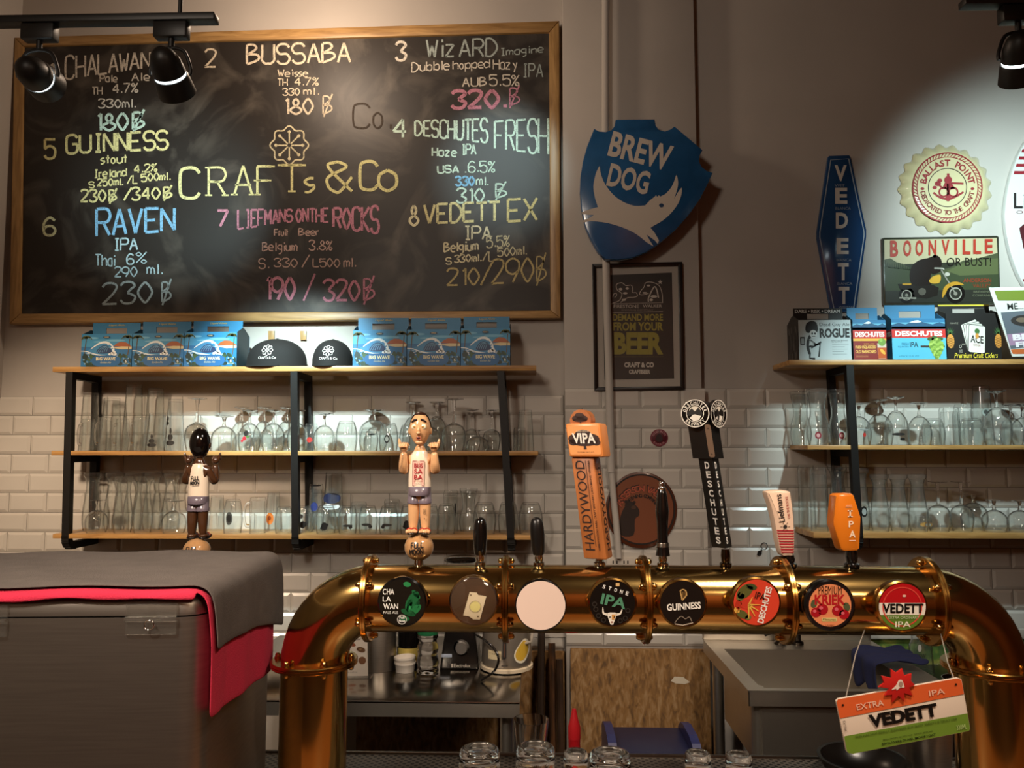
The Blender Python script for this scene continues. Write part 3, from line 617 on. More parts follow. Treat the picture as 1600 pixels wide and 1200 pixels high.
LIST = [ # kind, centre, width, top, tier (capital: front row), label, print
 ('p', 138, 30, 614, 'a~'), ('p', 172, 32, 622, 'a'), ('p', 206, 32, 601, 'a'), ('p', 240, 32, 607, 'a'), ('m', 133, 22, 655, 'A'), ('m', 160, 22, 652, 'A'), ('m', 187, 22, 655, 'A'), ('m', 214, 22, 652, 'A'),
 ('p', 244, 33, 646, 'A', 'clear pint glass with black tree emblem, in front, middle left shelf', tree), ('p', 272, 30, 624, 'A', 'clear tall pint glass with several black tree emblems, middle left shelf', tree + [(-30, .62, 9, .05, BLK, .43), (-30, .53, 14, .04, BLK, .45)]),
 ('n', 306, 36, 622, 'A'), ('c', 349, 40, 650, 'A'), ('t', 389, 35, 641, 'A', 'short-stemmed tulip goblet with a red cherry print, nearest the centre bracket frame of left shelf', cherry), ('t', 426, 36, 641, 'A'), ('t', 464, 32, 641, 'A+'),
 ('t', 376, 32, 636, 'a'), ('t', 411, 32, 636, 'a'), ('t', 447, 33, 636, 'a'), ('s', 486, 20, 662, 'a+', 'clear tumbler with a red mark behind the centre bracket frame', [(0, .4, 26, .1, '#B02A22', .52)]),
 ('t', 506, 34, 646, 'A'), ('r', 541, 34, 658, 'A'), ('k', 583, 46, 640, 'a'), ('r', 576, 30, 668, 'A', 'clear tumbler with small black lettering, middle left shelf', [(30, .70, 26, .035, BLK, .47)]), ('r', 607, 30, 661, 'A', 'clear tumbler with round black crest, middle left shelf', [(0, .42, 16, .15, BLK, .51), (0, .42, 10, .09, '#B9C0B8', .515)]),
 ('r', 638, 30, 664, 'A'), ('c', 645, 34, 628, 'a'), ('c', 682, 34, 628, 'a'), ('k', 671, 36, 655, 'A'), ('n', 709, 38, 623, 'A'), ('n', 737, 28, 640, 'a'), ('c', 746, 36, 672, 'A'), ('n', 768, 28, 640, 'a'), ('p', 821, 28, 641, 'A'), ('s', 812, 20, 668, 'a'),
 ('w', 142, 28, 738, 'b~'), ('w', 176, 29, 738, 'b'), ('w', 206, 29, 738, 'b'), ('w', 236, 29, 738, 'b'), ('w', 266, 28, 739, 'b'), ('w', 191, 29, 744, 'B'), ('w', 222, 29, 744, 'B'), ('t', 150, 34, 781, 'B'), ('t', 271, 38, 782, 'B'),
 ('p', 338, 26, 774, 'b'), ('r', 363, 30, 780, 'B', 'clear tumbler with square black crest on bottom left shelf beside the mug', [(0, .45, 20, .2, '#4A4A46', .51), (0, .45, 12, .12, BLK, .515)]), ('m', 399, 29, 777, 'B'), ('p', 426, 25, 769, 'b', 'tall clear glass with an orange round print, bottom left shelf', [(-6, .32, 30, .16, '#D0722A', .49), (-6, .34, 12, .06, '#8A3B16', .50)]), ('r', 443, 28, 791, 'B'),
 ('r', 475, 29, 790, 'B+', 'clear rounded tumbler with black bird print beside the centre bracket frame', blob(.3, .51, BLK, 8, 18, .14) + [(-6, .62, 16, .09, '#7B8288', .51)]), ('s', 493, 22, 756, 'b~', 'tall clear glass with black rim and blue print, bottom left shelf', [(0, .52, 30, .1, '#27336F', .51), (0, .97, 60, .02, BLK, .49)]), ('p', 520, 34, 738, 'b', 'tall clear pint glass with dark blue band and white lettering', [(0, .42, 55, .05, '#E6E8EA', .475), (0, .56, 62, .09, '#1D2445', .455)]),
 ('r', 509, 32, 790, 'B', 'clear rounded tumbler with black fox print, next to the blue-banded pint', blob(.28, .51, BLK, 6, 18, .15)), ('r', 543, 30, 790, 'B', None, [(14, .3, 30, .05, '#3A3834', .51), (30, .24, 12, .05, '#3A3834', .51)]), ('r', 575, 30, 790, 'B', None, [(0, .34, 30, .05, '#3A3834', .51), (24, .27, 12, .06, '#3A3834', .51)]), ('r', 607, 31, 790, 'B', None, [(0, .33, 30, .05, '#3A3834', .51), (-24, .26, 12, .06, '#3A3834', .51)]), ('r', 640, 31, 788, 'B', None, blob(.32, .51, BLK, -10, 18, .16)),
 ('s', 612, 26, 780, 'b'), ('s', 560, 26, 784, 'b'), ('r', 671, 30, 788, 'B'), ('r', 697, 30, 787, 'B'), ('s', 704, 24, 766, 'b', 'tall clear tumbler with dark slanted print, bottom left shelf', [(40, .5, 9, .2, BLK, .52)]), ('h', 732, 30, 763, 'b'), ('r', 757, 36, 785, 'B'), ('r', 794, 32, 785, 'B+'), ('r', 829, 38, 785, 'B'),
 ('h', 1252, 32, 612, 'c'), ('h', 1279, 34, 608, 'C', 'tall waisted glass with a round red sticker at the end of the middle right shelf', [(-20, .17, 16, .065, '#8E2030', .50), (-20, .17, 9, .035, '#D9A8A8', .505)]), ('h', 1311, 30, 609, 'C+', 'tall waisted glass with a round red sticker beside the right bracket frame', [(-4, .17, 16, .065, '#8E2030', .50), (-4, .17, 9, .035, '#D9A8A8', .505)]), ('t', 1344, 34, 630, 'C+', 'tulip goblet with small red crest beside the right bracket frame', [(0, .24, 8, .05, '#B02A22', .51), (0, .36, 24, .025, '#8B8F8C', .51)]),
 ('t', 1376, 38, 624, 'c'), ('c', 1402, 35, 620, 'C', 'wide chalice with small black lettering on the middle right shelf', [(-16, .22, 30, .03, BLK, .52), (0, .12, 12, .03, BLK, .52)]), ('t', 1438, 34, 629, 'C'), ('r', 1459, 34, 654, 'c'), ('s', 1485, 30, 637, 'C'), ('s', 1507, 26, 632, 'c'), ('r', 1519, 36, 654, 'C'), ('p', 1537, 32, 603, 'c', 'tall clear glass with round pale crest, middle right shelf', [(-10, .55, 20, .07, '#8F9890', .46), (-10, .55, 12, .04, '#3B3D39', .465)]), ('t', 1560, 40, 610, 'C'), ('t', 1600, 34, 632, 'C'), ('t', 1582, 32, 632, 'c'),
 ('s', 1262, 26, 727, 'd'), ('s', 1281, 26, 730, 'D'), ('w', 1311, 29, 727, 'd+'), ('w', 1345, 29, 731, 'd+', 'tall wheat beer glass with round black crest behind the orange tap handle', [(0, .3, 20, .09, BLK, .50), (0, .3, 13, .055, '#A8ACA8', .505)]), ('w', 1376, 28, 741, 'D'), ('w', 1406, 28, 741, 'D'), ('w', 1436, 28, 741, 'D'), ('s', 1443, 24, 806, 'd', 'small clear glass with orange label, bottom right shelf', [(0, .35, 50, .2, '#D79A34', .52), (6, .35, 22, .13, '#E8E4DA', .525)]),
 ('n', 1468, 33, 752, 'D'), ('n', 1504, 33, 752, 'D'), ('k', 1523, 38, 773, 'd'), ('t', 1555, 36, 781, 'D'), ('t', 1595, 36, 782, 'D')]
for r in LIST:
    k, px, wp, yt, tier = r[:5]; mid, back = '+' in tier, '~' in tier; tier = tier[0]; lab = r[5] if len(r) > 5 else None; pr = r[6] if len(r) > 6 else None
    Yr = -.078 if back else -.115 if mid else YFr if tier.isupper() else YBr
    if K[k] == 'beer_mug': put_glass('beer_mug', px + 3, wp, yt, ZL[tier.lower()], Yr, wf[tier], lab, 0, pr)
    else: put_glass(K[k], px, wp, yt, ZL[tier.lower()], Yr, wf[tier], lab, 0, pr)
# ---------------------------------------------------------------- brass beer tower
BRASS = mat('polished_brass', '#D8B06A', 0.14, 1.0, vary=0.06, vscale=6); BRASSD = mat('worn_brass', '#C2924C', 0.2, 1.0, vary=0.12, vscale=14)
BLACKP = mat('gloss_black_plastic', '#0E0C0B', 0.12, coat=0.6); CHROME = mat('chrome', '#D5D2CC', 0.08, 1.0); CLEARP = glass('clear_plastic', (0.95, 0.94, 0.92), 0.6)
YT = -1.90; ZT = 0.955
PR = 50.5 * S(YT); zc = P(1000, 936, YT).z; ER = 0.100
xl, xr = P(490, 1100, YT).x, P(1549, 1100, YT).x
tw = thing('beer_tower', 'polished brass pipe beer tower arching over the bar, eight round badges along it', 'beer tower', ((xl + xr) / 2, YT, ZT))
pts = [(xl, YT, ZT + 0.004)] + [(xl, YT, zc - ER - 0.15), (xl, YT, zc - ER)] + [(xl + ER - ER * cos(a), YT, zc - ER + ER * sin(a)) for a in [pi / 2 * k / 12 for k in range(1, 13)]]
pts += [(x, YT, zc) for x in (xl + ER + 0.1, 0.2, xr - ER - 0.1)] + [(xr - ER + ER * sin(a), YT, zc - ER + ER * cos(a)) for a in [pi / 2 * k / 12 for k in range(0, 13)]] + [(xr, YT, zc - ER - 0.15), (xr, YT, ZT + 0.004)]
bm = nb(); tube(bm, pts, PR, 40, True); mk('brass_pipe', bm, BRASS, tw, 60)
def flange(c, ax, r=0.068, th=0.005, bolts=6, lug=False):
    c, ax = Vector(c), Vector(ax).normalized(); bm = nb()
    lathe(bm, [(PR - 0.002, -th), (r - 0.0015, -th), (r, -th + 0.0015), (r, -0.0004), (r - 0.001, 0.0), (r, 0.0004), (r, th - 0.0015), (r - 0.0015, th), (PR - 0.002, th), (PR - 0.002, -th)], c, 48, axis=ax)
    if lug: prism(bm, [(990, 982), (1018, 982), (1012, 996), (996, 996)], YT + 0.005, YT + 0.02, bev=0.002)
    f = mk('flange', bm, BRASSD, tw, 40); u, v = frame_of(ax)
    for k in range(bolts):
        a = 2 * pi * (k + 0.5) / bolts; q = c + (u * cos(a) + v * sin(a)) * (PR + 0.0064); bm = nb()
        for s_ in (-1, 1):
            lathe(bm, [(0.0055, th), (0.0055, th + 0.002), (0.0046, th + 0.0025), (0.0046, th + 0.005), (0.0032, th + 0.0075), (0, th + 0.0086)], q, 10, axis=ax * s_)
        tube(bm, [q - ax * th, q + ax * th], 0.002, 8); mk('bolt', bm, BRASS, f, 50)
for px in (579, 791, 1006, 1222, 1447): flange((P(px, 936, YT).x, YT, zc), (1, 0, 0), lug=px == 1006)
flange((xl, YT, zc - ER), (0, 0, 1)); flange((xr, YT, zc - ER), (0, 0, 1))
for x in (xl, xr):
    bm = nb(); lathe(bm, [(PR - .002, 0), (0.08, 0), (0.08, 0.006), (PR, 0.012)], (x, YT, ZT), 40); mk('base_plate', bm, BRASSD, tw, 40)
YD = YT - PR - 0.030                              # plane of the badge faces
def badge(cx, cy, r, label, draw, rim=BRASSD, clear=False):
    c = P(cx, cy, YD); rad = r * S(YD); bm = nb()
    lathe(bm, [(0, 0.0), (rad * 0.93, 0.0), (rad, 0.0025), (rad, 0.014), (rad * 0.96, 0.018), (rad * 0.55, 0.022), (rad * 0.42, 0.036), (0, 0.036)], c, 40, axis=(0, 1, 0))
    b = mk('tap_badge', bm, rim, tw, 40, label)
    if clear:
        bm = nb(); lathe(bm, [(0, -0.004), (rad * 0.9, -0.003), (rad * 0.97, 0.0), (rad * 0.97, 0.002)], c, 40, axis=(0, 1, 0)); mk('clear_cover', bm, CLEARP, b, 50)
    g = G(YD - 0.0006, step=0.00035, inker=lambda col: ink(col, 0.25, 0.5)); draw(g, cx, cy, r); g.build('badge_print', b); return b
def d1(g, x, y, r):
    g.ell(x, y, r * .95, r * .95, '#17140F', 1, 48)
    for dx, dy, a, b_, ro, c in ((16, -2, 17, 8, -60, '#1C5A33'), (20, 12, 12, 6, -40, '#226B3C'), (10, 16, 12, 5, 20, '#1A4D2C'), (22, -12, 9, 4, 50, '#1C5A33'), (8, -28, 6, 4, 10, '#2A7A45'), (12, 4, 12, 4, -75, '#2F8A4F'), (24, 4, 8, 3, -70, '#123B21'), (4, 26, 8, 4, 0, '#1C5A33')): g.ell(x + dx, y + dy, a, b_, c, 2, 18, ro)
    g.text('CHA', x - 30, y - 21, x - 12, y - 12, '#E6E2DA', 4, .012); g.text('LA', x - 30, y - 9, x - 17, y - 1, '#E6E2DA', 4, .012); g.text('WAN', x - 29, y + 2, x - 6, y + 11, '#E6E2DA', 4, .012); g.text('PALE ALE', x - 29, y + 14, x - 6, y + 18, '#C9C5BC', 4)
    g.ring(x + 0, y + 27, 6.5, 7.5, '#C9C5BC', 4, 28); g.text('Full', x - 4, y + 22, x + 4, y + 26, '#E6E2DA', 4, .02); g.text('Moon', x - 5, y + 27, x + 5, y + 31, '#E6E2DA', 4, .02)
def d2(g, x, y, r):
    g.ell(x, y, r * .93, r * .93, '#4A3015', 0.5, 48)
    g.xf = lambda a, b: (x + 3 + (a * cos(R(14)) - b * sin(R(14))), y + 7 + (a * sin(R(14)) + b * cos(R(14))))
    g.poly([(-14, -18), (-3, -20), (0, -17), (13, -18), (12, 20), (2, 22), (-6, 19), (-15, 20)], '#E8D7B4', 3); g.ring(0, 2, 8.4, 9.6, '#C9B891', 4, 28); g.ell(0, 2, 8, 8, '#EADF8F', 4); g.ell(-11, -14, 1.2, 1.2, '#5A4326', 4, 8); g.ell(8, 16, 1.2, 1.2, '#5A4326', 4, 8); g.xf = None
def d3(g, x, y, r): g.ell(x, y, r * .97, r * .97, '#E7CDBE', 1, 56)
def d4(g, x, y, r):
    g.ell(x, y, r * .95, r * .95, '#100E0C', 1, 48)
    for dx, dy in ((-26, 10), (-22, 20), (-14, 27), (24, 12), (20, 24), (12, 28), (-28, 2)): g.ring(x + dx, y + dy, 2.5, 4, '#2E2A26', 2, 12)
    for i, ch in enumerate('STONE'): t = i - 2; g.text(ch, x + t * 9 - 2.2 + 5, y - 24 + t * 2.6 + 1, x + t * 9 + 2.2 + 5, y - 18 + t * 2.6 + 1, '#EDE9E2', 3, .02, rot=16)
    g.rect(x + 5, y - 31, x + 11, y - 26, '#D9B27A', 3); g.text('IPA', x - 18, y - 11, x + 22, y + 6, '#51886A', 3, .03, rot=13)
    g.poly([(x - 9, y + 16), (x - 4, y + 15), (x + 4, y + 15), (x + 7, y + 17), (x + 4, y + 26), (x + 1, y + 34), (x - 3, y + 34), (x - 6, y + 26)], '#E9E0D0', 3); g.line(smooth_pts([(x - 8, y + 18), (x - 14, y + 16), (x - 15, y + 7)], 4), [4, 4, 3.5, 3, 3, 2.5, 2, 1.5, 1], '#E9E0D0', 3); g.line(smooth_pts([(x + 6, y + 18), (x + 12, y + 17), (x + 15, y + 10)], 4), [4, 4, 3.5, 3, 3, 2.5, 2, 1.5, 1], '#E9E0D0', 3)
    g.poly([(x - 1, y + 18), (x + 5, y + 18), (x + 3, y + 26), (x - 1, y + 26)], '#D39A54', 4); g.ell(x - 4, y + 22, 1.4, 1, '#100E0C', 5, 8); g.ell(x + 3, y + 22, 1.4, 1, '#100E0C', 5, 8); g.poly([(x - 3, y + 29), (x + 1, y + 29), (x - 1, y + 32)], '#7A3A24', 4)
def d5(g, x, y, r):
    g.ell(x, y, r * .95, r * .95, '#171310', 1, 48); g.text('GUINNESS', x - 25, y - 2 + 1, x + 28, y + 9 + 1, '#EDE6DA', 3, .03, rot=-4)
    g.line([(x - 4, y - 20), (x - 1, y - 5)], 2, '#C9A063', 3); g.line([(x - 1, y - 5), (x + 5, y - 12)], 2, '#C9A063', 3); g.line(smooth_pts([(x - 5, y - 19), (x, y - 22), (x + 5, y - 19), (x + 6, y - 12)], 4), 1.6, '#C9A063', 3)
    for i in range(4): g.line([(x - 3 + 2 * i, y - 19), (x - 2 + 2 * i, y - 8)], .5, '#B58B50', 3)
    g.line(smooth_pts([(x - 13, y + 31), (x - 8, y + 24), (x - 2, y + 20), (x + 4, y + 24), (x + 10, y + 21), (x + 14, y + 28)], 4), 1.2, '#8A7C6C', 3); g.line([(x - 12, y + 32), (x, y + 34), (x + 16, y + 30)], 1.6, '#B8A894', 3)
def d6(g, x, y, r):
    g.ell(x, y, r * .95, r * .95, '#D5432C', 1, 48)
    for dx, dy, a, b_, ro, c in ((-18, -17, 15, 9, -40, '#5B5A2C'), (-8, -24, 9, 5, 10, '#46502A'), (-25, -9, 8, 6, -60, '#6D6A38'), (-22, 19, 10, 6, 30, '#5B5A2C'), (-30, 12, 5, 5, 0, '#D8A34A'), (-13, 24, 5, 4, -20, '#6D6A38'), (-28, 4, 5, 8, 0, '#B23322'), (-14, 3, 12, 8, 0, '#C43A28')): g.ell(x + dx, y + dy, a, b_, c, 2, 18, ro)
    for q in ((6, 20), (12, 12), (-4, 24), (14, 2), (2, -10)): g.line([(x - 12, y + 4), (x - 12 + q[0] + 4, y + q[1] + 2)], [3, 1], '#E0B04C', 3)
    g.text('IPA', x - 2, y - 15, x + 14, y - 4, '#2A1A12', 3, .01, rot=14); g.text('DESCHUTES', x - 16, y - 1, x + 42, y + 9, '#F1E6DA', 3, .03, rot=-76)
def d7(g, x, y, r):
    g.ell(x, y, r * .97, r * .97, '#1A1212', 1, 48); g.ell(x, y, r * .86, r * .86, '#E38A5C', 2, 48); g.text('PREMIUM', x - 18, y - 30, x + 18, y - 17, '#20140F', 3, -.005); g.text('KRIEK', x - 24, y - 17, x + 24, y - 1, '#B32025', 3, .035)
    for dx, dy, q in ((-22, 11, 8), (-12, 6, 9), (12, 8, 9), (22, 14, 8)): g.ell(x + dx, y + dy, q, q * .95, '#A81722', 3); g.ell(x + dx - 2, y + dy - 2, q * .35, q * .3, '#D8606A', 4, 12)
    g.ell(x - 25, y - 3, 5, 7, '#51583A', 3, 14, 20); g.ell(x + 26, y + 2, 5, 7, '#51583A', 3, 14, -20); g.rrect(x - 13, y + 19, x + 11, y + 25, 2, '#D9C27A', 3); g.text('P.Timmermans', x - 11, y + 20.5, x + 9, y + 23.5, '#3A2416', 4); g.text('LAMBIC', x - 7, y + 30, x + 7, y + 32, '#7A3A20', 3)
def d8(g, x, y, r):
    n = 40; q = r * .95
    def seg(y0, y1, col):
        pts = []
        for s_ in (1, -1):
            ys = [y0 + (y1 - y0) * k / 14 for k in range(15)]
            for yy in (ys if s_ > 0 else ys[::-1]): pts.append((x + s_ * sqrt(max(q * q - yy * yy, 0)), y + yy))
        g.poly(pts, col, 2)
    seg(-q, -6, '#B5161C'); seg(-6, 13, '#EADFD0'); seg(13, q, '#5C7A2A'); g.ring(x, y, q * .80, q * .85, '#D9483C', 3, 40)
    g.text('VEDETT', x - 31, y - 5, x + 33, y + 10, '#12100E', 4, .03); g.text('EXTRA ORDINARY', x - 22, y + 15, x + 26, y + 19, '#C9CFA4', 4); g.text('IPA', x - 11, y + 23, x + 13, y + 32, '#E6E2C8', 4, .01); g.ell(x + 3, y - 17, 3, 2, '#E6B8A8', 4, 10)
for a in ((628, 941, 38, 'black and green badge', d1, BLACKP), (740, 939, 38, 'clear badge holding a torn cream card', d2, BRASSD, True), (845, 946, 39.5, 'blank pale pink badge', d3, BLACKP), (957, 942, 37.5, 'black badge with green letters and a horned skull', d4, BRASSD), (1067, 943, 37, 'black badge with a golden harp', d5, BRASSD),
          (1182, 941, 37.5, 'orange red badge with hops', d6, BRASSD), (1297, 946, 38.5, 'orange badge with red cherries', d7, BLACKP), (1410, 948, 38.5, 'red, white and green badge', d8, BRASSD)): badge(*a)
# ---------------------------------------------------------------- tap handles standing on the tower
YH = YT; zt0 = zc + PR
def plane_mp(o, rz, s, x0, y0, tilt=0.0):
    """pixel offsets from (x0, y0) laid on an upright plane through o, turned by rz about z and leaning by tilt to the right"""
    ux = Vector((cos(rz), sin(rz), 0)); uz = Vector((0, 0, 1)); n = Vector((sin(rz), -cos(rz), 0))
    ux2 = ux * cos(tilt) + uz * sin(tilt) * 0; 
    return lambda x, y, L: o + ux * ((x - x0) * s) + uz * ((y0 - y) * s) + n * (L * 0.0004)
def ferrule(px, t, ytop=866, r=8, m=CHROME):
    a = P(px, 885, YH); z1 = P(px, ytop, YH).z; s = S(YH); bm = nb()
    lathe(bm, [(0, 0), (r * s * 1.15, 0), (r * s * 1.15, 0.004), (r * s * .8, 0.006), (r * s * .9, (z1 - zt0) * .6), (r * s * .75, z1 - zt0), (0, z1 - zt0)], (a.x, YH, zt0), 16); return mk('ferrule', bm, m, t, 50)
def base_of(px): a = P(px, 885, YH); return (a.x, YH, zt0)
def turned(px, rows, label, m, tiltx=0.0, fm=CHROME, fy=866):
    t = thing('tap_handle', label, 'tap handle', base_of(px), 'beer tap handles'); s = S(YH); b = base_of(px); bm = nb()
    prof = [(r * s, P(px, y, YH).z - zt0) for y, r in rows]; lathe(bm, [(0, prof[0][1])] + sm(prof, 4) + [(0, prof[-1][1])], b, 24)
    zz = prof[0][1]
    for v in bm.verts: v.co.x += (v.co.z - zt0) * tiltx
    mk('grip', bm, m, t, 60); ferrule(px, t, fy, 7.5, fm); return t
turned(750, [(867, 8), (860, 9.5), (845, 10.5), (828, 10.8), (816, 9.5), (810, 6), (808, 2)], 'plain gloss black tap handle behind the clear badge with the torn card', BLACKP)
turned(842, [(867, 8), (860, 9.5), (845, 10.5), (828, 10.8), (816, 9.5), (810, 6), (808, 2)], 'plain matt black tap handle above the blank pale pink badge', mat('satin_black_plastic', '#0F0D0C', 0.35), -0.05)
th = turned(1036, [(868, 11), (862, 10), (850, 9), (848, 8), (820, 8.5), (800, 10.2), (785, 9), (772, 7.5), (765, 5.5)], 'slim dark turned tap handle with chrome ball top, above the black harp badge', BLACKP)
bm = nb(); o_ = base_of(1036); s = S(YH); z0 = P(1036, 766, YH).z; lathe(bm, [(0, -.002), (5 * s, 0), (6 * s, .003), (4 * s, .005), (4 * s, .007), (4.6 * s, .011), (3.4 * s, .014), (0, .0155)], (o_[0], YH, z0), 16); mk('ball_top', bm, CHROME, th, 50)
bm = nb(); lathe(bm, [(9.4 * s, 0), (9.4 * s, 0.018), (9 * s, .019)], (o_[0], YH, P(1036, 868, YH).z + 0.0015), 24); mk('metal_band', bm, mat('dull_steel', '#8B857C', 0.3, 1.0), th, 50)

# wooden paddle with a square sign
WOODH = wood('orange_stained_wood', '#C97B42', '#A35E2E', 0.4, (10, 10, 1.0))
px0 = 937; t = thing('tap_handle', 'tall orange wooden tap handle with square VIPA plaque and burnt lettering', 'tap handle', base_of(px0), 'beer tap handles'); s = S(YH); b = Vector(base_of(px0))
def obox(bm, x0, x1, y0, y1, d0, d1, rz, bev=0.002, lean=0.0, m=None):
    """box given by pixel offsets (x right, y down from the ferrule's foot) and depths, turned by rz"""
    c = bmesh.new(); box(c, (x0 * s, d0, -y1 * s), (x1 * s, d1, -y0 * s), bev)
    for v in c.verts: v.co.x += -v.co.z * lean
    bmesh.ops.rotate(c, verts=c.verts[:], cent=(0, 0, 0), matrix=Matrix.Rotation(rz, 3, 'Z')); bmesh.ops.translate(c, verts=c.verts[:], vec=b); merge(bm, c)
def hmp(d, rz, lean=0.0, k=0.0004):
    ux = Vector((cos(rz), sin(rz), 0)); n = Vector((sin(rz), -cos(rz), 0))
    return lambda x, y, L: b + ux * ((x + y * lean) * s) + Vector((0, 0, -y * s)) + n * (d + L * k)
rz = R(-22); LN = 0.125
bm = nb(); obox(bm, -19, 18, -165, -11, -0.017, 0.017, rz, .003, LN); mk('wooden_grip', bm, WOODH, t)
bm = nb(); obox(bm, -20, 40 - 4, -217, -165, -0.024, 0.018, rz, .004, LN); mk('plaque', bm, mat('orange_plaque', '#E9914C', 0.35), t)
bm = nb(); c_ = bmesh.new(); lathe(c_, [(0, -.012), (17 * s, -.012), (17 * s, .012), (0, .012)], (0, 0, 0), 32, axis=(0, 1, 0))
for v in c_.verts: v.co.x += (2 + 220 * LN * 0) * s + 220 * s * -LN; v.co.z += 222 * s
bmesh.ops.rotate(c_, verts=c_.verts[:], cent=(0, 0, 0), matrix=Matrix.Rotation(rz, 3, 'Z')); bmesh.ops.translate(c_, verts=c_.verts[:], vec=b); merge(bm, c_); mk('round_crest', bm, WOODH, t)
g = G(mp=hmp(0.0172, rz, LN)); g.text('HARDYWOOD', -76, -98, 58, -74, '#2A1710', 1, 0.0, rot=-90) if 0 else None
def vtext(g, tx, xc, y0, y1, w_, col, bold=0.0, up=True, L=1):
    """a line of lettering running up the handle between y0 (top) and y1"""
    cy = (y0 + y1) / 2; g.text(tx, xc - (y1 - y0) / 2, cy - w_ / 2, xc + (y1 - y0) / 2, cy + w_ / 2, col, L, bold, rot=-90 if up else 90)
vtext(g, 'HARDYWOOD', -6, -160, -24, 15, '#2A1710', .004); g.line([(3.5, -160), (3.5, -30)], .7, '#2A1710'); vtext(g, 'HARDYWOOD PARK CRAFT BREWERY | RICHMOND VIRGINIA', 9, -160, -24, 4, '#2A1710', .01); g.build('burnt_lettering', t)
g = G(mp=hmp(0.0243, rz, LN)); g.rrect(-17, -213, 33, -169, 3, '#F4A25C', 1)
for dx, dy, q, e in ((8, -199, 14, 8), (-4, -193, 13, 8), (20, -193, 13, 8), (8, -189, 22, 7), (-10, -188, 7, 5), (27, -188, 7, 5)): g.ell(dx, dy, q, e, '#3A1F14', 2, 16)
g.poly([(7, -186), (10, -186), (11, -177), (6, -177)], '#3A1F14', 2); g.text('VIPA', -10, -202, 27, -186, '#F6EFE2', 4, .03); g.text('HARDYWOOD', -2, -206.5, 18, -203.5, '#EFD8B8', 4); g.text('VIRGINIA PALE ALE', -6, -174, 22, -172, '#7A4424', 3); g.build('plaque_print', t)
g = G(mp=hmp(0.0124, rz, LN)); q = 2
for dx, dy, a_, e in ((0, -229, 8, 5), (-6, -225, 7, 4.5), (6, -225, 7, 4.5), (0, -223, 12, 3.5)): g.ell(2 + dx, dy, a_, e, '#3A1F14', 1, 14)
g.rect(1, -222, 3.5, -216, '#3A1F14', 1); g.build('tree_print', t)
rz2 = rz + pi / 2; n2 = Vector((cos(rz), sin(rz), 0))
g = G(mp=lambda x, y, L: b + n2 * ((18 + y * LN) * s + .0003 + L * .0004) + Vector((-sin(rz), cos(rz), 0)) * (x * s) + Vector((0, 0, -y * s))); vtext(g, 'HARDYWOOD', 0, -150, -24, 15, '#2A1710', .004); g.build('burnt_lettering', t)
ferrule(px0, t, 873, 8)

# black three-cornered handle with two round badges
px0 = 1134; t = thing('tap_handle', 'black two-faced tap handle lettered DESCHUTES, with two round badges on top', 'tap handle', base_of(px0), 'beer tap handles'); b = Vector(base_of(px0))
LN2 = 0.13; MB_ = mat('matt_black_paint', '#12100E', 0.45)
def wedge(bm, hw, y0, y1, dep, off=0.0):
    c = bmesh.new(); q = [(-hw * s, 0.004 + dep * .2), (0, -dep), (hw * s, 0.004 + dep * .2), (hw * s * .8, dep * .8), (-hw * s * .8, dep * .8)]
    lo = [c.verts.new((x + (off + y1 * LN2) * s, y, -y1 * s)) for x, y in q]; hi = [c.verts.new((x + (off + y0 * LN2) * s, y, -y0 * s)) for x, y in q]
    for k in range(5): c.faces.new((lo[k], lo[(k + 1) % 5], hi[(k + 1) % 5], hi[k]))
    c.faces.new(lo[::-1]); c.faces.new(hi); bmesh.ops.recalc_face_normals(c, faces=c.faces[:]); bmesh.ops.translate(c, verts=c.verts[:], vec=b); merge(bm, c)
bm = nb(); wedge(bm, 15.5, -163, -28, 0.016); mk('grip', bm, MB_, t, 20)
bm = nb(); wedge(bm, 24, -228, -163, 0.020); lathe(bm, [(0, -.014), (23 * s, -.014), (23 * s, .012), (0, .012)], b + Vector(((-228 * LN2) * s, 0.004, 228 * s)), 28, axis=(0, 1, 0)); mk('head', bm, MB_, t, 30)
def face_mp(side, hw, dep, off=0.0):
    a = Vector((0, -dep, 0)); e = Vector((side * hw * s, 0.004 + dep * .2, 0)); d = (e - a).normalized(); n = Vector((d.y, -d.x, 0)) * (1 if side > 0 else -1)
    if n.y > 0: n = -n
    return lambda x, y, L: b + a + d * (abs(x) * s if side > 0 else abs(x) * s) + Vector(((off + y * LN2) * s, 0, -y * s)) + n * (.0004 + L * .0004)
for side in (-1, 1):
    f = face_mp(side, 15.5, 0.016); L_ = 0.0
    g = G(mp=(lambda f: lambda x, y, L: f(x, y, L))(f))
    for i, ch in enumerate('DESCHUTES'):
        y0 = -158 + i * 14.2; v = (10, 18) 
        if side > 0: g.text(ch, 6, y0, 13, y0 + 10.5, '#F0ECE4', 1, .03)
        else:
            vv, ff = glyphs(ch, .03); a0, a1 = min(p[0] for p in vv), max(p[0] for p in vv); c0, c1 = min(p[1] for p in vv), max(p[1] for p in vv)
            g.add([(15.5 - (p[0] - a0) / (a1 - a0) * 9, y0 + 10.5 - (p[1] - c0) / (c1 - c0) * 10.5) for p in vv], ff, '#F0ECE4', 1)
    g.build('lettering', t)
g = G(mp=lambda x, y, L: b + Vector(((x + y * LN2) * s, -.0206 - L * .0004, -y * s))); g.rrect(-4.5, -215, 4.5, -165, 3, '#6B5442', 1); g.ell(0, -209, 1, 1, '#2A211A', 2, 8); g.ell(0, -170, 1, 1, '#2A211A', 2, 8); g.build('brown_strap', t)
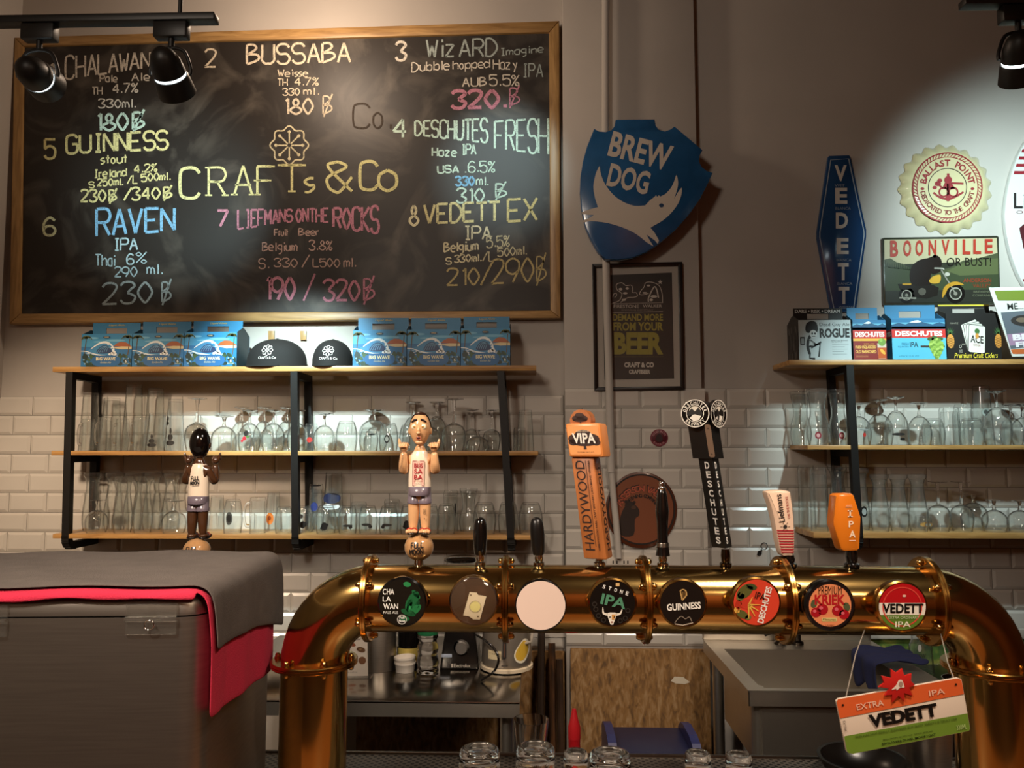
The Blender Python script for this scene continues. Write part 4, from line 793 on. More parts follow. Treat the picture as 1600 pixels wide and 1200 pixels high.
for side, cx_, ang in ((-1, -15, 20), (1, 23, -42)):
    c = b + Vector(((cx_ + -232 * LN2) * s, -.016 if side < 0 else -.006, 232 * s)); ax = Vector((sin(R(-ang)), -cos(R(ang)), 0)); bm = nb()
    lathe(bm, [(0, 0), (20.5 * s, 0), (22 * s, -.002), (22 * s, -.006), (0, -.006)], c, 36, axis=ax); d_ = mk('round_badge', bm, BLACKP, t)
    ux = Vector((-ax.y, ax.x, 0)); g = G(mp=(lambda c, ux, ax: lambda x, y, L: c + ux * (x * s) + Vector((0, 0, -y * s)) + ax * (.0004 + L * .0004))(c, ux, ax))
    g.ring(0, 0, 20, 21.5, '#E8E2D6', 1, 40); g.ring(0, 0, 12.5, 13.5, '#E8E2D6', 1, 32); g.arc('DESCHUTES', 0, 0, 14.4, 172, 8, 4.4, '#E8E2D6', 1, .03); g.arc('BREWERY', 0, 0, 18.6, 215, 325, 4, '#E8E2D6', 1, .03, True)
    g.ell(0, -4, 9, 7, '#D8D0C0', 1, 20); g.poly([(-12, 0), (-5, -8), (0, -3), (5, -9), (12, 0), (10, 4), (0, 1), (-10, 4)], '#1A1613', 2); g.poly([(-3, 2), (9, 4), (6, 10), (-2, 12), (-8, 7)], '#EDE7DB', 2); g.build('badge_print', d_)
ferrule(px0, t, 858, 8, mat('dark_chrome', '#5A4E42', 0.12, 1.0))

# cream paddle with red stripes
px0 = 1233
t = thing('tap_handle', 'cream paddle tap handle with black script and red stripes', 'tap handle', base_of(px0), 'beer tap handles')
out = smooth_pts([(1200, 768), (1218, 766), (1234, 768), (1237, 778), (1240, 800), (1242, 835), (1241, 866), (1232, 869), (1222, 868), (1216, 848), (1210, 815), (1204, 790), (1198, 773)], 3, True)
bm = nb(); prism(bm, out, YH - 0.011, YH + 0.011, bev=0.004); mk('paddle', bm, mat('cream_enamel', '#EBC9AE', 0.2, coat=0.5), t, 40)
g = G(YH - 0.0112)
vt = lambda tx, xc, yc, ln, hg, col, bo, ro: g.text(tx, xc - ln / 2, yc - hg / 2, xc + ln / 2, yc + hg / 2, col, 1, bo, rot=ro)
vt('Liefmans', 1219, 794, 44, 9.5, '#2A2320', .012, -98); vt('ON THE ROCKS', 1231, 793, 34, 3.6, '#A33A34', .01, -97); g.ell(1227, 823, 3.2, 3.2, '#2A2320', 1, 10)
for k in range(6): a = k * pi / 3; g.line([(1227 + 4.5 * cos(a), 823 + 4.5 * sin(a)), (1227 + 7.5 * cos(a), 823 + 7.5 * sin(a))], 1, '#6A4A3A')
for k in range(9): yy = 828 + k * 4.2; f_ = (yy - 828) / 40; g.poly([(1213.5 + 8 * f_, yy), (1240.5 + 0 * f_, yy), (1240.5, yy + 2.2), (1214 + 8 * f_, yy + 2.2)], '#A8222C', 1)
g.build('paddle_print', t); ferrule(px0, t, 867, 10, BLACKP)
# orange six-sided handle
px0 = 1331
t = thing('tap_handle', 'bright orange six-sided tap handle with pale letters IPA', 'tap handle', base_of(px0), 'beer tap handles')
out = [(1306, 775), (1310, 772), (1331, 771), (1335, 774), (1346, 808), (1346, 812), (1344, 857), (1340, 861), (1319, 862), (1314, 858), (1302, 820), (1302, 815)]
bm = nb(); prism(bm, out, YH - 0.013, YH + 0.013, bev=0.004); mk('paddle', bm, mat('orange_enamel', '#E07A1E', 0.2, coat=0.5), t, 40)
g = G(YH - 0.0132); g.rect(1327.2, 797, 1329.6, 808, '#F4D9BA'); g.rect(1324.6, 797, 1332, 798.8, '#F4D9BA'); g.rect(1325, 806.2, 1332.4, 808, '#F4D9BA'); g.text('P', 1326, 814, 1334, 824, '#F4D9BA', 1, .02); g.text('A', 1327, 829, 1337, 840, '#F4D9BA', 1, .02); g.rect(1321, 792, 1332, 792.8, '#F4D9BA'); g.text('VEDETT', 1322, 789, 1331, 791, '#F4D9BA'); g.rect(1327, 844, 1337, 845, '#F4D9BA'); g.build('lettering', t); ferrule(px0, t, 860, 10, BLACKP)

# ---------------------------------------------------------------- the two figure handles
def skin_mesh(name, verts, edges, parent, m, sub=2, root=0):
    """verts: ((x, y, z), radius_x, radius_y) in world coordinates; one continuous surface grown round the joints"""
    org = ORG[parent.name]; me = bpy.data.meshes.new(name); me.from_pydata([Vector(v[0]) - org for v in verts], edges, [])
    bm = bmesh.new(); bm.from_mesh(me); bm.verts.ensure_lookup_table(); ly = bm.verts.layers.skin.verify()
    for i, v in enumerate(bm.verts): v[ly].radius = (verts[i][1], verts[i][2]); v[ly].use_root = i == root
    bm.to_mesh(me); bm.free(); me.materials.append(m); o = bpy.data.objects.new(name, me); COL.objects.link(o); o.parent = parent
    k = o.modifiers.new('skin', 'SKIN'); k.use_smooth_shade = True; q = o.modifiers.new('sub', 'SUBSURF'); q.levels = q.render_levels = sub; ORG[o.name] = org; return o
def figure(label, ax, yb, Yf, k, skin, hair, back, txt):
    """ax: pixel x of the axis; yb: pixel y of the soles; k: size against the right-hand figure; BACK: seen from behind"""
    s = S(Yf); f = -1 if not back else 1                    # f: which way the chest faces along y
    o = P(ax, yb, Yf)
    def q(dx, up, dep): return o + Vector((dx * k * s, dep * k * s * f, up * k * s))     # dep > 0: out of the chest
    t = thing('tap_handle', label, 'tap handle', q(0, -52 if not back else -50, 0), 'beer tap handles')
    V = lambda p, r, r2=None: (q(*p), r * k * s, (r2 or r) * k * s)
    vs_ = [V((0, 58, 0), 14, 11), V((0, 85, 0), 14, 11), V((0, 112, 0), 15, 10), V((0, 126, -1), 9, 8), V((0, 138, 0), 8, 8)]; ed = [(0, 1), (1, 2), (2, 3), (3, 4)]
    for sx in (-1, 1):
        i = len(vs_); vs_ += [V((sx * 9, 50, 0), 9.5, 10), V((sx * 9, 30, 0), 9.2), V((sx * 9.5, 12, 0), 7.6), V((sx * 10, 4, 1), 7.2, 6)]; ed += [(0, i), (i, i + 1), (i + 1, i + 2), (i + 2, i + 3)]
        i = len(vs_); vs_ += [V((sx * 17, 116, -2), 7, 7), V((sx * 23, 104, 0), 7.4), V((sx * 25, 93, 4), 8.2), V((sx * 24.5, 104, 9), 7.8), V((sx * 24, 118, 10), 6.2), V((sx * 23.5, 126, 10), 5.2)]; ed += [(2, i)] + [(i + j, i + j + 1) for j in range(5)]
    body = skin_mesh('figure_body', vs_, ed, t, skin)
    # head
    bm = nb(); c = q(0, 161, 1); prof = []
    h = bmesh.new(); bmesh.ops.create_uvsphere(h, u_segments=28, v_segments=20, radius=1)
    for v in h.verts:
        x, y, z = v.co; wd = 16.2 * (1 - 0.16 * max(0, -z) ** 1.5); v.co = Vector((x * wd, y * 17 * (1 - .1 * max(0, -z)), z * 25.5 + (-1.0 if z < -.6 else 0))) * (k * s)
        v.co.x *= 1.0 + 0.03 * (1 - abs(z))
    bmesh.ops.translate(h, verts=h.verts[:], vec=c); merge(bm, h)
    for sx in (-1, 1): ball(bm, q(sx * 16.5, 158, 0), (2.4 * k * s, 3.6 * k * s, 5.5 * k * s))
    if not back:
        ball(bm, q(0, 158, 17), (3.0 * k * s, 4 * k * s, 6.5 * k * s)); ball(bm, q(0, 154.5, 19), (3.6 * k * s, 3.4 * k * s, 2.6 * k * s)); ball(bm, q(0, 140, 14), (6 * k * s, 3 * k * s, 3 * k * s))
    hd = mk('head', bm, skin, t, 70)
    if not back:
        for sx in (-1, 1):
            bm = nb(); ball(bm, q(sx * 6.6, 164, 14.2), (5.2 * k * s, 3.2 * k * s, 4.9 * k * s)); e = mk('eye', bm, mat('eye_white', '#EFE3C4', 0.2), hd, 70)
            bm = nb(); ball(bm, q(sx * 6.4, 163.8, 17.0), (1.9 * k * s, .9 * k * s, 1.9 * k * s)); 
            mk('iris', bm, mat('amber_iris', '#A97F3A', 0.2), hd, 70)
            bm = nb(); tube(bm, [q(sx * 2.8, 175.5, 15.6), q(sx * 7, 174.5, 15.6), q(sx * 11.5, 171.5, 13.6)], [1.3 * k * s, 1.8 * k * s, .9 * k * s], 8); mk('eyebrow', bm, mat('dark_brown_paint', '#2A1712', 0.3), hd, 60)
        bm = nb(); lathe(bm, [(0, .8 * k * s), (1.6 * k * s, .6 * k * s), (3.1 * k * s, 0), (3.4 * k * s, -.8 * k * s)], q(0, 146.5, 17), 16, axis=(0, -1, 0)); mk('mouth', bm, mat('mouth_red', '#4A1A14', 0.3), hd, 60)
        bm = nb(); tube(bm, [q(3.6 * cos(a), 146.4 + 2.5 * sin(a), 16.9) for a in [2 * pi * i / 16 for i in range(16)]], .9 * k * s, 8, closed=True); mk('lips', bm, mat('lip_paint', '#B4694A', 0.3), hd, 60)
    # hair
    bm = nb(); h = bmesh.new(); bmesh.ops.create_uvsphere(h, u_segments=28, v_segments=20, radius=1)
    for v in h.verts: x, y, z = v.co; v.co = Vector((x * 17.6, y * 18.2, z * 26.5)) * (k * s)
    bmesh.ops.translate(h, verts=h.verts[:], vec=c + Vector((0, -f * 1.2 * k * s, .8 * k * s)))
    zl = q(0, 182, 0).z; kill = []
    for v in h.verts:
        d = (v.co - c); fr = d.y * f / (k * s); up = d.z / (k * s)
        if fr > 2 and up < 20 or up < (-21 if back else -6) : kill.append(v)
    bmesh.ops.delete(h, geom=kill, context='VERTS'); merge(bm, h); mk('hair', bm, hair, t, 70)
    # tank top, shorts, sandals
    SH = mat('cream_paint_gloss', '#F5E0C8', 0.2, coat=0.4); bm = nb()
    rows = [(70, 17.6, 13), (80, 17.6, 13.2), (95, 17.4, 13), (110, 16.8, 12.6), (119, 15.5, 11.5), (125, 12.5, 9.5), (127, 9.5, 8.6)]
    rings = []
    for up, rx, ry in rows: rings.append([bm.verts.new(q(rx * cos(a) * (1 if abs(cos(a)) < .99 else 1), up, ry * sin(a))) for a in [2 * pi * i / 28 for i in range(28)]])
    for a, b2 in zip(rings, rings[1:]):
        for i in range(28): bm.faces.new((a[i], a[(i + 1) % 28], b2[(i + 1) % 28], b2[i]))
    bmesh.ops.recalc_face_normals(bm, faces=bm.faces[:]); top = mk('tank_top', bm, SH, t, 60)
    bm = nb()
    for sx in (-1, 1): lathe(bm, [(10.2 * k * s, 46 * k * s), (11.2 * k * s, 46 * k * s), (11.4 * k * s, 52 * k * s), (10.6 * k * s, 53 * k * s), (10.6 * k * s, 62 * k * s), (8 * k * s, 71 * k * s)], q(sx * 7.8, 0, 0), 20)
    lathe(bm, [(17 * k * s, 58 * k * s), (18 * k * s, 62 * k * s), (17.7 * k * s, 71 * k * s), (15 * k * s, 72 * k * s)], q(0, 0, 0), 24)
    for v in bm.verts: v.co.y = o.y + (v.co.y - o.y) * (.86 if v.co.z > q(0, 62, 0).z else 1)
    mk('shorts', bm, mat('lilac_grey_paint', '#746872', 0.25, coat=0.4), t, 60)
    for sx in (-1, 1):
        bm = nb(); ball(bm, q(sx * 10, 1, 6), (9.6 * k * s, 14 * k * s, 3.4 * k * s)); sd = mk('sandal', bm, mat('black_sandal_paint', '#17110E', 0.2), t, 70)
        bm = nb(); ball(bm, q(sx * 10, 4.5, 5), (8.6 * k * s, 12 * k * s, 5 * k * s))
        for j, (dx, r) in enumerate(((-6.5, 2.9), (-2.4, 2.5), (1.2, 2.3), (4.4, 2.1), (7, 1.9))): ball(bm, q(sx * 10 + dx * -sx, 3.5, 16 - abs(dx + 2) * .35), (r * k * s, 3.4 * k * s, r * 1.1 * k * s), seg=12)
        mk('foot', bm, skin, t, 70)
        bm = nb(); tube(bm, smooth_pts([tuple(q(sx * 10 - 8.6, 5, 9)), tuple(q(sx * 10 - 4, 8.6, 11)), tuple(q(sx * 10, 8, 14.5)), tuple(q(sx * 10 + 4, 8.6, 11)), tuple(q(sx * 10 + 8.6, 5, 9))], 4), 1.1 * k * s, 8); mk('strap', bm, mat('red_strap_paint', '#B5281F', 0.25), sd, 60)
    # fists with thumbs up
    for sx in (-1, 1):
        bm = nb(); ball(bm, q(sx * 23.5, 132, 10), (6.4 * k * s, 6 * k * s, 6.2 * k * s))
        for j in range(4):
            r = (2.2, 2.4, 2.3, 1.9)[j] * k * s; yy = (j - 1.5) * 3.3
            tube(bm, [q(sx * 23.5 - sx * 3 + yy * -sx * .9, 134.5, 12), q(sx * 23.5 + yy * -sx, 138.5, 13), q(sx * 23.5 + yy * -sx, 137, 17.2), q(sx * 23.5 + yy * -sx, 132.5, 17.4)], [r, r, r, r * .85], 8)
        tube(bm, [q(sx * 27, 131, 10), q(sx * 29.5, 136, 10), q(sx * 31, 142.5, 10), q(sx * 31.3, 145.5, 10)], [2.8 * k * s, 2.6 * k * s, 2.2 * k * s, 1.1 * k * s], 10); mk('hand', bm, skin, t, 70)
    # ball under the feet, ferrule
    bm = nb(); ball(bm, q(0, -21, 0), (22.5 * k * s, 22.5 * k * s, 21 * k * s), seg=28); bl = mk('moon_ball', bm, mat('tan_paint_gloss', '#B98A5C', 0.2, coat=0.5, vary=0.18, vscale=60), t, 70)
    bm = nb(); lathe(bm, [(8 * k * s, 0), (7 * k * s, 12 * k * s), (0, 13 * k * s)], q(0, -52, 0), 16); mk('ferrule', bm, CHROME, t, 60)
    def curved(cu, cr, cr2, base): 
        def f2(x, y, L):
            a = x / cr; return q(0, 0, 0) * 0 + q(cr * sin(a), -y, 0) + Vector((0, (-1) * (cr2 * cos(a) + .3 + L * .25) * k * s, 0))
        return f2
    fm = curved(0, 17.8, 13.6, 0); fb = lambda x, y, L: q(0, -21, 0) + Vector((x, -sqrt(max(23.2 ** 2 - x * x - y * y, 1)) - .2 * L, -y * 21 / 22.5)) * (k * s)
    def full_moon(g, x, y, z, col='#1B1512'):
        g.hand('FULL', x - 8 * z, y - 8 * z, x + 9 * z, y - .5 * z, col, w_=1.5 * z, jit=0, slope=.08); g.hand('MOON', x - 10 * z, y + 1.5 * z, x + 8 * z, y + 9 * z, col, w_=1.5 * z, jit=0, slope=.08); g.line([(x - 6 * z, y + 11 * z), (x + 8 * z, y + 9.5 * z)], .7 * z, col)
    g = G(mp=fm)
    if back: full_moon(g, -1.5, -98, .86)
    else:
        g.rrect(-10.5, -112, 9.5, -73, 1, '#8A4A44', 1); g.rrect(-9.6, -111, 8.8, -74, 1, '#E3B3A2', 2)
        for i, w3 in enumerate(('BUS', 'SA', 'BA')): g.text(w3, -7, -108 + i * 9, 6.5, -101 + i * 9, '#A8232B', 3, .02)
        g.text('EX WEISSE', -7, -81.5, 6.5, -79.5, '#A8232B', 3); g.text('full moon', -5, -77.5, 5, -75.8, '#5A2A24', 3)
    g.build('shirt_print', top)
    g = G(mp=fb); full_moon(g, 0, 0, 1.12); g.build('ball_print', bl)
    if not back:
        g = G(mp=lambda x, y, L: q(-25 + x, -y, 17.2 + .3 * L)); g.text('THAILAND EDITION', -14, -113, 14, -110.5, '#3A1F14', 1, .01, rot=-80); g.build('arm_tattoo', body, 'dark lettering tattoo')
        g = G(mp=lambda x, y, L: q(9.5 + x, -y, 10.2 + .3 * L)); g.line([(-1.5, -38), (1.5, -38), (1.5, -30), (-1.5, -30)], .5, '#3A1F14', 1, True); g.text('CRAFT', -4, -35, 4, -33, '#3A1F14', 1, 0, rot=-90); g.poly([(-1, -24), (1, -24), (0, -21.5)], '#3A1F14'); g.build('leg_tattoo', body, 'dark ornament tattoo')
    return t
SK1 = mat('tan_skin_gloss', '#DBA878', 0.2, coat=0.4); SK2 = mat('brown_skin_gloss', '#4C2F1C', 0.16, coat=0.6)
figure('tap handle of a fair man in vest and shorts facing forward, thumbs up', 655, 833, YH, 1.0, SK1, mat('dark_brown_hair', '#33190F', 0.25), False, 'b')
YG = -1.70
figure('tap handle of a dark man seen from behind, black haired, behind the towels', 308, 841, YG, 171 / 187, SK2, mat('black_hair_gloss', '#0D0908', 0.12, coat=0.6), True, 'f')
a = P(308, 889, YG); bm = nb(); lathe(bm, [(.045, 0), (.03, .006), (.022, .02), (.022, a.z - ZT - .012), (.028, a.z - ZT - .008), (.028, a.z - ZT), (0, a.z - ZT)], (a.x, YG, ZT), 24)
tag(mk('beer_column', bm, BRASS, origin=(a.x, YG, ZT)), 'slim brass column behind the steel cooler carrying the dark figure handle', 'beer tower')
# ---------------------------------------------------------------- signs on the pillar
def crop(ox, oy, k): return lambda x, y: (ox + x / k, oy + y / k)
def C(pts, f): return [f(*p) for p in pts]
c1 = crop(860, 160, 5.333); YS = -0.135
out = C([(545, 140), (870, 137), (880, 190), (905, 225), (955, 238), (1000, 222), (1035, 197), (1150, 293), (1270, 395), (1247, 440), (1241, 490), (1262, 535), (1305, 568), (1355, 583), (1320, 665), (1250, 800), (1160, 930), (1040, 1065), (900, 1182)], c1)
out += [(1010, 394), (988, 403), (966, 406), (946, 405), (934, 393)] + C([(330, 1130), (290, 1035), (258, 890), (246, 750), (250, 620), (270, 490), (305, 365), (365, 215), (405, 238), (460, 243), (508, 228), (535, 195)], c1)
BLUE = mat('blue_enamel', '#25598A', 0.16, coat=0.5, vary=0.12, vscale=16)
t = thing('brewery_sign', 'blue shield sign with white dog silhouette and BREW DOG on the pillar', 'sign', P(990, 404, YS + .03))
bm = nb(); prism(bm, out, YS, YS + 0.03, bev=0.005); mk('shield_plate', bm, BLUE, t, 40)
g = G(YS - .0003); g.text('BREW', 952, 216, 1050, 256, '#CFC5B8', 1, .03, rot=14.5, shear=.0); g.text('DOG', 950, 261, 1015, 298, '#CFC5B8', 1, .03, rot=13); g.build('lettering', t)
g = G(YS - .0003); g.xf = c1
g.poly(smooth_pts([(410, 530), (422, 600), (455, 680), (520, 765), (600, 825), (700, 862), (790, 858)], 3) + [(830, 815), (870, 785), (880, 772), (890, 788), (903, 772), (915, 785)] + smooth_pts([(960, 762), (1005, 712), (1032, 655), (1050, 605), (1064, 665), (1055, 730), (1030, 805)], 3) + smooth_pts([(1060, 752), (1095, 710), (1090, 775), (1060, 850), (1000, 928), (930, 988), (860, 1028), (835, 1045)], 3) + [(868, 1085), (905, 1150), (895, 1180), (870, 1150), (800, 1100), (828, 1150), (860, 1200), (800, 1165)] + smooth_pts([(760, 1130), (690, 1082), (600, 1042), (480, 1006), (350, 990), (272, 1000)], 3) + [(268, 985), (320, 965), (362, 938), (265, 932), (262, 915), (330, 890), (396, 872)] + smooth_pts([(372, 800), (358, 700), (378, 595), (405, 535)], 3), '#CFC5B8', 1)
g.ell(925, 858, 20, 17, '#1D3F66', 2, 14); g.build('dog_emblem', t)
# conduit
t = thing('conduit_pipe', 'white painted conduit pipe running down the pillar past the framed poster', 'pipe', P(966, 872, -0.085))
bm = nb(); tube(bm, [P(x, y, -0.086) for x, y in smooth_pts([(947, -220), (946, 190), (947, 400), (952, 600), (955, 738)], 4)], 0.0155, 16); mk('upper_pipe', bm, PAINT, t, 60)
bm = nb(); tube(bm, [P(x, y, -0.086) for x, y in smooth_pts([(955, 728), (958, 770), (963, 820), (967, 872)], 4)], 0.0128, 16); mk('lower_pipe', bm, PAINT, t, 60)
# framed poster
c2 = crop(880, 380, 4.8); Yp = -0.0705
t = thing('framed_poster', 'black framed poster reading DEMAND MORE FROM YOUR BEER on the pillar', 'poster', P(1000, 610, -.055))
o4, i4, p4 = [(218, 155), (893, 138), (912, 1098), (235, 1107)], [(245, 182), (863, 167), (882, 1072), (262, 1080)], [(295, 240), (815, 220), (832, 1015), (310, 1025)]
bm = nb()
for k in range(4): prism(bm, C([o4[k], o4[(k + 1) % 4], i4[(k + 1) % 4], i4[k]], c2), Yp, PY - .002, bev=.0015)
mk('picture_frame', bm, mat('black_lacquer', '#110D0B', 0.3), t, 40)
bm = nb(); prism(bm, C(i4, c2), Yp + .011, PY - .003); mk('mat_board', bm, mat('white_mat_board', '#B9B1A6', 0.7), t, 0)
g = G(Yp + .0105); g.xf = c2; g.poly(p4, '#15120F', 1); OL = '#B9472A' ; CRM = '#CFC8BC'; LIME = '#9C9330'
for tx, x0, y0, x1, y1, col, b in (('FIRESTONE', 378, 462, 567, 486, CRM, 0), ('WALKER', 597, 460, 740, 482, CRM, 0), ('BREWING COMPANY', 438, 495, 676, 507, '#8C857A', 0), ('DEMAND MORE', 372, 530, 748, 582, LIME, .03), ('FROM YOUR', 374, 592, 750, 657, LIME, .035), ('BEER', 380, 668, 750, 834, LIME, .05), ('DRINK FRESH CRAFT BEER WITH GOOD PEOPLE ALWAYS', 382, 845, 752, 856, '#5E5924', 0), ('CRAFT & CO', 458, 893, 680, 932, CRM, .05), ('CRAFTBEER', 493, 948, 653, 980, CRM, .05)): g.text(tx, x0, y0, x1, y1, col, 2, b)
g.line([(370, 520), (748, 512)], 2.5, CRM, 2); g.line([(362, 455), (750, 446)], 2.5, CRM, 2)
st = []
for k in range(10): r = 21 if k % 2 == 0 else 8; st.append((727 + r * sin(pi * k / 5), 291 - r * cos(pi * k / 5)))
g.poly(st, CRM, 2)
g.line(smooth_pts([(368, 450), (420, 430), (440, 380), (405, 350), (400, 310), (440, 297), (470, 318), (510, 315), (522, 345), (518, 370), (548, 372), (556, 395), (530, 405), (480, 410), (430, 445)], 4), 5, CRM, 2)
g.line(smooth_pts([(372, 405), (380, 380), (400, 378), (398, 398), (384, 405)], 4), 4, CRM, 2)
for q in ((430, 345, 14, 10), (480, 340, 12, 9), (465, 375, 18, 8), (455, 425, 16, 8)): g.ell(*q, CRM, 2, 14)
g.line(smooth_pts([(745, 446), (742, 380), (720, 320), (670, 294), (620, 296), (605, 330), (580, 360), (575, 385), (610, 385), (640, 375)], 4), 5, CRM, 2); g.line(smooth_pts([(640, 440), (640, 410), (680, 330), (700, 345), (715, 410)], 4), 9, CRM, 2)
for q in ((640, 318, 14, 7), (680, 400, 26, 10), (660, 425, 14, 10), (612, 372, 18, 6)): g.ell(*q, CRM, 2, 14)
g.build('poster_print', t); bm = nb(); prism(bm, C(i4, c2), Yp + .004, Yp + .0055); mk('glazing', bm, glass('picture_glass', (.97, .97, .97), .8, .3), t, 0)
# sticker, tray, keys, socket
def disc(name, label, cat, cx, cy, rx, ry, Y, th, m, draw):
    bm = nb(); prism(bm, [(cx + rx * cos(a), cy + ry * sin(a)) for a in [2 * pi * i / 48 for i in range(48)]], Y, Y + th, bev=th * .3)
    o = mk(name, bm, m, origin=P(cx, cy + ry, Y)); tag(o, label, cat); g = G(Y - .0003); draw(g); g.build('print', o); return o
YT2 = PY - .0095
def dr(g): g.ring(1030, 684, 12, 13.5, '#7A2A38', 1, 36); g.arc('GOOD BEER', 1030, 684, 8.6, 165, 15, 3.2, '#B97A80', 2, .02); g.poly([(1026, 680), (1030, 677), (1034, 680), (1036, 687), (1032, 691), (1027, 690), (1024, 686)], '#2A1013', 2); g.arc('BANGKOK', 1030, 684, 11.6, 215, 325, 3, '#B97A80', 2, .02, True)
disc('round_sticker', 'small round maroon sticker on the pillar tiles above the brown tray', 'sticker', 1030, 684, 14, 13.5, YT2 - .0015, .0012, ink('#561A26', .3), dr)
def dr(g):
    g.ell(1002, 796, 50, 54, '#7E4426', 1, 48); g.ring(1002, 796, 53, 55.5, '#20140E', 2, 48, .96)
    g.arc('ANDERSON VALLEY', 1002, 800, 32, 162, 18, 11, '#1A110C', 2, .045); g.arc('ANDERSON VALLEY', 1002.5, 800.5, 32.5, 162, 18, 10, '#B0543A', 3, .02); g.arc('BREWING COMPANY', 1002, 802, 25, 140, 30, 5.5, '#1A110C', 3, .03)
    g.poly(smooth_pts([(970, 836), (968, 815), (974, 795), (984, 786), (994, 790), (999, 798), (998, 806), (992, 812), (990, 836)], 3, True), '#2A1A12', 3); g.ell(984, 790, 8, 7, '#2A1A12', 4, 16); g.ell(978, 784, 2.5, 2.5, '#2A1A12', 4, 10); g.ell(991, 785, 2.5, 2.5, '#2A1A12', 4, 10); g.ell(990, 793, 4, 3, '#4A3020', 5, 12)
disc('oval_tray', 'brown oval brewery tray leaning on the pillar tiles behind the conduit pipe', 'tray', 1002, 797, 56, 60, -.068, .008, mat('brown_tin', '#5A2E1A', .3, coat=.4), dr)
t = thing('key_ring', 'small black ring with tassels on the white tiles left of the cream paddle', 'key ring', P(1190, 868, -.012)); bm = nb()
tube(bm, [P(1194 + 5 * cos(a), 853 + 5 * sin(a), -.014) for a in [2 * pi * i / 20 for i in range(20)]], .0014, 8, closed=True); mk('ring', bm, IRON, t, 60)
bm = nb(); prism(bm, [(1189, 859), (1191, 858), (1190, 866), (1187, 868)], -.016, -.012); mk('tassel', bm, IRON, t); bm = nb(); prism(bm, [(1185, 861), (1188, 860), (1186, 869), (1183, 867)], -.016, -.012); mk('tassel', bm, IRON, t)
t = thing('wall_socket', 'white double wall socket on the pillar tiles behind the tower', 'socket', P(975, 890, -.06)); bm = nb(); prism(bm, [(948, 872), (1018, 871), (1018, 897), (948, 897)], YT2 - .01, YT2, bev=.002); mk('face_plate', bm, mat('white_plastic', '#C9C0B4', .35), t)
g = G(YT2 - .0102)
for x in (957, 963, 974, 980, 992, 998): g.rect(x, 876, x + 2, 881, '#2A2420')
g.build('sockets_print', t)

# ---------------------------------------------------------------- tin signs over the right shelf
c3 = crop(1240, 200, 4.444); c4 = crop(1220, 350, 4.2105); Yw = -0.016
q = [(1294, 245), (1296, 243), (1327, 242), (1329, 244), (1354, 359), (1354, 370), (1338, 486), (1299, 488), (1277, 372), (1277, 362)]
t = thing('enamel_sign', 'long narrow blue enamel sign lettered VEDETT down its length, above the right shelf', 'sign', P(1318, 486, -.005))
bm = nb(); prism(bm, q, Yw, -.002, bev=.004); mk('enamel_plate', bm, mat('deep_blue_enamel', '#244A78', .14, coat=.5), t, 40)
g = G(Yw - .0003); inn = [(1298, 250), (1326, 248), (1350, 362), (1350, 369), (1334, 481), (1303, 482), (1281, 371), (1281, 363)]; g.line(inn, 1.6, '#9FB0BE', 1, True)
for i, ch in enumerate('VEDETT'):
    y0 = (258, 293.5, 332, 372, 411, 448)[i]; xc = 1313.5 + i * 1.0; hw = 9.5 if i < 4 else 8.5; g.text(ch, xc - hw, y0, xc + hw, y0 + (25 if i < 4 else 27), '#D5D3CC', 2, .035)
for i, (w_, y0) in enumerate((('WIT', 287.5), ('BLANCA', 323.5), ('BIANCA', 404), ('BIANCA', 441), ('WEISSE', 478))): g.text(w_, 1304 + i * 1.5, y0, 1328 + i * 1.2 - (8 if i == 0 else 0), y0 + 4.2, '#8FA0B0', 2)
g.build('lettering', t)
# crown cap
cx, cy = 1476, 296; c = P(cx, cy, -.003); s0 = S(-.02)
t = thing('bottle_cap_sign', 'giant cream crown cap sign with dark red nautical emblem on the wall', 'sign', c)
N = 21 * 6; bm = nb(); wv = lambda k, r, h: 1 + (.045 * max(0, (r / s0 - 55) / 17)) * cos(2 * pi * k * 21 / N)
lathe(bm, [(0, .034), (50 * s0, .034), (56 * s0, .031), (61 * s0, .025), (66 * s0, .014), (70.5 * s0, .003), (71 * s0, .0), (69 * s0, .0), (60 * s0, .02), (0, .028)], c, N, axis=(0, -1, 0), wob=wv); mk('crimped_cap', bm, mat('cream_tin', '#C9BE94', .28, coat=.4), t, 60)
Yc = c.y - .0345; g = G(Yc); kx, ky = P(cx, cy, Yc), None; X0, Y0 = 1480.5, 293; RD = '#8A2026'
g.ring(X0, Y0, 53, 55, RD, 1, 60); g.ring(X0, Y0, 47, 48.4, RD, 1, 60); g.ring(X0, Y0, 29.3, 30.6, '#3A2A22', 1, 48)
for k in range(64): a = 2 * pi * k / 64; g.line([(X0 + 48.6 * cos(a), Y0 + 48.6 * sin(a)), (X0 + 53 * cos(a + .07), Y0 + 53 * sin(a + .07))], 1.1, RD)
g.arc('BALLAST POINT', X0, Y0, 34, 171, 9, 10, RD, 2, .03); g.arc('DEDICATED TO THE CRAFT', X0, Y0, 42.5, 190, 350, 7.6, '#7A2A24', 2, .025, True)
for sg in (-1, 1): g.ell(X0 + sg * 39, Y0 + 2, 3, 2.2, RD, 2, 12)
g.line(smooth_pts([(X0 - 22, Y0 + 8), (X0 - 10, Y0 + 16), (X0 + 6, Y0 + 17), (X0 + 25, Y0 + 7)], 4), 3.2, RD, 2); g.ring(X0 - 6, Y0 + 7, 5.6, 8.2, RD, 2, 24); g.ring(X0 + 9, Y0 + 7, 5.6, 8.2, RD, 2, 24)
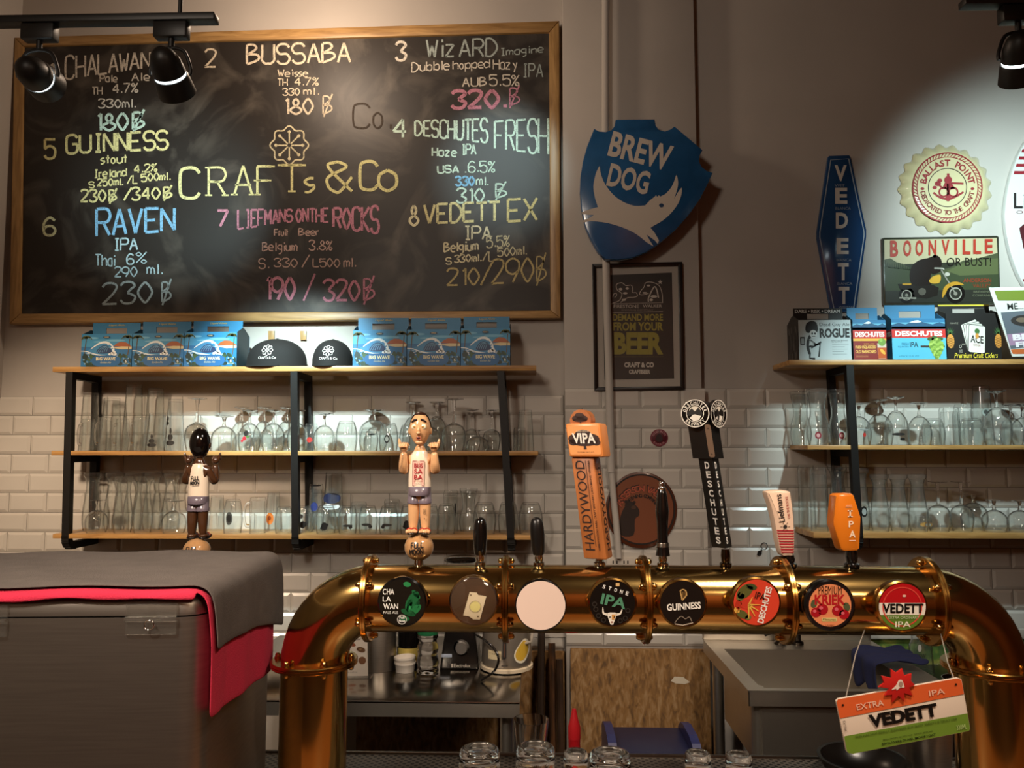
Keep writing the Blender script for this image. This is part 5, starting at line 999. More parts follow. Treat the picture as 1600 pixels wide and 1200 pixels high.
g.poly([(X0 - 4, Y0 - 8), (X0 + 6, Y0 - 8), (X0 + 12, Y0 + 2), (X0 + 2, Y0 + 4), (X0 - 8, Y0 + 1)], RD, 2); g.rect(X0 - 1, Y0 - 22, X0 + 3, Y0 + 16, RD, 2); g.ell(X0 + 1, Y0 - 12, 6, 6, RD, 3, 18); g.ell(X0 + 1, Y0 + 17, 4.5, 4.5, RD, 3, 16)
for a, b2 in (((-15, -6), 5), ((-20, 0), 3.5), ((-12, -11), 4)): g.ell(X0 + a[0], Y0 + a[1], b2, b2 * .8, RD, 2, 12)
g.line([(X0 - 18, Y0 - 8), (X0 - 6, Y0 + 2)], 2.5, RD, 2); g.line([(X0 + 6, Y0 - 7), (X0 + 25, Y0 - 6)], 3.2, RD, 2); g.build('cap_print', t)
# rectangular tin sign
q = [(1379, 372), (1382, 371), (1558, 368), (1561, 370), (1564, 476), (1384, 478), (1381, 476)]
t = thing('tin_sign', 'dark rectangular tin sign of a bear riding a motorcycle, lettered BOONVILLE OR BUST', 'sign', P(1470, 478, -.006))
bm = nb(); prism(bm, q, Yw, -.004, bev=.004); mk('tin_plate', bm, mat('dark_olive_tin', '#33352A', .18, coat=.5), t, 40)
g = G(Yw - .0003, inker=lambda c: ink(c, .25, .4)); g.xf = c4
g.poly([(680, 104), (1420, 92), (1428, 240), (682, 270)], '#B9AF8C', 1); g.poly([(682, 235), (720, 225), (760, 250), (800, 262), (850, 290), (1000, 320), (1120, 285), (1200, 240), (1280, 230), (1428, 190), (1434, 500), (688, 512)], '#4A5038', 2)
for k in range(22): x = 690 + k * 12; g.poly([(x - 6, 285 + k * 1.5), (x, 228 + (k * 37 % 19) + k * 2), (x + 6, 285 + k * 1.5)], '#2C3524', 3)
g.poly([(682, 280), (860, 300), (1100, 330), (1430, 260), (1434, 440), (688, 450)], '#3D4630', 3); g.poly([(1090, 310), (1200, 258), (1330, 235), (1428, 225), (1430, 330), (1180, 340)], '#59613F', 4); g.poly([(687, 440), (1434, 430), (1436, 512), (690, 520)], '#2E2F28', 4)
for i, ch in enumerate('BOONVILLE'):
    x0 = (720, 806, 886, 972, 1058, 1142, 1196, 1266, 1342)[i]; w_ = 52 if ch != 'I' else 18; g.text(ch, x0, 108 - i * 1.2, x0 + w_, 216 - i * 2.6, '#A83A2C', 5, .03)
g.text('OR BUST!', 1092, 222, 1384, 276, '#1E1C16', 5, .0); g.text('ANDERSON', 1200, 358, 1385, 384, '#8A3A26', 5, .02); g.text('VALLEY', 1262, 394, 1382, 418, '#7A3A24', 5, .02); g.text('BREWING', 1268, 438, 1382, 452, '#6E7058', 5); g.text('COMPANY', 1262, 462, 1384, 476, '#6E7058', 5)
BR = '#1C120D'; g.poly(smooth_pts([(870, 400), (848, 350), (862, 280), (910, 238), (975, 222), (1020, 205), (1050, 225), (1060, 262), (1045, 290), (1000, 310), (985, 350), (990, 400), (940, 415)], 4, True), BR, 5); g.ell(1012, 212, 11, 11, BR, 5, 12); g.poly(smooth_pts([(985, 300), (1030, 300), (1050, 300), (1045, 316), (1000, 330)], 3, True), BR, 6)
for x, y, r in ((1150, 458, 62), (828, 468, 52)): g.ring(x, y, r * .68, r, '#14110E', 6, 30); g.ring(x, y, r * .55, r * .66, '#A8A496', 7, 30); g.ell(x, y, r * .2, r * .2, '#8A867A', 7, 14)
g.poly(smooth_pts([(1062, 486), (1070, 425), (1110, 388), (1160, 380), (1205, 400), (1150, 402), (1105, 420), (1085, 455)], 3, True), '#BF8E2E', 8); g.poly(smooth_pts([(975, 375), (1000, 345), (1050, 335), (1045, 385), (1000, 392)], 3, True), '#C79A36', 8); g.line([(1055, 300), (1145, 450)], 9, '#8E8A7E', 8); g.line([(1010, 290), (1065, 292), (1075, 300)], 8, '#B9B4A6', 8); g.ell(1095, 330, 17, 13, '#B9B4A6', 8, 14)
g.poly([(770, 395), (850, 392), (900, 410), (1000, 400), (1040, 420), (1030, 470), (960, 490), (880, 480), (790, 440)], '#1F1A15', 6); g.line([(780, 486), (890, 488)], 9, '#A8A496', 7); g.rect(800, 390, 858, 402, '#BF8E2E', 8); g.ell(930, 445, 26, 24, '#5A564C', 7, 18); g.build('tin_print', t)
# surfboard sign
t = thing('surfboard_sign', 'white surfboard-shaped sign with red stripes and black script at the wall', 'sign', P(1640, 475, -.004))
so = [(1640 + 70 * cos(a) * (1 - .1 * abs(sin(a))), 335 + 140 * sin(a)) for a in [2 * pi * i / 60 for i in range(60)]]
bm = nb(); prism(bm, so, -.024, -.003, bev=.006); mk('board', bm, mat('white_gloss_board', '#D5D6D2', .2, coat=.4), t, 40); g = G(-.0243)
def hw(y): 
    sy = max(-1, min(1, (y - 335) / 140)); return 66 * sqrt(1 - sy * sy) * (1 - .1 * abs(sy))
for k in range(4): y = 233 + k * 11.4; g.poly([(1640 - hw(y), y), (1640 + hw(y), y), (1640 + hw(y + 5), y + 5), (1640 - hw(y + 5), y + 5)], '#8E1F2A')
g.text('Liefmans', 1584, 301, 1697, 326, '#1F1B1A', 2, .01); g.text('ON THE ROCKS', 1588, 329, 1692, 334, '#6A2A30', 2); g.poly(smooth_pts([(1600, 350), (1680, 350), (1684, 370), (1670, 410), (1655, 420), (1625, 420), (1606, 405), (1597, 375)], 3, True), '#4A1018', 2); g.poly([(1640 - hw(436), 436), (1640 + hw(436), 436), (1640 + hw(447), 447), (1640 - hw(447), 447)], '#7A1822', 2); g.build('board_print', t)

# ---------------------------------------------------------------- sign hanging from the tower
t = thing('hanging_sign', 'tilted orange, white and green VEDETT sign with red star hanging from the tower', 'sign', P(1412, 1175, -1.985)); Yh = -1.985
c5 = crop(1280, 1030, 6.1538); rr = [(163, 405), (180, 383), (1330, 180), (1372, 195), (1455, 670), (1440, 695), (330, 912), (280, 905), (262, 885)]
bm = nb(); prism(bm, C(rr, c5), Yh, Yh + .004, bev=.001); PLT = mk('plate', bm, mat('white_tin', '#D9C6B2', .3), t, 40)
g = G(Yh - .0002, inker=lambda c: ink(c, .32, .25)); g.xf = c5
g.poly([(167, 410), (182, 386), (1330, 184), (1368, 197), (1392, 335), (198, 570)], '#D9602F', 1); g.poly([(1425, 520), (1450, 668), (1438, 690), (328, 908), (284, 902), (266, 884), (240, 742)], '#6C8A30', 1)
g.text('VEDETT', 474, 478, 1140, 606, '#14110F', 3, .05, rot=-10.2); g.text('EXTRA', 358, 410, 622, 468, '#E9B79B', 3, .01, rot=-10); g.text('IPA', 1055, 290, 1208, 345, '#E9B79B', 3, .01, rot=-10)
g.text('THIS HAS NOT REALLY BEEN BEER BUT SHOT VEDETT IS TRULY FAR', 340, 650, 1335, 672, '#4B6222', 3, .01, rot=-10.3); g.text('BEER FROM QUITE FAR, SINCE BEFORE', 610, 728, 1095, 742, '#1F2812', 3, .0, rot=-10.3); g.text('BROUWERIJ DUVEL MOORTGAT', 600, 760, 1125, 788, '#1F2812', 3, .02, rot=-10.3); g.text('EXTRA', 195, 634, 300, 656, '#3A2A24', 3, 0, rot=80); g.text('330ML', 1322, 628, 1420, 676, '#A9BF74', 3, .01, rot=-10)
for x, y in ((228, 442), (1315, 243)): g.ell(x, y, 11, 11, '#2A1A12', 3, 14)
g.build('sign_print', PLT)
st = [(690, 92), (745, 130), (800, 90), (822, 160), (890, 140), (885, 210), (925, 250), (870, 275), (900, 355), (820, 330), (825, 412), (765, 355), (705, 418), (702, 345), (632, 352), (672, 285), (570, 270), (625, 228), (600, 160), (695, 182)]
bm = nb(); prism(bm, C(st, c5), Yh - .004, Yh - .0008, bev=.001); sb = mk('red_star', bm, mat('red_enamel', '#C0241F', .3, coat=.3), t, 40)
g = G(Yh - .0042); g.xf = c5; g.poly(smooth_pts([(695, 295), (740, 250), (762, 205), (795, 200), (812, 240), (818, 272), (780, 275), (745, 300), (740, 285)], 3, True), '#E5CFC0', 1); g.ell(785, 240, 18, 26, '#A58474', 2, 14); g.build('star_print', sb)
STR = mat('grey_string', '#9A8F82', .8)
for pts in ([(1319, 1102), (1337, 1022), (1351, 984)], [(1494, 1069), (1481, 1036), (1470, 990)]):
    bm = nb(); tube(bm, [P(x, y, Yh + (.002 if i == 0 else .02 if i == 1 else .033)) for i, (x, y) in enumerate(pts)], .0009, 6); mk('string', bm, STR, t, 60)
# ---------------------------------------------------------------- beer carriers and caps on the top shelves
def carrier(name, label, group, zs, x0, x1, ytop, yhan, Yf, dep, mface, mside, draw, slot=True, hx=None):
    """open card carrier for bottles: box with gabled ends and a tall handle panel along its middle"""
    a, b = P(x0, zpx(zs, Yf), Yf), P(x1, zpx(zs, Yf), Yf); zt_ = P((x0 + x1) / 2, ytop, Yf).z; ym = Yf + dep / 2; zh = P((x0 + x1) / 2, yhan, ym).z; zs += .0006
    t = thing(name, label, 'carrier', ((a.x + b.x) / 2, ym, zs), group); th = .0025; X0, X1 = a.x, b.x
    bm = nb(); box(bm, (X0, Yf, zs), (X1, Yf + th, zt_)); box(bm, (X0, Yf + dep - th, zs), (X1, Yf + dep, zt_)); box(bm, (X0, Yf, zs), (X1, Yf + dep, zs + th))
    mk('card_box', bm, mface, t, 0)
    for xa, xb in ((X0, X0 + th), (X1 - th, X1)):
        bm = nb(); pr = [(Yf + th, zs), (Yf + dep - th, zs), (Yf + dep - th, zt_), (ym + .01, zt_ + (zh - zt_) * .45), (ym - .01, zt_ + (zh - zt_) * .45), (Yf + th, zt_)]
        u = [bm.verts.new((xa + .0002, y, z)) for y, z in pr]; v = [bm.verts.new((xb - .0002, y, z)) for y, z in pr]; bm.faces.new(u); bm.faces.new(v[::-1])
        for k in range(len(pr)): bm.faces.new((u[k], u[(k + 1) % 6], v[(k + 1) % 6], v[k]))
        bmesh.ops.recalc_face_normals(bm, faces=bm.faces[:]); mk('end_panel', bm, mside, t, 0)
    # handle panel with a slot
    bm = nb(); xa, xb = X0 + .004, X1 - .004; w_ = xb - xa; sl, sr, s0, s1 = xa + w_ * .28, xb - w_ * .28, zt_ + (zh - zt_) * .22, zt_ + (zh - zt_) * .62
    for lo, hi in (((xa, zs + .01), (xb, s0)), ((xa, s1), (xb, zh)), ((xa, s0), (sl, s1)), ((sr, s0), (xb, s1))): box(bm, (lo[0], ym - .002, lo[1]), (hi[0], ym + .002, hi[1]))
    hp = mk('handle_panel', bm, mface, t, 0)
    cl = lambda v, m: max(0, min(m, v))
    g = G(mp=lambda x, y, L: Vector((X0 + (X1 - X0) * cl(x, 300) / 300, Yf - .0003 - .0003 * L, zt_ - (zt_ - zs) * cl(y, 199) / 200)), inker=lambda c: ink(c, .45))
    h = G(mp=lambda x, y, L: Vector((xa + w_ * x / 300, ym - .0023 - .0003 * L, zh - (zh - zt_) * y / 70)), inker=lambda c: ink(c, .45))
    e = G(mp=lambda x, y, L: Vector((X0 - .0003 - .0003 * L, Yf + dep * (1 - x / 200), zt_ - (zt_ - zs) * y / 200)))
    draw(g, h, e); g.build('front_print', t)
    if h.d: h.build('handle_print', hp)
    if e.d: e.build('end_print', t)
    return t
CB = mat('blue_card', '#2F7BA6', .45); CD = mat('dark_green_card', '#1F3138', .5); KRAFT = mat('brown_card', '#5A4632', .8)
def bigwave(g, h, e):
    g.rect(0, 0, 300, 200, '#3E93BE', 1); g.rect(0, 78, 300, 200, '#1F6FA4', 2); g.rect(0, 0, 300, 30, '#2E82B0', 2)
    for x, y, a, b in ((60, 25, 40, 6), (200, 40, 60, 7), (120, 48, 50, 5)): g.ell(x, y, a, b, '#6FB3D2', 3, 18)
    g.poly([(190, 76), (205, 60), (230, 48), (262, 50), (285, 64), (300, 78)], '#A8592C', 3); g.poly([(180, 84), (240, 76), (300, 78), (300, 92), (240, 94)], '#D9C79A', 4)
    g.poly(smooth_pts([(0, 112), (40, 100), (75, 80), (105, 60), (140, 54), (172, 66), (194, 92), (202, 124), (150, 132), (80, 128), (30, 120)], 4, True), '#3C86B4', 4)
    g.poly(smooth_pts([(92, 112), (104, 88), (126, 72), (152, 72), (174, 88), (182, 112), (160, 118), (120, 120)], 4, True), '#1E3A63', 5)
    for k in range(5): g.line(smooth_pts([(98 + k * 13, 114 - k), (108 + k * 12, 94 - k), (128 + k * 9, 78 + k), (150 + k * 6, 76 + k * 3)], 4), 2.2, '#6FA8C9', 5.5)
    g.line(smooth_pts([(58, 92), (84, 72), (112, 56), (142, 51), (172, 62), (192, 86), (199, 114)], 4), [4 + 10 * min(i, 24 - i) / 12 for i in range(25)], '#E4EBEA', 6)
    for x, y, r in ((196, 112, 11), (186, 120, 12), (204, 122, 9), (172, 124, 9), (192, 98, 8), (182, 84, 6), (160, 62, 6), (120, 56, 5)): g.ell(x, y, r, r * .8, '#EEF2F0', 7, 12)
    g.line(smooth_pts([(0, 104), (30, 106), (60, 116), (100, 126), (150, 132)], 4), 5, '#E4EBEA', 6)
    for k in range(3): g.line(smooth_pts([(30, 116 + k * 9), (90, 128 + k * 8), (170, 134 + k * 5), (230, 126 + k * 8)], 4), 2.6, '#DDE6E6', 5)
    random.seed(3)
    for cx, cy, n in ((30, 26, 9), (272, 22, 9)):
        for k in range(n): a = pi * k / (n - 1) + (.2 if cx < 100 else -.2); g.line(smooth_pts([(cx, cy), (cx + 22 * cos(a), cy - 14 * sin(a) - 2), (cx + 36 * cos(a), cy - 6 * sin(a) + 12)], 3), [6, 6, 5, 5, 4, 3, 1], '#7C7A38' if k % 2 else '#4E5A30', 6)
    for cx in (20, 278): g.line([(cx + 8, 30), (cx, 130)], 5, '#5A4A2C', 5)
    for x0, x1 in ((0, 95), (205, 300)):
        for k in range(16): x = random.uniform(x0, x1); y = random.uniform(132, 196); r = random.uniform(10, 20); g.ell(x, y, r, r * .6, ('#1E3A2C', '#28482F', '#16302B', '#3A5A34')[k % 4], 6 + k * .1, 10, random.uniform(0, 90))
    g.poly(smooth_pts([(80, 138), (150, 130), (222, 138), (236, 168), (205, 196), (95, 196), (66, 168)], 3, True), '#1D5F94', 8); g.text('BIG WAVE', 92, 142, 208, 162, '#E2DBAA', 9, .03); g.text('Golden Ale', 118, 168, 182, 179, '#C9C9A0', 9, .0, shear=.3)
    g.text('6', 264, 158, 275, 176, '#DDE3DF', 9, .02); g.text('BOTTLES', 252, 180, 288, 185, '#DDE3DF', 9)
    for x, y in ((256, 152), (284, 150), (20, 158), (40, 172), (26, 182)): g.ell(x, y, 5, 5, '#7FA9C4', 9, 10)
    g.ell(150, 20, 22, 7, '#16384C', 8, 16); g.text('KONA', 138, 16, 162, 23, '#D9C79A', 9, .02); h.text('Liquid Aloha', 100, 6, 205, 18, '#C9B24A', 1, .01, shear=.35)
zt = zL[0][1]; YBX = -.205
for x0, x1, y0, yh, w_ in ((126, 205, 522, 505, 'leftmost of three on the shelf end near the left wall'), (206, 286, 521, 503, 'middle one of the three left of the black caps'), (287, 369, 519, 502, 'directly left of the black caps'),
                      (551, 635, 516, 497, 'directly right of the black caps'), (636, 719, 515, 497, 'middle one of the three right of the black caps'), (720, 797, 513, 495, 'last one at the right end of the long shelf')):
    carrier('beer_carrier', 'blue ocean wave beer carrier, ' + w_, 'blue wave beer carriers on the long shelf', zt, x0, x1, y0, yh, YBX, .135, CB, CD, bigwave)
zr = zR[0][1]
def rogue(g, h, e):
    g.rect(0, 0, 300, 200, '#AEB8B8', 1); g.text('Dead Guy Ale', 122, 14, 292, 36, '#1A1A1A', 2, .0); g.text('ROGUE', 120, 42, 292, 90, '#15130F', 2, .05); g.text('BARLEY MALT BEVERAGE', 188, 100, 280, 106, '#3A3A38', 2); g.text('SIX BOTTLES', 188, 108, 250, 113, '#3A3A38', 2)
    for k in range(5): g.rect(190, 122 + k * 12, 285 - (k * 23 % 40), 124 + k * 12, '#7E8686', 2)
    I = '#15130F'; g.poly(smooth_pts([(45, 20), (75, 5), (105, 15), (108, 60), (45, 62)], 3, True), I, 2); g.ell(84, 70, 22, 20, '#C9D0CE', 3, 20); g.ell(78, 68, 5, 6, I, 4, 10); g.ell(94, 68, 5, 6, I, 4, 10); g.rect(76, 80, 96, 84, I, 4)
    g.line(smooth_pts([(84, 60), (60, 90), (50, 130), (60, 170)], 4), 16, I, 2); g.line([(60, 95), (100, 125), (128, 110)], 9, I, 3); g.line([(55, 135), (118, 120)], 9, I, 3); g.line([(70, 140), (122, 118), (112, 185)], 9, I, 3); g.line([(62, 165), (60, 192), (90, 194)], 10, I, 3)
    for k in range(4): g.line([(60, 98 + k * 9), (86, 104 + k * 8)], 3, '#C9D0CE', 4)
    g.rect(8, 85, 34, 125, I, 2); g.rect(14, 92, 30, 120, '#8E9898', 3); h.text('DARE \u2022 RISK \u2022 DREAM', 10, 6, 285, 22, '#C9CCC8', 1, .03); e.text('DEAD', 20, 20, 180, 190, '#4A4846', 1, .03)
carrier('beer_carrier', 'silver and black beer carrier with seated skeleton, first on the right shelf', 'assorted carriers on the right shelf', zr, 1249, 1331, 500, 482, YBX, .13, mat('black_card', '#14120F', .45), mat('grey_black_card', '#2A2826', .5), rogue)
def desch(old):
    def f(g, h, e):
        g.rect(0, 0, 300, 200, '#5FA3BE', 1); g.rect(0, 0, 300, 18, '#2F6E96', 2)
        g.poly([(0, 30), (40, 20), (80, 28), (120, 12), (150, 8), (185, 20), (230, 28), (270, 18), (300, 26), (300, 50), (0, 50)], '#28506E', 3); g.poly([(100, 18), (130, 9), (150, 7), (170, 16), (140, 20)], '#D9DEDD', 4); g.rect(0, 38, 300, 52, '#17384F', 3)
        g.rect(0, 52, 300, 94, '#C0312A', 5); g.text('DESCHUTES', 18, 60, 282, 86, '#F0E9DF', 6, .04)
        if old:
            g.rect(0, 94, 300, 106, '#D9A23F', 5); g.rect(0, 106, 300, 200, '#7E2620', 5); g.text('BARREL AGED', 95, 118, 190, 124, '#D9A23F', 6); g.text('FRESH SQUEEZED', 18, 130, 205, 146, '#E0AE58', 6, .03); g.text('OLD FASHIONED', 18, 152, 205, 168, '#E0AE58', 6, .03)
            for k in range(3): g.rect(20, 176 + k * 5, 130, 177.5 + k * 5, '#B97A4A', 6)
            g.poly([(215, 118), (298, 118), (290, 196), (222, 196)], '#C9B8A4', 6); g.poly([(218, 140), (296, 140), (290, 194), (222, 194)], '#B5521E', 7); g.ell(262, 160, 26, 10, '#E0A23C', 8, 14, 25); g.ell(258, 112, 34, 20, '#6F9140', 8, 14); g.ell(250, 102, 14, 10, '#8FB052', 9, 10)
        else:
            g.rect(0, 94, 300, 200, '#58AFCB', 5); g.text('FRESH', 52, 118, 92, 130, '#2A6E8A', 6, .02); g.text('SQUEEZED', 30, 134, 92, 142, '#2A6E8A', 6, .02); g.text('IPA', 98, 114, 144, 140, '#15191B', 6, .01); g.rect(158, 132, 292, 142, '#3A3028', 6); g.ell(258, 138, 18, 14, '#7A5A3A', 6.5, 14)
            random.seed(5)
            for k in range(8):
                wd = (22, 34, 38, 36, 31, 25, 17, 9)[k]; y = 104 + k * 12
                for q in range(4): g.ell(246 + (q - 1.5) * wd * .5, y + (3 if q % 2 else 0), wd * .36 + 2, 9, ('#8FAE4C', '#7C9C3E', '#A5BF5E', '#6B8C36')[(q + k) % 4], 7 + k * .3 + q * .05, 12)
                for q in range(3): g.line([(246 + (q - 1) * wd * .5 - 4, y + 2), (246 + (q - 1) * wd * .5, y + 8), (246 + (q - 1) * wd * .5 + 4, y + 2)], 1.6, '#3E5A22', 7.25 + k * .3)
            for x, y in ((214, 100), (238, 94), (268, 99)): g.ell(x, y, 18, 9, '#3F5A2A', 7, 10)
            g.text('6 PACK 12 FL OZ', 36, 180, 146, 187, '#2A6E8A', 6)
        e.rect(0, 52, 200, 94, '#9E2A24', 1); e.text('DESCHUTES', 15, 62, 190, 84, '#D9CFC2', 2, .03)
    return f
BC = mat('sky_blue_card', '#3C7FA8', .45)
carrier('beer_carrier', 'narrow blue and dark red carrier of old fashioned beer beside the skeleton carrier', 'assorted carriers on the right shelf', zr, 1334, 1386, 500, 481, YBX, .12, BC, mat('teal_card', '#2A5F7C', .5), desch(True))
carrier('beer_carrier', 'wide blue and red IPA carrier with green hop in the middle of the right shelf', 'assorted carriers on the right shelf', zr, 1395, 1479, 498, 477, YBX, .125, BC, mat('teal_card', '#2A5F7C', .5), desch(False))
def ace(g, h, e):
    g.rect(0, 0, 300, 200, '#15120F', 1)
    def pine(x, y, k):
        for q in range(7): a = pi * (q + .5) / 7; g.poly([(x - 4 * k, y - 18 * k), (x + 26 * k * cos(a), y - 18 * k - 30 * k * sin(a)), (x + 4 * k, y - 18 * k)], '#3F6A35', 3)
        g.ell(x, y + 6 * k, 18 * k, 26 * k, '#C98A3C', 4, 20)
        for q in range(4): g.line([(x - 16 * k, y - 8 * k + q * 9 * k), (x + 16 * k, y + 2 * k + q * 9 * k)], 1.5 * k, '#7A5020', 5); g.line([(x + 16 * k, y - 8 * k + q * 9 * k), (x - 16 * k, y + 2 * k + q * 9 * k)], 1.5 * k, '#7A5020', 5)
    pine(20, 112, 1.15); pine(284, 112, 1.15)
    for k in range(4):
        g.xf = (lambda k: lambda x, y: (140 + k * 9 + (x * cos(R(-16 + k * 7)) - y * sin(R(-16 + k * 7))), 90 + k * 6 + (x * sin(R(-16 + k * 7)) + y * cos(R(-16 + k * 7)))))(k)
        g.rrect(-49, -56, 43, 61, 8, '#3A3834', 5 + k); g.rrect(-47, -54, 42, 60, 8, '#D9D5CA', 5.3 + k); g.line([(-47, -54), (-47, 58)], 2, '#55524A', 5.5 + k)
    g.text('ACE', -38, -12, 34, 20, '#1A1612', 10, .02); g.ell(-2, -30, 14, 12, '#3F6A35', 10, 12); g.ell(-2, -10, 10, 12, '#C98A3C', 11, 12); g.text('CIDER', -22, 26, 18, 34, '#8A2A24', 10); g.xf = None
    g.text('Premium Craft Ciders', 36, 168, 276, 190, '#D8C53C', 6, .01, shear=.25); g.text('PINEAPPLE', 20, 40, 66, 47, '#8E8A7C', 6); g.rect(80, 130, 100, 134, '#8E8A7C', 6); g.ring(72, 142, 5, 7, '#B9B4A6', 6, 14); g.text('JUICE', 64, 156, 82, 170, '#B9B4A6', 6)
    h.rect(0, 0, 300, 9, '#D8C53C', 1); h.rect(180, 22, 270, 26, '#55524A', 1)
carrier('cider_carrier', 'black cider carrier with pineapples and a fan of white cards', 'assorted carriers on the right shelf', zr, 1481, 1566, 489, 476, -.172, .125, mat('black_card', '#14120F', .45), mat('grey_black_card', '#2A2826', .5), ace)
# leaning flyer in an acrylic stand
t = thing('flyer_stand', 'white bordered colour flyer in a clear stand, last on the right shelf', 'flyer', P(1625, zpx(zr, -.2), -.2)); Yq = -.2085
def lean(x, y, L): p = P(x, y, Yq); return p + Vector((0, (p.z - zr) * .10 - L * .0004, 0))
q = [(1552, 447), (1690, 445), (1704, 556), (1582, 557)]
bm = nb(); prism(bm, q, 0, .003, mp=lean); mk('acrylic_panel', bm, mat('white_card', '#D5D3CC', .3, coat=.4), t, 0)
g = G(mp=lambda x, y, L: lean(x, y, L + 1)); g.poly([(1560, 452), (1684, 450), (1687, 468), (1565, 468)], '#6A7A22', 1); g.text('ME...', 1579, 472, 1604, 482, '#1A1714', 2, .01, rot=-3); g.poly([(1568, 487), (1688, 478), (1698, 535), (1580, 545)], '#5A6068', 1); g.ell(1605, 500, 22, 9, '#2A2320', 2, 20); g.ell(1600, 499, 9, 4, '#6A5A4A', 3, 14)
g.poly([(1576, 522), (1696, 510), (1698, 530), (1579, 540)], '#9C7A94', 2); g.text('BEER', 1584, 520, 1640, 530, '#E4D9DC', 3, .05, rot=-4); g.text('FEST', 1588, 532, 1640, 541, '#E4D9DC', 3, .05, rot=-4); g.poly([(1580, 546), (1698, 538), (1701, 552), (1583, 553)], '#C0602A', 1); g.build('flyer_print', t)
bm = nb(); a = P(1582, zpx(zr, Yq), Yq); b = P(1704, zpx(zr, Yq), Yq); box(bm, (a.x, Yq, zr + .0004), (b.x, Yq + .07, zr + .0034)); mk('stand_base', bm, CLEARP, t, 0)
# caps
def cap(label, x0, x1, ytop, zs, Yc, logo, rot):
    s = S(Yc); cx_ = (x0 + x1) / 2; b = P(cx_, zpx(zs, Yc), Yc); b.z = zs + .0008; hw_ = (x1 - x0) / 2 * s; h_ = P(cx_, ytop, Yc).z - b.z
    t = thing('baseball_cap', label, 'cap', b, 'black caps on the long shelf'); BL = mat('black_cotton', '#100E0D', .85, bump=.2, bscale=300); bm = nb(); dm = bmesh.new(); bmesh.ops.create_uvsphere(dm, u_segments=32, v_segments=20, radius=1)
    bmesh.ops.delete(dm, geom=[v for v in dm.verts if v.co.z < -.01], context='VERTS')
    for v in dm.verts:
        x, y, z = v.co; sq = 1.0 + .10 * (1 - z); v.co = Vector((x * hw_ * sq * .93, y * .088 * sq, (z ** .6 if z > 0 else 0) * h_)) + b
    merge(bm, dm); mk('crown', bm, BL, t, 60)
    bm = nb(); ball(bm, b + Vector((0, 0, h_)), (.006, .006, .003)); mk('top_button', bm, BL, t, 60)
    bm = nb(); n = 16; top_ = []; 
    for k in range(n + 1):
        a_ = pi * k / n; dx, dy = cos(a_), sin(a_); base = b + Vector((dx * hw_ * .62 - hw_ * rot, -.088 * sqrt(max(0, 1 - (dx * .62 - rot) ** 2)) * 1.0 + .012, .004)); tip = b + Vector((dx * hw_ * .60 - hw_ * rot, -.088 - dy * .030, .0005 - dy * .002)); top_.append((base, tip))
    u = [bm.verts.new(p) for p, _ in top_]; v = [bm.verts.new(q_) for _, q_ in top_]; u2 = [bm.verts.new(p + Vector((0, 0, .004))) for p, _ in top_]; v2 = [bm.verts.new(q_ + Vector((0, 0, .004))) for _, q_ in top_]
    for k in range(n):
        for f in ((u[k], u[k + 1], v[k + 1], v[k]), (u2[k], v2[k], v2[k + 1], u2[k + 1]), (v[k], v[k + 1], v2[k + 1], v2[k])): bm.faces.new(f)
    mk('visor', bm, BL, t, 60)
    lx, ly = logo; g = G(Yc - .092)
    def mp(x, y, L):
        p = P(x, y, Yc - .088); X = (p.x - b.x) / (hw_ * .97); Z = max(.02, min(.97, (p.z - b.z) / h_)) ; zz = Z ** (1 / .6); ry = .088 * sqrt(max(.02, 1 - X * X - zz * zz)) * (1 + .10 * (1 - zz)); return Vector((p.x, b.y - ry - .0012 - L * .0003, p.z))
    g.mp = mp; W = '#E2DED6'
    for k in range(8): a_ = k * pi / 4 + pi / 8; g.line([(lx + 1 * cos(a_), ly + 1 * sin(a_)), (lx + 5.2 * cos(a_), ly + 5.2 * sin(a_))], .9, W); g.ell(lx + 5.6 * cos(a_), ly + 5.6 * sin(a_), 1.0, 1.0, W, 2, 8)
    g.line([(lx + (8 + .8 * cos(8 * i * 2 * pi / 64)) * cos(i * 2 * pi / 64), ly + (8 + .8 * cos(8 * i * 2 * pi / 64)) * sin(i * 2 * pi / 64)) for i in range(64)], .8, W, 1, True); g.text('CRAFTs & Co', lx - 14, ly + 10, lx + 14, ly + 14, W, 1, .01); g.build('white_logo', t)
cap('larger black cap with white flower logo, left of the two caps', 386, 479, 530, zt, -.112, (417.5, 547), .25); cap('smaller black cap with white flower logo, right of the two caps', 489, 551, 531, zt, -.112, (512.5, 548), .15)
# ---------------------------------------------------------------- steel cooler on the bar with two towels
STEEL = mat('brushed_steel', '#A39C93', .4, 1.0, vary=.08, vscale=30, stretch=(.4, 1, 12)); STEELD = mat('dull_worktop_steel', '#ABA49A', .17, 1.0, vary=.08, vscale=6); STEELS = mat('brushed_sink_steel', '#C9C2B6', .4, 1.0, vary=.05, vscale=6)
ZB = ZT; Yc0, Yc1 = -2.16, -1.83; zC = P(200, 933, Yc0).z; xr0 = P(323, 940, Yc0).x - .004; ROT = R(3.5)
piv = Vector((xr0, Yc0, 0))
def turn(bm): bmesh.ops.rotate(bm, verts=bm.verts[:], cent=piv, matrix=Matrix.Rotation(ROT, 3, 'Z'))
t = thing('beer_cooler', 'large brushed steel cooler box with rounded lid on the bar, under two towels', 'cooler', (xr0 - .3, (Yc0 + Yc1) / 2, ZB)); XL0 = xr0 - .62
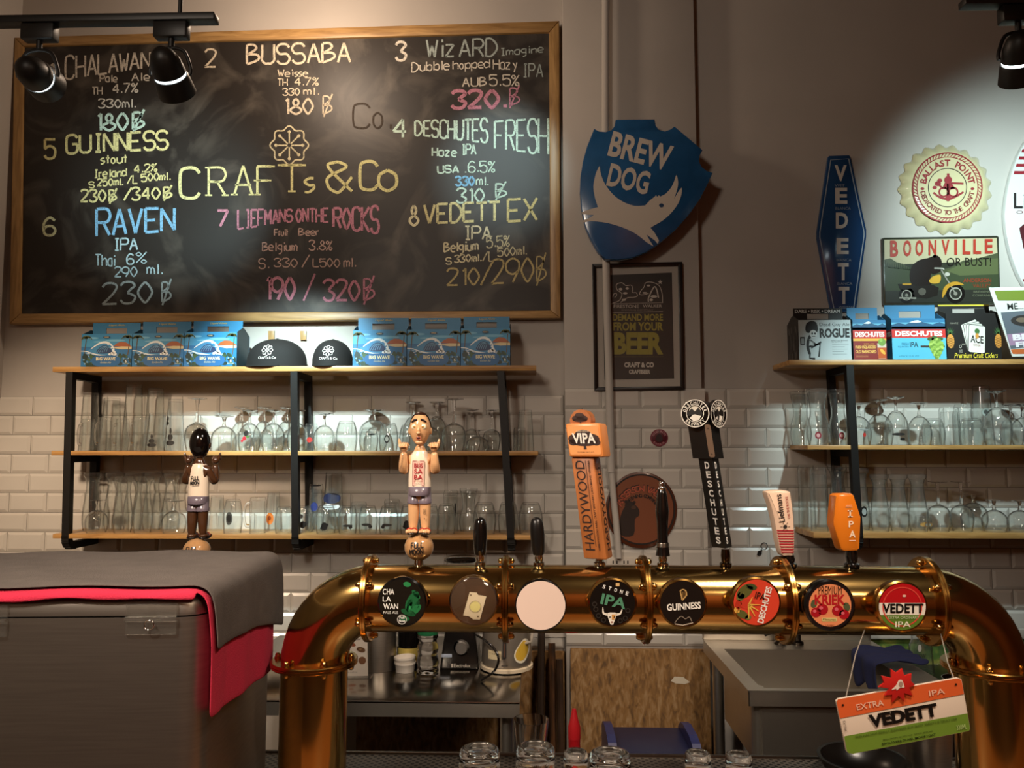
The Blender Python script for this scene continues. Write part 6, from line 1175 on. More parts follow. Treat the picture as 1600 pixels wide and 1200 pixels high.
def rbox(bm, x0, x1, y0, y1, z0, z1, r, n=6, top=0.0):
    pts = []
    for cx_, cy_, a0 in ((x1 - r, y0 + r, -90), (x1 - r, y1 - r, 0), (x0 + r, y1 - r, 90), (x0 + r, y0 + r, 180)): pts += [(cx_ + r * cos(R(a0 + 90 * k / n)), cy_ + r * sin(R(a0 + 90 * k / n))) for k in range(n + 1)]
    lv = [(z0, 0), (z1 - top, 0)] + ([(z1 - top * .4, -top * .25), (z1, -top)] if top else [(z1, 0)][1:]); cx_, cy_ = (x0 + x1) / 2, (y0 + y1) / 2; rg = []
    for z, d in lv: rg.append([bm.verts.new((cx_ + (x - cx_) * (1 + 2 * d / (x1 - x0)), cy_ + (y - cy_) * (1 + 2 * d / (y1 - y0)), z)) for x, y in pts])
    m = len(pts)
    for a, b in zip(rg, rg[1:]):
        for k in range(m): bm.faces.new((a[k], a[(k + 1) % m], b[(k + 1) % m], b[k]))
    bm.faces.new(rg[0][::-1]); bm.faces.new(rg[-1])
zl = P(200, 961, Yc0).z
bm = nb(); rbox(bm, XL0, xr0, Yc0, Yc1, ZB, zl - .002, .03); turn(bm); mk('steel_body', bm, STEEL, t, 40)
bm = nb(); rbox(bm, XL0, xr0, Yc0, Yc1, zl, zC + .002, .03, top=.011); turn(bm); mk('lid', bm, STEEL, t, 40)
for x0, x1 in ((203, 278), (-38, 24)):
    a, b = P(x0, 941, Yc0), P(x1, 990, Yc0); zm = P(x0, 965, Yc0).z; bm = nb(); box(bm, (a.x, Yc0 - .0045, b.z), (b.x, Yc0 - .001, zm - .003), .0006); box(bm, (a.x, Yc0 - .0045, zm + .003), (b.x, Yc0 - .001, a.z), .0006); tube(bm, [(a.x, Yc0 - .005, zm), (b.x, Yc0 - .005, zm)], .0034, 10); turn(bm); h = mk('clear_hinge', bm, CLEARP, t, 40)
    bm = nb(); cxx = (a.x + b.x) / 2; tube(bm, [(cxx + .006 * cos(k), Yc0 - .0095, zm - .006 + .006 * sin(k)) for k in [2 * pi * i / 16 for i in range(16)]], .0008, 6, closed=True); turn(bm); mk('hinge_ring', bm, CHROME, h, 60)
def towel(name, label, m, off, y0, y1, dropf, front, seed):
    """draped cloth: lies on the lid, turns over its right edge and hangs; FRONT: how far it hangs over the front edge"""
    bm = nb(); r = .013 + off; nu, nv = 46, 18; zt_ = zC + .004 + off; xe = xr0 + off + .001; grid = []
    for j in range(nv + 1):
        y = y0 + (y1 - y0) * j / nv; row = []; drop = dropf(j / nv); flat = .60; arc_ = r * pi / 2; tot = flat + arc_ + drop
        for i in range(nu + 1):
            u = i / nu; d = u * tot if i < nu else tot; d = tot * (u ** .8)
            if d < flat: x, z = xe - r - flat + d, zt_ + .0015 * sin(x_ := (d * 31 + j * .7)) + .001 * sin(j * 1.9 + d * 12)
            elif d < flat + arc_: a = (d - flat) / r; x, z = xe - r + r * sin(a), zt_ - r + r * cos(a)
            else:
                q_ = d - flat - arc_; x, z = xe + q_ * .02 + .0022 * min(1, q_ / .05) * (1 + sin(j * .9 + seed)) + .0008 * (1 + sin(j * 2.1 + q_ * 30)), zt_ - r - q_
            row.append(bm.verts.new((x, y + (.004 * sin(d * 20) if 0 < j < nv else 0), z)))
        grid.append(row)
    for j in range(nv):
        for i in range(nu): bm.faces.new((grid[j][i], grid[j][i + 1], grid[j + 1][i + 1], grid[j + 1][i]))
    if front:
        low = []
        for i in range(nu + 1):
            p = grid[0][i].co
            if p.x > xe - r * .5: break
            low.append((grid[0][i], bm.verts.new(p + Vector((0, -.0035, -front * .5 + .001 * sin(i))),), bm.verts.new(p + Vector((0, -.004, -front + .0015 * sin(i * .9))))))
        for a, b in zip(low, low[1:]): bm.faces.new((a[0], a[1], b[1], b[0])); bm.faces.new((a[1], a[2], b[2], b[1]))
    turn(bm); bmesh.ops.recalc_face_normals(bm, faces=bm.faces[:]); o = mk(name, bm, m, None, 80, origin=(xr0 - .3, (y0 + y1) / 2, zC)); tag(o, label, 'towel')
    k = o.modifiers.new('thickness', 'SOLIDIFY'); k.thickness = .003; k.offset = 0; k = o.modifiers.new('smooth', 'SUBSURF'); k.levels = k.render_levels = 1; return o
TG = mat('grey_towelling', '#5C534D', .95, bump=.5, bscale=500, vary=.1, vscale=40); TR = mat('red_towelling', '#C22340', .95, bump=.5, bscale=500)
towel('towel', 'red towel under the grey towel, hanging over the cooler\'s right side', TR, .0045, Yc0 - .002, Yc1 - .03, lambda v: .142 + .02 * v, .009, 1.0)
towel('towel', 'grey towel spread on the cooler over the red towel', TG, .0105, Yc0 + .004, Yc1 + .006, lambda v: .060 + .042 * v - .012 * sin(v * pi), 0.0, 2.2)
# ---------------------------------------------------------------- bar top, drip tray and what stands on it
YB0, YB1 = -2.35, -1.592
bm = nb(); box(bm, (XL + .02, YB0, ZB - .05), (1.6, YB1 - .014, ZB - .0055), .004); bc = tag(mk('bar_counter', bm, mat('bar_top_wood', '#7A4F2C', .35, vary=.2, vscale=6, stretch=(1, 8, 8)), origin=(0, (YB0 + YB1) / 2, ZB - .05)), 'dark bar counter carrying the brass beer tower', 'counter')
bm = nb(); box(bm, (XL + .02, YB0 + .05, 0), (1.6, YB0 + .12, ZB - .051)); mk('front_panel', bm, mat('dark_bar_panel', '#1E150F', .6), bc)
t = thing('drip_tray', 'long perforated black steel drip tray along the bar under the tower', 'tray', (0.2, (YB0 + YB1) / 2, ZB - .004)); xa, xb = -.28, .66
PERF = mat('perforated_black_steel', '#4A4540', .35, .5); nt = PERF.node_tree; b_ = nt.nodes['Principled BSDF']; tc = nt.nodes.new('ShaderNodeTexCoord'); vm = nt.nodes.new('ShaderNodeMapping'); vm.inputs['Scale'].default_value = (92, 92, 92); vm.inputs['Rotation'].default_value = (0, 0, R(45))
vo = nt.nodes.new('ShaderNodeTexVoronoi'); vo.inputs['Randomness'].default_value = 0; vo.inputs['Scale'].default_value = 1; vo.voronoi_dimensions = '2D'; cr = nt.nodes.new('ShaderNodeValToRGB'); cr.color_ramp.elements[0].position = .30; cr.color_ramp.elements[0].color = (.002, .002, .002, 1); cr.color_ramp.elements[1].position = .36; cr.color_ramp.elements[1].color = lin('#6E675E')
nt.links.new(tc.outputs['Object'], vm.inputs[0]); nt.links.new(vm.outputs[0], vo.inputs['Vector']); nt.links.new(vo.outputs['Distance'], cr.inputs[0]); nt.links.new(cr.outputs[0], b_.inputs['Base Color'])
bm = nb(); box(bm, (xa, -2.02, ZB - .004), (xb, -1.815, ZB - .0005)); box(bm, (-.62, -1.815, ZB - .004), (.86, YB1 - .013, ZB - .0005)); mk('perforated_sheet', bm, PERF, t, 0)
bm = nb(); box(bm, (-.62, YB1 - .013, ZB - .02), (.86, YB1 - .006, ZB + .004), .001); mk('back_rim', bm, mat('dark_steel_rim', '#6A625A', .3, 1.0), t)
PLACED2 = []
def bar_glass(kind, px, wpx, ytop, d, label, flip=False, hh=None):
    Y = d - 3.15; b = P(px, zpx(ZB, Y), Y); h = P(px, ytop, Y).z - ZB; loc = (b.x, Y, ZB + .0006); w_ = wpx * S(Y)
    if flip:
        o = dup(GB['pint_glass'], (b.x, Y, ZB + h + .0004), (w_, w_, h), label); o.rotation_euler.x = pi; o.data = o.data.copy(); o.data.materials[0] = BARG
    elif 'bar_tumbler' in GB: o = dup(GB['bar_tumbler'], loc, (w_, w_, h), label)
    else:
        bm = nb(); lathe(bm, [(0, .87), (.36, .865), (.42, .83), (.445, .76), (.47, 0), (.485, -.004), (.5, 0)] + sm([(.485, .5), (.475, .9), (.45, .97), (.40, .998), (.34, .99), (.25, .955), (.10, .945)], 3) + [(0, .944)], seg=48)
        o = GB['bar_tumbler'] = mk('bar_tumbler', bm, BARG, None, 60); o.location = loc; o.scale = (w_, w_, h); o['label'] = label
    o['category'] = 'glass'; o['group'] = 'glasses upturned on the drip tray'
    return o
bar_glass('straight_tumbler', 749, 64, 1169, 1.28, 'upturned tumbler on the drip tray, nearest the tower\'s left column'); bar_glass('straight_tumbler', 837, 62, 1166, 1.29, 'upturned tumbler on the drip tray in front of the clear empty cup'); bar_glass('straight_tumbler', 900, 39, 1174, 1.31, 'narrow upturned shot glass touching a wider tumbler on the drip tray'); bar_glass('straight_tumbler', 954, 66, 1176, 1.26, 'wide low upturned tumbler on the drip tray below the stone badge')
bar_glass('straight_tumbler', 1092, 41, 1176, 1.30, 'narrow upturned glass on the drip tray, first of the separate pair'); bar_glass('straight_tumbler', 1156, 41, 1178, 1.30, 'narrow upturned glass on the drip tray, second of the separate pair'); o = bar_glass('pint_glass', 830, 54, 1124, 1.50, 'clear empty cup standing upright at the back of the drip tray', True); o['group'] = 'upright cups on the drip tray'
Y = -1.70; b = P(1350, zpx(ZB, Y), Y); t = thing('black_bowl', 'round black bowl on the drip tray under the hanging sign', 'bowl', (b.x, Y, ZB + .0005)); bm = nb(); h = P(1350, 1184, Y).z - ZB; lathe(bm, [(0, 0), (.045, 0), (.07, h * .6), (.078, h), (.072, h), (.064, h * .6), (.04, .004), (0, .004)], (b.x, Y, ZB + .0005), 40); mk('bowl', bm, mat('black_rubber', '#120F0D', .3), t, 50)
Y = -1.66; b = P(1452, zpx(ZB, Y), Y); t = thing('steel_shaker', 'tall steel cup behind the hanging sign on the bar', 'cup', (b.x, Y, ZB + .0005)); h = P(1452, 1110, Y).z - ZB; bm = nb(); lathe(bm, [(0, 0), (.036, 0), (.044, h), (.042, h), (.035, .004), (0, .004)], (b.x, Y, ZB + .0005), 32); mk('cup', bm, STEEL, t, 50)
# ---------------------------------------------------------------- back worktop with its things
Yt0, Yt1 = -.87, -.10; zW = P(660, 1096, Yt0).z
t = thing('steel_worktop', 'stainless steel worktop table with the bottle, blender and kettle on it', 'table', (P(600, 1096, -.5).x, -.48, 0)); xa, xb = P(300, 1096, Yt0).x, P(812, 1096, Yt0).x
bm = nb(); box(bm, (xa, Yt0, zW - .006), (xb, Yt1, zW), .002); mk('steel_top', bm, STEELD, t); bm = nb(); box(bm, (xa + .001, Yt0 + .001, zW - .044), (xb - .001, Yt0 + .006, zW - .006)); box(bm, (xb - .006, Yt0 + .006, zW - .044), (xb - .001, Yt1, zW - .006)); mk('apron', bm, STEELS, t, 0)
for x in (xa + .05, xb - .04):
    for y in (Yt0 + .06, Yt1 - .05): bm = nb(); tube(bm, [(x, y, 0), (x, y, zW - .04)], .019, 16); mk('leg', bm, STEELS, t, 60)
bm = nb(); box(bm, (xa + .02, Yt0 + .04, .25), (xb - .02, Yt1 - .04, .27), .003); mk('under_shelf', bm, STEELD, t)
def at(px, py): # point on the worktop under a pixel
    d = CR @ Vector(((px - CX) / F_PX, -(py - CY) / F_PX, -1)); k = (zW - CAM.z) / d.z; return CAM + d * k
def pp(b, x, y): p = P(x, y, b.y); return p
def prof_at(b, rows): s = S(b.y); return [(r * s, P(CX, y, b.y).z - b.z) for r, y in rows]
b = at(556, 1058); t = thing('menu_stand', 'small clear stand with a white appetizer card on the worktop', 'menu stand', b + Vector((0, 0, .0005))); bm = nb(); prism(bm, [(535, 991), (574, 991), (575, 1056), (534, 1057)], b.y, b.y + .0015); cdm = mk('card', bm, mat('white_paper', '#DCCFC0', .6), t, 0)
bm = nb(); prism(bm, [(532, 988), (576, 988), (577, 1058), (532, 1058)], b.y + .002, b.y + .004); box(bm, (pp(b, 530, 1058).x, b.y - .02, b.z + .0005), (pp(b, 580, 1058).x, b.y + .03, b.z + .0035)); mk('acrylic_holder', bm, CLEARP, t, 0)
g = G(b.y - .0002); g.text('Appetizer', 545, 997, 564, 1001, '#4A3A30', 1, .01)
for x, y, a_, e_, c in ((550, 1007, 6, 3, '#8A4A2A'), (564, 1015, 7, 4, '#6A4A30'), (547, 1020, 4, 3, '#B5653A'), (549, 1034, 7, 4, '#B5653A'), (566, 1032, 6, 6, '#7A5236'), (563, 1014, 3, 2, '#C9A070')): g.ell(x, y, a_, e_, c, 2, 14, 15)
g.text('www.craft.co', 538, 1049, 558, 1051, '#8A7A6A', 1); g.text('LIST', 545, 1045, 553, 1047, '#8A7A6A', 1); g.build('card_print', cdm)
b = at(592, 1044); t = thing('steel_canister', 'tall steel canister behind the appetizer card', 'canister', b + Vector((0, 0, .0005))); bm = nb(); lathe(bm, [(0, 0), (26 * S(b.y), 0), (26 * S(b.y), .20), (24 * S(b.y), .21), (0, .212)], b + Vector((0, 0, .0005)), 36); mk('canister_body', bm, STEEL, t, 50)
bm = nb(); tube(bm, [b + Vector((0, 0, .211)), b + Vector((0, 0, .228))], .014, 16); mk('lid_knob', bm, BLACKP, t, 50)
b = at(637, 1042); b.y += .03; t = thing('sauce_bottle', 'dark ribbed sauce bottle with yellow label behind the white ramekins', 'bottle', b + Vector((0, 0, .0005))); s = S(b.y); bm = nb(); lathe(bm, [(0, 0), (17 * s, 0), (18 * s, .004)] + [(17.6 * s + (.0012 if k % 2 else 0), .02 + k * .006) for k in range(24)] + [(12 * s, .19), (6 * s, .22), (6 * s, .25), (0, .25)], b + Vector((0, 0, .0005)), 32); mk('bottle_body', bm, mat('black_bottle', '#0D0B0A', .15), t, 60)
bm = nb(); lathe(bm, [(18.6 * s, .018), (18.6 * s, .062)], b, 32); mk('label_band', bm, mat('yellow_label', '#C9B25A', .5), t, 60)
b = at(633, 1049); s = S(b.y)
def ram(z, lab): 
    t = thing('ramekin', lab, 'ramekin', b + Vector((0, 0, z)), 'white ramekins on the worktop'); bm = nb(); lathe(bm, [(0, .0), (13.5 * s, 0), (15.5 * s, .024), (16.5 * s, .026), (16.5 * s, .032), (15.3 * s, .032), (13 * s, .006), (0, .005)], b + Vector((0, 0, z)), 48, wob=lambda k, r, h: 1 + (.012 if h < .025 and k % 2 else 0)); mk('dish', bm, mat('white_porcelain', '#E3D9CC', .2), t, 40); return t
ram(.0006, 'lower white ramekin of the stack of two on the worktop'); r2 = ram(.0165, 'upper white ramekin, tilted inside the rim of the lower one'); r2.rotation_euler = (0, R(-3), 0)
b = at(668, 1051); s = S(b.y); t = thing('water_bottle', 'clear plastic water bottle with green cap on the worktop', 'bottle', b + Vector((0, 0, .0005))); bm = nb(); z1 = P(668, 990, b.y).z - b.z
lathe(bm, sm([(0, .004), (10 * s, .0), (16 * s, .002), (16.5 * s, .012), (15.5 * s, .02), (17 * s, .032), (16 * s, .05), (15.2 * s, .062), (16.8 * s, .075), (15.5 * s, .09), (13.5 * s, .1), (15.5 * s, .115), (16.2 * s, z1 - .012), (15 * s, z1)], 3), b + Vector((0, 0, .0005)), 36, wob=lambda k, r, h: 1 + .018 * sin(k * pi / 3 + h * 60)); mk('bottle_body', bm, BARG, t, 60)
bm = nb(); lathe(bm, [(15 * s, z1 - .001), (15.5 * s, z1), (15.5 * s, z1 + .022), (14 * s, z1 + .025), (0, z1 + .026)], b, 40, wob=lambda k, r, h: 1 + (.02 if k % 2 else 0)); mk('cap', bm, mat('green_cap', '#1E6B40', .35), t, 40)
b = at(718, 1046); s = S(b.y); t = thing('blender', 'black jug blender with round knob on the worktop behind the clear badge', 'blender', b + Vector((0, 0, .0005)))
pf = [(687, 1045), (690, 1046), (745, 1046), (748, 1045), (741, 978), (738, 975), (700, 975), (696, 978)]; bm = nb(); prism(bm, pf, b.y, b.y + .13, bev=.006); mo = mk('motor_base', bm, mat('black_appliance', '#141110', .22, coat=.3), t, 40)
bm = nb(); c = P(721, 1012, b.y); lathe(bm, [(0, .016), (8.5 * s, .015), (9.5 * s, .0), (12 * s, .0), (12 * s, -.002)], c, 28, axis=(0, -1, 0)); mk('speed_knob', bm, mat('grey_knob', '#8A8580', .3, .6), mo, 40)
g = G(b.y - .0004); g.text('Electrolux', 709, 1037, 735, 1043, '#C9BFB2', 1, .01); g.rect(705, 1037, 708, 1043, '#C9BFB2', 1); g.build('white_lettering', mo); g = G(b.y - .0004); g.rect(689, 1022, 706, 1027, '#B9C4D6', 1); g.text('Guarantee', 692, 1023.4, 705, 1026, '#3A4A6A', 2); g.build('sticker', mo)
bm = nb(); zt_ = P(716, 875, b.y + .065).z - b.z; z0 = P(716, 975, b.y).z - b.z + .001; lathe(bm, [(0, z0), (18 * s, z0), (20 * s, z0 + .02), (25 * s, zt_ - .004), (24 * s, zt_ - .004), (19 * s, z0 + .02), (0, z0 + .006)], b + Vector((0, .065, 0)), 32); mk('jug', bm, GLASS, t, 50)
bm = nb(); lathe(bm, [(0, zt_ - .006), (25.5 * s, zt_ - .004), (28 * s, zt_ - .002), (28 * s, zt_ + .005), (22 * s, zt_ + .012), (0, zt_ + .013)], b + Vector((0, .065, 0)), 36); mk('lid', bm, BLACKP, t, 50)
b = at(790, 1057); s = S(b.y); t = thing('electric_kettle', 'grey electric airpot kettle with cream foot and yellow teardrop sticker', 'kettle', b + Vector((0, 0, .0005))); zz = P(790, 972, b.y).z - b.z; cxy = b + Vector((0, .1, 0))
bm = nb(); lathe(bm, [(0, .016), (38 * s, .016), (40 * s, .03), (38.5 * s, .1), (36 * s, zz), (33 * s, zz + .03), (0, zz + .035)], cxy, 40); kb = mk('kettle_body', bm, mat('grey_kettle_paint', '#8C8378', .35, .5), t, 60)
bm = nb(); lathe(bm, [(0, .0005), (38 * s, .0005), (41.5 * s, .004), (41.5 * s, .014), (39 * s, .0165), (0, .0165)], cxy, 40); mk('kettle_foot', bm, mat('cream_plastic', '#D9C9AE', .35), t, 60)
def km(x, y, L):
    p = P(x, y, b.y); dx = p.x - cxy.x; rr_ = (41.2 - 4.4 * (p.z - b.z) / zz) * s; return Vector((p.x, cxy.y - sqrt(max(rr_ ** 2 - dx * dx, 1e-8)) - .0008 - L * .0004, p.z))
g = G(mp=km); g.blob(smooth_pts([(819, 1003), (827, 1012), (826, 1028), (818, 1040), (808, 1038), (803, 1029), (806, 1018)], 3, True), '#E3DCC8', 1); g.blob(smooth_pts([(818, 1006), (825, 1014), (824, 1027), (817, 1036), (809, 1035), (805, 1028), (808, 1018)], 3, True), '#D0A93A', 2)
for k in range(6): g.line([(811 - (k > 2), 1014 + k * 3.5), (822, 1012 + k * 3.5)], .6, '#6A5620', 3)
g.blob([(762, 1020), (769, 1020), (776, 1020), (783, 1020), (783, 1034), (776, 1034), (769, 1034), (762, 1034)], '#DCCBA4', 1); g.text('Caution', 764, 1023, 781, 1026, '#7A6438', 2); g.rect(764, 1028, 780, 1029, '#7A6438', 2); g.rrect(785, 1004, 791, 1032, 2, '#1C1613', 1); g.rect(787, 1008, 789, 1029, '#5A3A2A', 2); g.rect(783, 1042, 793, 1043.5, '#4A433B', 1); g.build('front_print', kb)
bm = nb(); q = P(787, 986, b.y); tube(bm, [(q.x, cxy.y - 34 * s, q.z + .03), (q.x, cxy.y - 44 * s, q.z + .02), (q.x, cxy.y - 46 * s, q.z - .012)], [.011, .012, .009], 14); mk('spout', bm, mat('pale_grey_plastic', '#B0A698', .35), t, 60)
bm = nb(); q = P(826, 990, b.y + .1); tube(bm, [q + Vector((-.006, -.05, .05)), q + Vector((.012, -.06, .02)), q + Vector((.01, -.065, -.01)), q + Vector((-.012, -.05, -.02))], .005, 10); mk('carry_handle', bm, mat('pale_grey_plastic', '#B0A698', .35), t, 60)
bm = nb(); pts = [at(x, y) for x, y in ((748, 1062), (752, 1064))]
a0 = P(742, 998, b.y - .06); tube(bm, smooth_pts([tuple(a0 + Vector((0, .05, 0))), tuple(P(760, 1002, b.y - .07)), tuple(P(774, 1016, b.y - .08)), tuple(P(779, 1032, b.y - .09)), tuple(P(771, 1050, b.y - .09)), tuple(at(752, 1065) + Vector((0, 0, .005)))], 6), .0038, 10); tag(mk('power_cord', bm, BLACKP, None, 60, origin=at(752, 1065)), 'black power cord looping in front of the kettle', 'cord')
# ---------------------------------------------------------------- sink, sticks, bottle and stool
Ys0, Ys1 = -.80, -.20; zS = P(1300, 1080, Ys0).z; xa = P(1169, 1080, Ys0).x; xb = 1.25
t = thing('sink_unit', 'stainless steel sink table with deep basin and splashback on the right', 'sink', ((xa + xb) / 2, -.45, 0))
bx0, bx1, by0, by1 = xa + .045, xb - .10, Ys0 + .025, Ys1 - .13; bm = nb()
for lo, hi in (((xa, Ys0), (bx0, Ys1)), ((bx1, Ys0), (xb, Ys1)), ((bx0, Ys0), (bx1, by0)), ((bx0, by1), (bx1, Ys1))): box(bm, (lo[0], lo[1], zS - .004), (hi[0], hi[1], zS))
box(bm, (xa, Ys0, zS - .045), (xb, Ys0 + .004, zS - .003)); box(bm, (xa, Ys0, zS - .045), (xa + .004, Ys1, zS - .003)); mk('sink_top', bm, STEELS, t, 0)
bm = nb(); z0 = zS - .24
for lo, hi in (((bx0, by0, z0), (bx1, by1, z0 + .003)), ((bx0 - .003, by0, z0), (bx0, by1, zS - .004)), ((bx1, by0, z0), (bx1 + .003, by1, zS - .004)), ((bx0, by0 - .003, z0), (bx1, by0, zS - .004)), ((bx0, by1, z0), (bx1, by1 + .003, zS - .004))): box(bm, lo, hi)
mk('basin', bm, STEELS, t, 0)
bm = nb(); box(bm, (xa, Ys1 + .001, zS - .004), (xb, Ys1 + .02, P(1200, 975, Ys1).z), .003); mk('splashback', bm, STEELS, t)
for x in (xa + .04, xb - .05):
    for y in (Ys0 + .05, Ys1 - .05): bm = nb(); tube(bm, [(x, y, 0), (x, y, zS - .004)], .02, 16); mk('leg', bm, STEELS, t, 60)
bm = nb(); box(bm, (xa + .06, Ys0 + .06, .18), (xb - .05, Ys0 + .064, zS - .10)); mk('front_panel', bm, mat('dark_cabinet_steel', '#4A423B', .4, .7), t, 0)
FA = mat('dark_faucet_metal', '#4A443E', .2, 1.0)
for px, lab in ((1219, 'sink tap with a black lever, left of the two at the splashback'), (1246, 'sink tap with chrome base, right of the two at the splashback')):
    q = P(px, 1006, Ys1 - .055); q.z = zS; t = thing('sink_tap', lab, 'tap', q + Vector((0, 0, .0005)), 'taps on the sink'); bm = nb(); lathe(bm, [(0, 0), (.022, 0), (.022, .008), (.013, .014), (.013, .07), (.016, .075), (.016, .085), (0, .088)], q + Vector((0, 0, .0005)), 24); mk('tap_body', bm, FA, t, 50)
    bm = nb(); tube(bm, smooth_pts([tuple(q + Vector((0, 0, .075))), tuple(q + Vector((0, -.01, .16))), tuple(q + Vector((0, -.07, .20))), tuple(q + Vector((0, -.12, .15)))], 5), .009, 12); mk('tap_spout', bm, FA, t, 60)
    bm = nb(); tube(bm, [q + Vector((-.012, -.005, .05)), q + Vector((-.06, -.02, .035 if px < 1230 else .06))], [.007, .004], 10); mk('lever', bm, BLACKP, t, 60)
# cloth over the basin's right edge
bm = nb(); n = 14; pts = []; xm = bx1
for i in range(n + 1):
    row = []
    for j in range(11):
        u, v = i / n, j / 10; d = (u - .45) * .26; y = by0 + .20 + v * .20 + .02 * sin(u * 6)
        if d < 0: x, z = xm - .02 + .006 * sin(j * 1.4) - min(-d, .02), zS + .014 - max(0, -d - .02) * (1.0 + .2 * sin(j))
        else: x, z = xm - .02 + d, zS + .016 + .016 * sin(u * 7 + j * 1.1) ** 2
        row.append(bm.verts.new((x, y, z)))
    pts.append(row)
for i in range(n):
    for j in range(10): bm.faces.new((pts[i][j], pts[i + 1][j], pts[i + 1][j + 1], pts[i][j + 1]))
o = mk('cleaning_cloth', bm, mat('navy_cloth', '#1B2148', .95, bump=.4, bscale=300), None, 80, origin=(xm, by0 + .3, zS)); tag(o, 'navy blue cleaning cloth draped over the sink edge', 'cloth'); k = o.modifiers.new('thickness', 'SOLIDIFY'); k.thickness = .006; k.offset = 1; k = o.modifiers.new('smooth', 'SUBSURF'); k.levels = k.render_levels = 1
xs_ = xb + .004; zC2 = P(1430, 1040, -.12).z; bm = nb(); box(bm, (xs_, Ys0 + .1, zC2 - .05), (XR - .3, -.10, zC2), .003); box(bm, (xs_ + .02, Ys0 + .14, 0), (XR - .35, -.12, zC2 - .051)); sc = tag(mk('side_counter', bm, mat('black_side_counter', '#1C1815', .3), origin=(1.4, -.45, 0)), 'dark side counter to the right of the sink carrying the jug and pan', 'counter')
# picture strip behind the sink's right end, with jug and pan in front of it
t = thing('landscape_print', 'small green and yellow foliage print behind the sink under a white ledge', 'print', P(1440, 1045, -.03)); q = [(1352, 999), (1640, 999), (1640, 1042), (1352, 1042)]; bm = nb(); prism(bm, q, -.075, -.065); FOL = mat('foliage_print', '#5A6A2C', .4, vary=.6, vscale=14); nt = FOL.node_tree
rp = [n_ for n_ in nt.nodes if n_.type == 'VALTORGB'][0]; rp.color_ramp.elements[0].color = lin('#1E3A22'); rp.color_ramp.elements[1].color = lin('#C9B85A'); e_ = rp.color_ramp.elements.new(.5); e_.color = lin('#5E7A3A'); mk('print_panel', bm, FOL, t, 0)
bm = nb(); prism(bm, [(1350, 984), (1642, 984), (1642, 998), (1350, 998)], -.09, -.062, bev=.002); mk('white_ledge', bm, mat('white_plastic', '#C9C0B4', .35), t)
def on_sink(px, py):
    d = CR @ Vector(((px - CX) / F_PX, -(py - CY) / F_PX, -1)); k = (zC2 - CAM.z) / d.z; return CAM + d * k
b = on_sink(1440, 1054); s = S(b.y); t = thing('glass_jug', 'clear glass jug with white patch standing behind the hanging sign', 'jug', b + Vector((0, 0, .0005))); bm = nb(); hj = P(1440, 990, b.y).z - b.z; lathe(bm, [(0, .004), (17 * s, .001), (18 * s, .01), (16 * s, hj * .7), (12 * s, hj * .85), (13 * s, hj), (12 * s, hj), (11 * s, hj * .85), (15 * s, hj * .7), (16.5 * s, .012), (0, .01)], b, 32); jg = mk('jug_body', bm, GLASS, t, 50); bm = nb(); tube(bm, [b + Vector((16 * s, 0, hj * .8)), b + Vector((30 * s, 0, hj * .75)), b + Vector((30 * s, 0, hj * .3)), b + Vector((17 * s, 0, hj * .2))], .005, 10); mk('handle', bm, GLASS, t, 60)
g = G(b.y - 18.6 * s); g.ell(1437, 1013, 3, 6, '#D9D5CC', 1, 14); g.text('BREW', 1428, 1022, 1447, 1028, '#3A352E', 1, .01); g.build('print', jg)
b = on_sink(1500, 1075); b.z = zC2; s = S(b.y); t = thing('black_pan', 'shallow black pan with a pale rim by the basin', 'pan', b + Vector((0, 0, .0005))); bm = nb(); lathe(bm, [(0, 0), (20 * s, 0), (24 * s, .03), (23 * s, .03), (19 * s, .004), (0, .004)], b + Vector((0, 0, .0005)), 36); mk('pan_body', bm, BLACKP, t, 50); bm = nb(); tube(bm, [b + Vector((23.8 * s * cos(a), 23.8 * s * sin(a), .031)) for a in [2 * pi * i / 36 for i in range(36)]], .0016, 8, closed=True); mk('rim', bm, CHROME, t, 60)
# wooden sticks leaning between worktop and pillar
for k, (xt, yt_, xb_, m) in enumerate(((862, 1005, 866, '#6A4424'), (846, 985, 842, '#3A281A'), (874, 1030, 878, '#4A3220'))):
    Y0_ = -.06 - .02 * k; a = P(xt, yt_, Y0_); b = P(xb_, 1300, Y0_); bm = nb(); b.z = .0005; tube(bm, [b + Vector((0, -.12, 0)), a], .014, 8)
    for v in bm.verts: v.co.z = max(v.co.z, .0005)
    tag(mk('wooden_stick', bm, wood('stick_wood_%d' % k, m, '#2A1C12', .6, (8, 8, 1)), None, 40, origin=(b.x, b.y - .12, 0)), ('thickest pale brown', 'tall dark', 'short dark brown')[k] + ' wooden stick leaning on the chipboard by the pillar', 'stick', 'sticks beside the pillar')
bm = nb(); box(bm, (-.28, YB1 + .03, .66), (.75, YB1 + .42, .70), .003); 
t = thing('speed_rail', 'low steel shelf behind the bar under the tower', 'shelf', (.2, YB1 + .2, 0)); mk('shelf_plate', bm, STEELD, t)
for x in (-.25, .72):
    for y in (YB1 + .05, YB1 + .40): bm = nb(); tube(bm, [(x, y, 0), (x, y, .661)], .015, 12); mk('leg', bm, STEELD, t, 60)
Y = -1.25; b = P(898, zpx(.70, Y), Y); s = S(Y); t = thing('squeeze_bottle', 'red squeeze bottle with pointed cap in front of the chipboard', 'bottle', (b.x, Y, .7005)); h = P(898, 1108, Y).z - .70; bm = nb(); lathe(bm, [(0, 0), (9 * s, 0), (9.2 * s, .01), (8.6 * s, h * .45), (8.8 * s, h * .62), (9 * s, h * .7)], (b.x, Y, .7005), 24); mk('bottle_body', bm, mat('red_plastic', '#A3161C', .3), t, 50)
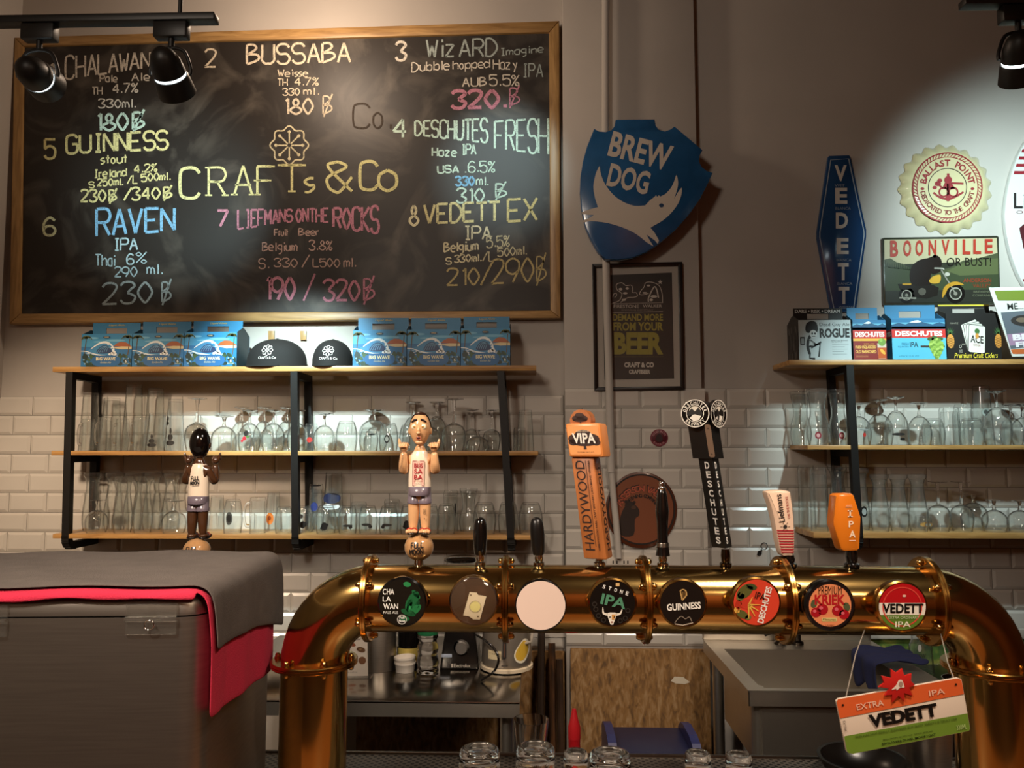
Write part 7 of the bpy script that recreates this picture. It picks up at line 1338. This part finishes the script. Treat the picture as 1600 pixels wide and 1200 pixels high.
bm = nb(); lathe(bm, [(9.4 * s, h * .7), (9.4 * s, h * .82), (6 * s, h * .9), (3 * s, h), (0, h)], (b.x, Y, .7005), 24); mk('cap', bm, mat('red_plastic_cap', '#B01D22', .35), t, 50)
Y = -.45; t = thing('step_stool', 'dark blue plastic step stool on the floor before the chipboard', 'stool', (P(1015, 1150, Y).x, Y, 0)); BLP = mat('blue_plastic', '#1A2358', .35); zst = P(1015, 1157, Y).z; s = S(Y); cx0, cx1 = P(952, 1150, Y).x, P(1078, 1150, Y).x
bm = nb(); box(bm, (cx0, Y - .13, zst - .03), (cx1, Y + .13, zst), .008); mk('seat', bm, mat('dark_blue_plastic', '#12183A', .4), t)
for x in (cx0, cx1):
    bm = nb(); zt_ = P(1015, 1139, Y).z; pr = [(-.16, 0), (.16, 0), (.14, zst), (.10, zt_ - .01), (.05, zt_), (-.05, zt_), (-.10, zt_ - .01), (-.14, zst)]; u = [bm.verts.new((x - .014, Y + y, z)) for y, z in pr]; v = [bm.verts.new((x + .014, Y + y, z)) for y, z in pr]; bm.faces.new(u); bm.faces.new(v[::-1])
    for k in range(len(pr)): bm.faces.new((u[k], u[(k + 1) % len(pr)], v[(k + 1) % len(pr)], v[k]))
    bmesh.ops.recalc_face_normals(bm, faces=bm.faces[:]); mk('side_panel', bm, BLP, t, 0)
# ---------------------------------------------------------------- track spotlights under the ceiling
TRK = mat('black_track', '#15120F', .45); YTR = -1.20
def track(px0, px1, py, label):
    a, b = P(px0, py, YTR), P(px1, py, YTR); z = (a.z + b.z) / 2; t = thing('light_track', label, 'light track', ((a.x + b.x) / 2, YTR, z)); bm = nb(); box(bm, (a.x, YTR - .018, z), (b.x, YTR + .018, z + .02), .002); mk('rail', bm, TRK, t)
    for x in (a.x + .1, b.x - .1): bm = nb(); tube(bm, [(x, YTR, z + .02), (x, YTR, ZC)], .006, 8); mk('hanger', bm, TRK, t, 60)
    return z
zq = track(-330, 338, 40, 'black lighting track above the chalkboard'); zq2 = track(1503, 1950, 8, 'black lighting track above the tin signs')
GLOW = bpy.data.materials.new('lamp_glow'); GLOW.use_nodes = True; e_ = GLOW.node_tree.nodes['Principled BSDF']; e_.inputs['Emission Color'].default_value = (.85, .97, 1, 1); e_.inputs['Emission Strength'].default_value = 6
def spotlight(px, zrail, aim, label):
    a = P(px, 60, YTR); top = Vector((a.x, YTR, zrail)); t = thing('track_spotlight', label, 'spotlight', top, 'track spotlights'); bm = nb(); box(bm, (a.x - .045, YTR - .016, zrail - .045), (a.x + .045, YTR + .016, zrail - .001), .004); mk('adaptor_box', bm, TRK, t)
    c = top + Vector((0, 0, -.145)); d = (Vector(aim) - c).normalized(); r = .047; u, v = frame_of(d)
    bm = nb(); tube(bm, [top + Vector((0, 0, -.045)), top + Vector((0, 0, -.07))], .008, 10)
    for sg in (-1, 1): tube(bm, smooth_pts([tuple(top + Vector((0, 0, -.07))), tuple(top + Vector((sg * .035, 0, -.08))), tuple(c + Vector((sg * .054, 0, .02))), tuple(c + Vector((sg * .054, 0, 0)))], 4), .005, 8)
    mk('yoke', bm, TRK, t, 60); bm = nb(); lathe(bm, [(0, -.075), (.015, -.073), (.03, -.06), (.040, -.035), (.043, -.005), (.041, -.005), (0, -.008)], c, 32, axis=d); mk('finned_back', bm, TRK, t, 50)
    bm = nb(); lathe(bm, [(.0405, -.005), (.0415, -.001), (.0405, .003)], c, 32, axis=d); mk('light_gap', bm, GLOW, t, 60)
    bm = nb(); lathe(bm, [(.043, .003), (.046, .01), (.050, .055), (.048, .055), (.040, .02), (.0395, .003), (.043, .003)], c, 32, axis=d); mk('front_ring', bm, TRK, t, 50)
    bm = nb(); lathe(bm, [(0, .026), (.041, .026)], c, 32, axis=d); mk('lens', bm, GLOW, t, 60); return c, d
spotlight(62, zq, (-1.52, 0, 2.62), 'black track spotlight above the chalkboard near the left wall'); spotlight(268, zq, (-.98, 0, 1.78), 'black track spotlight above the chalkboard, further from the left wall'); spotlight(1592, zq2, (1.75, -.3, 1.6), 'black track spotlight hanging above the tin signs')
name_glasses()
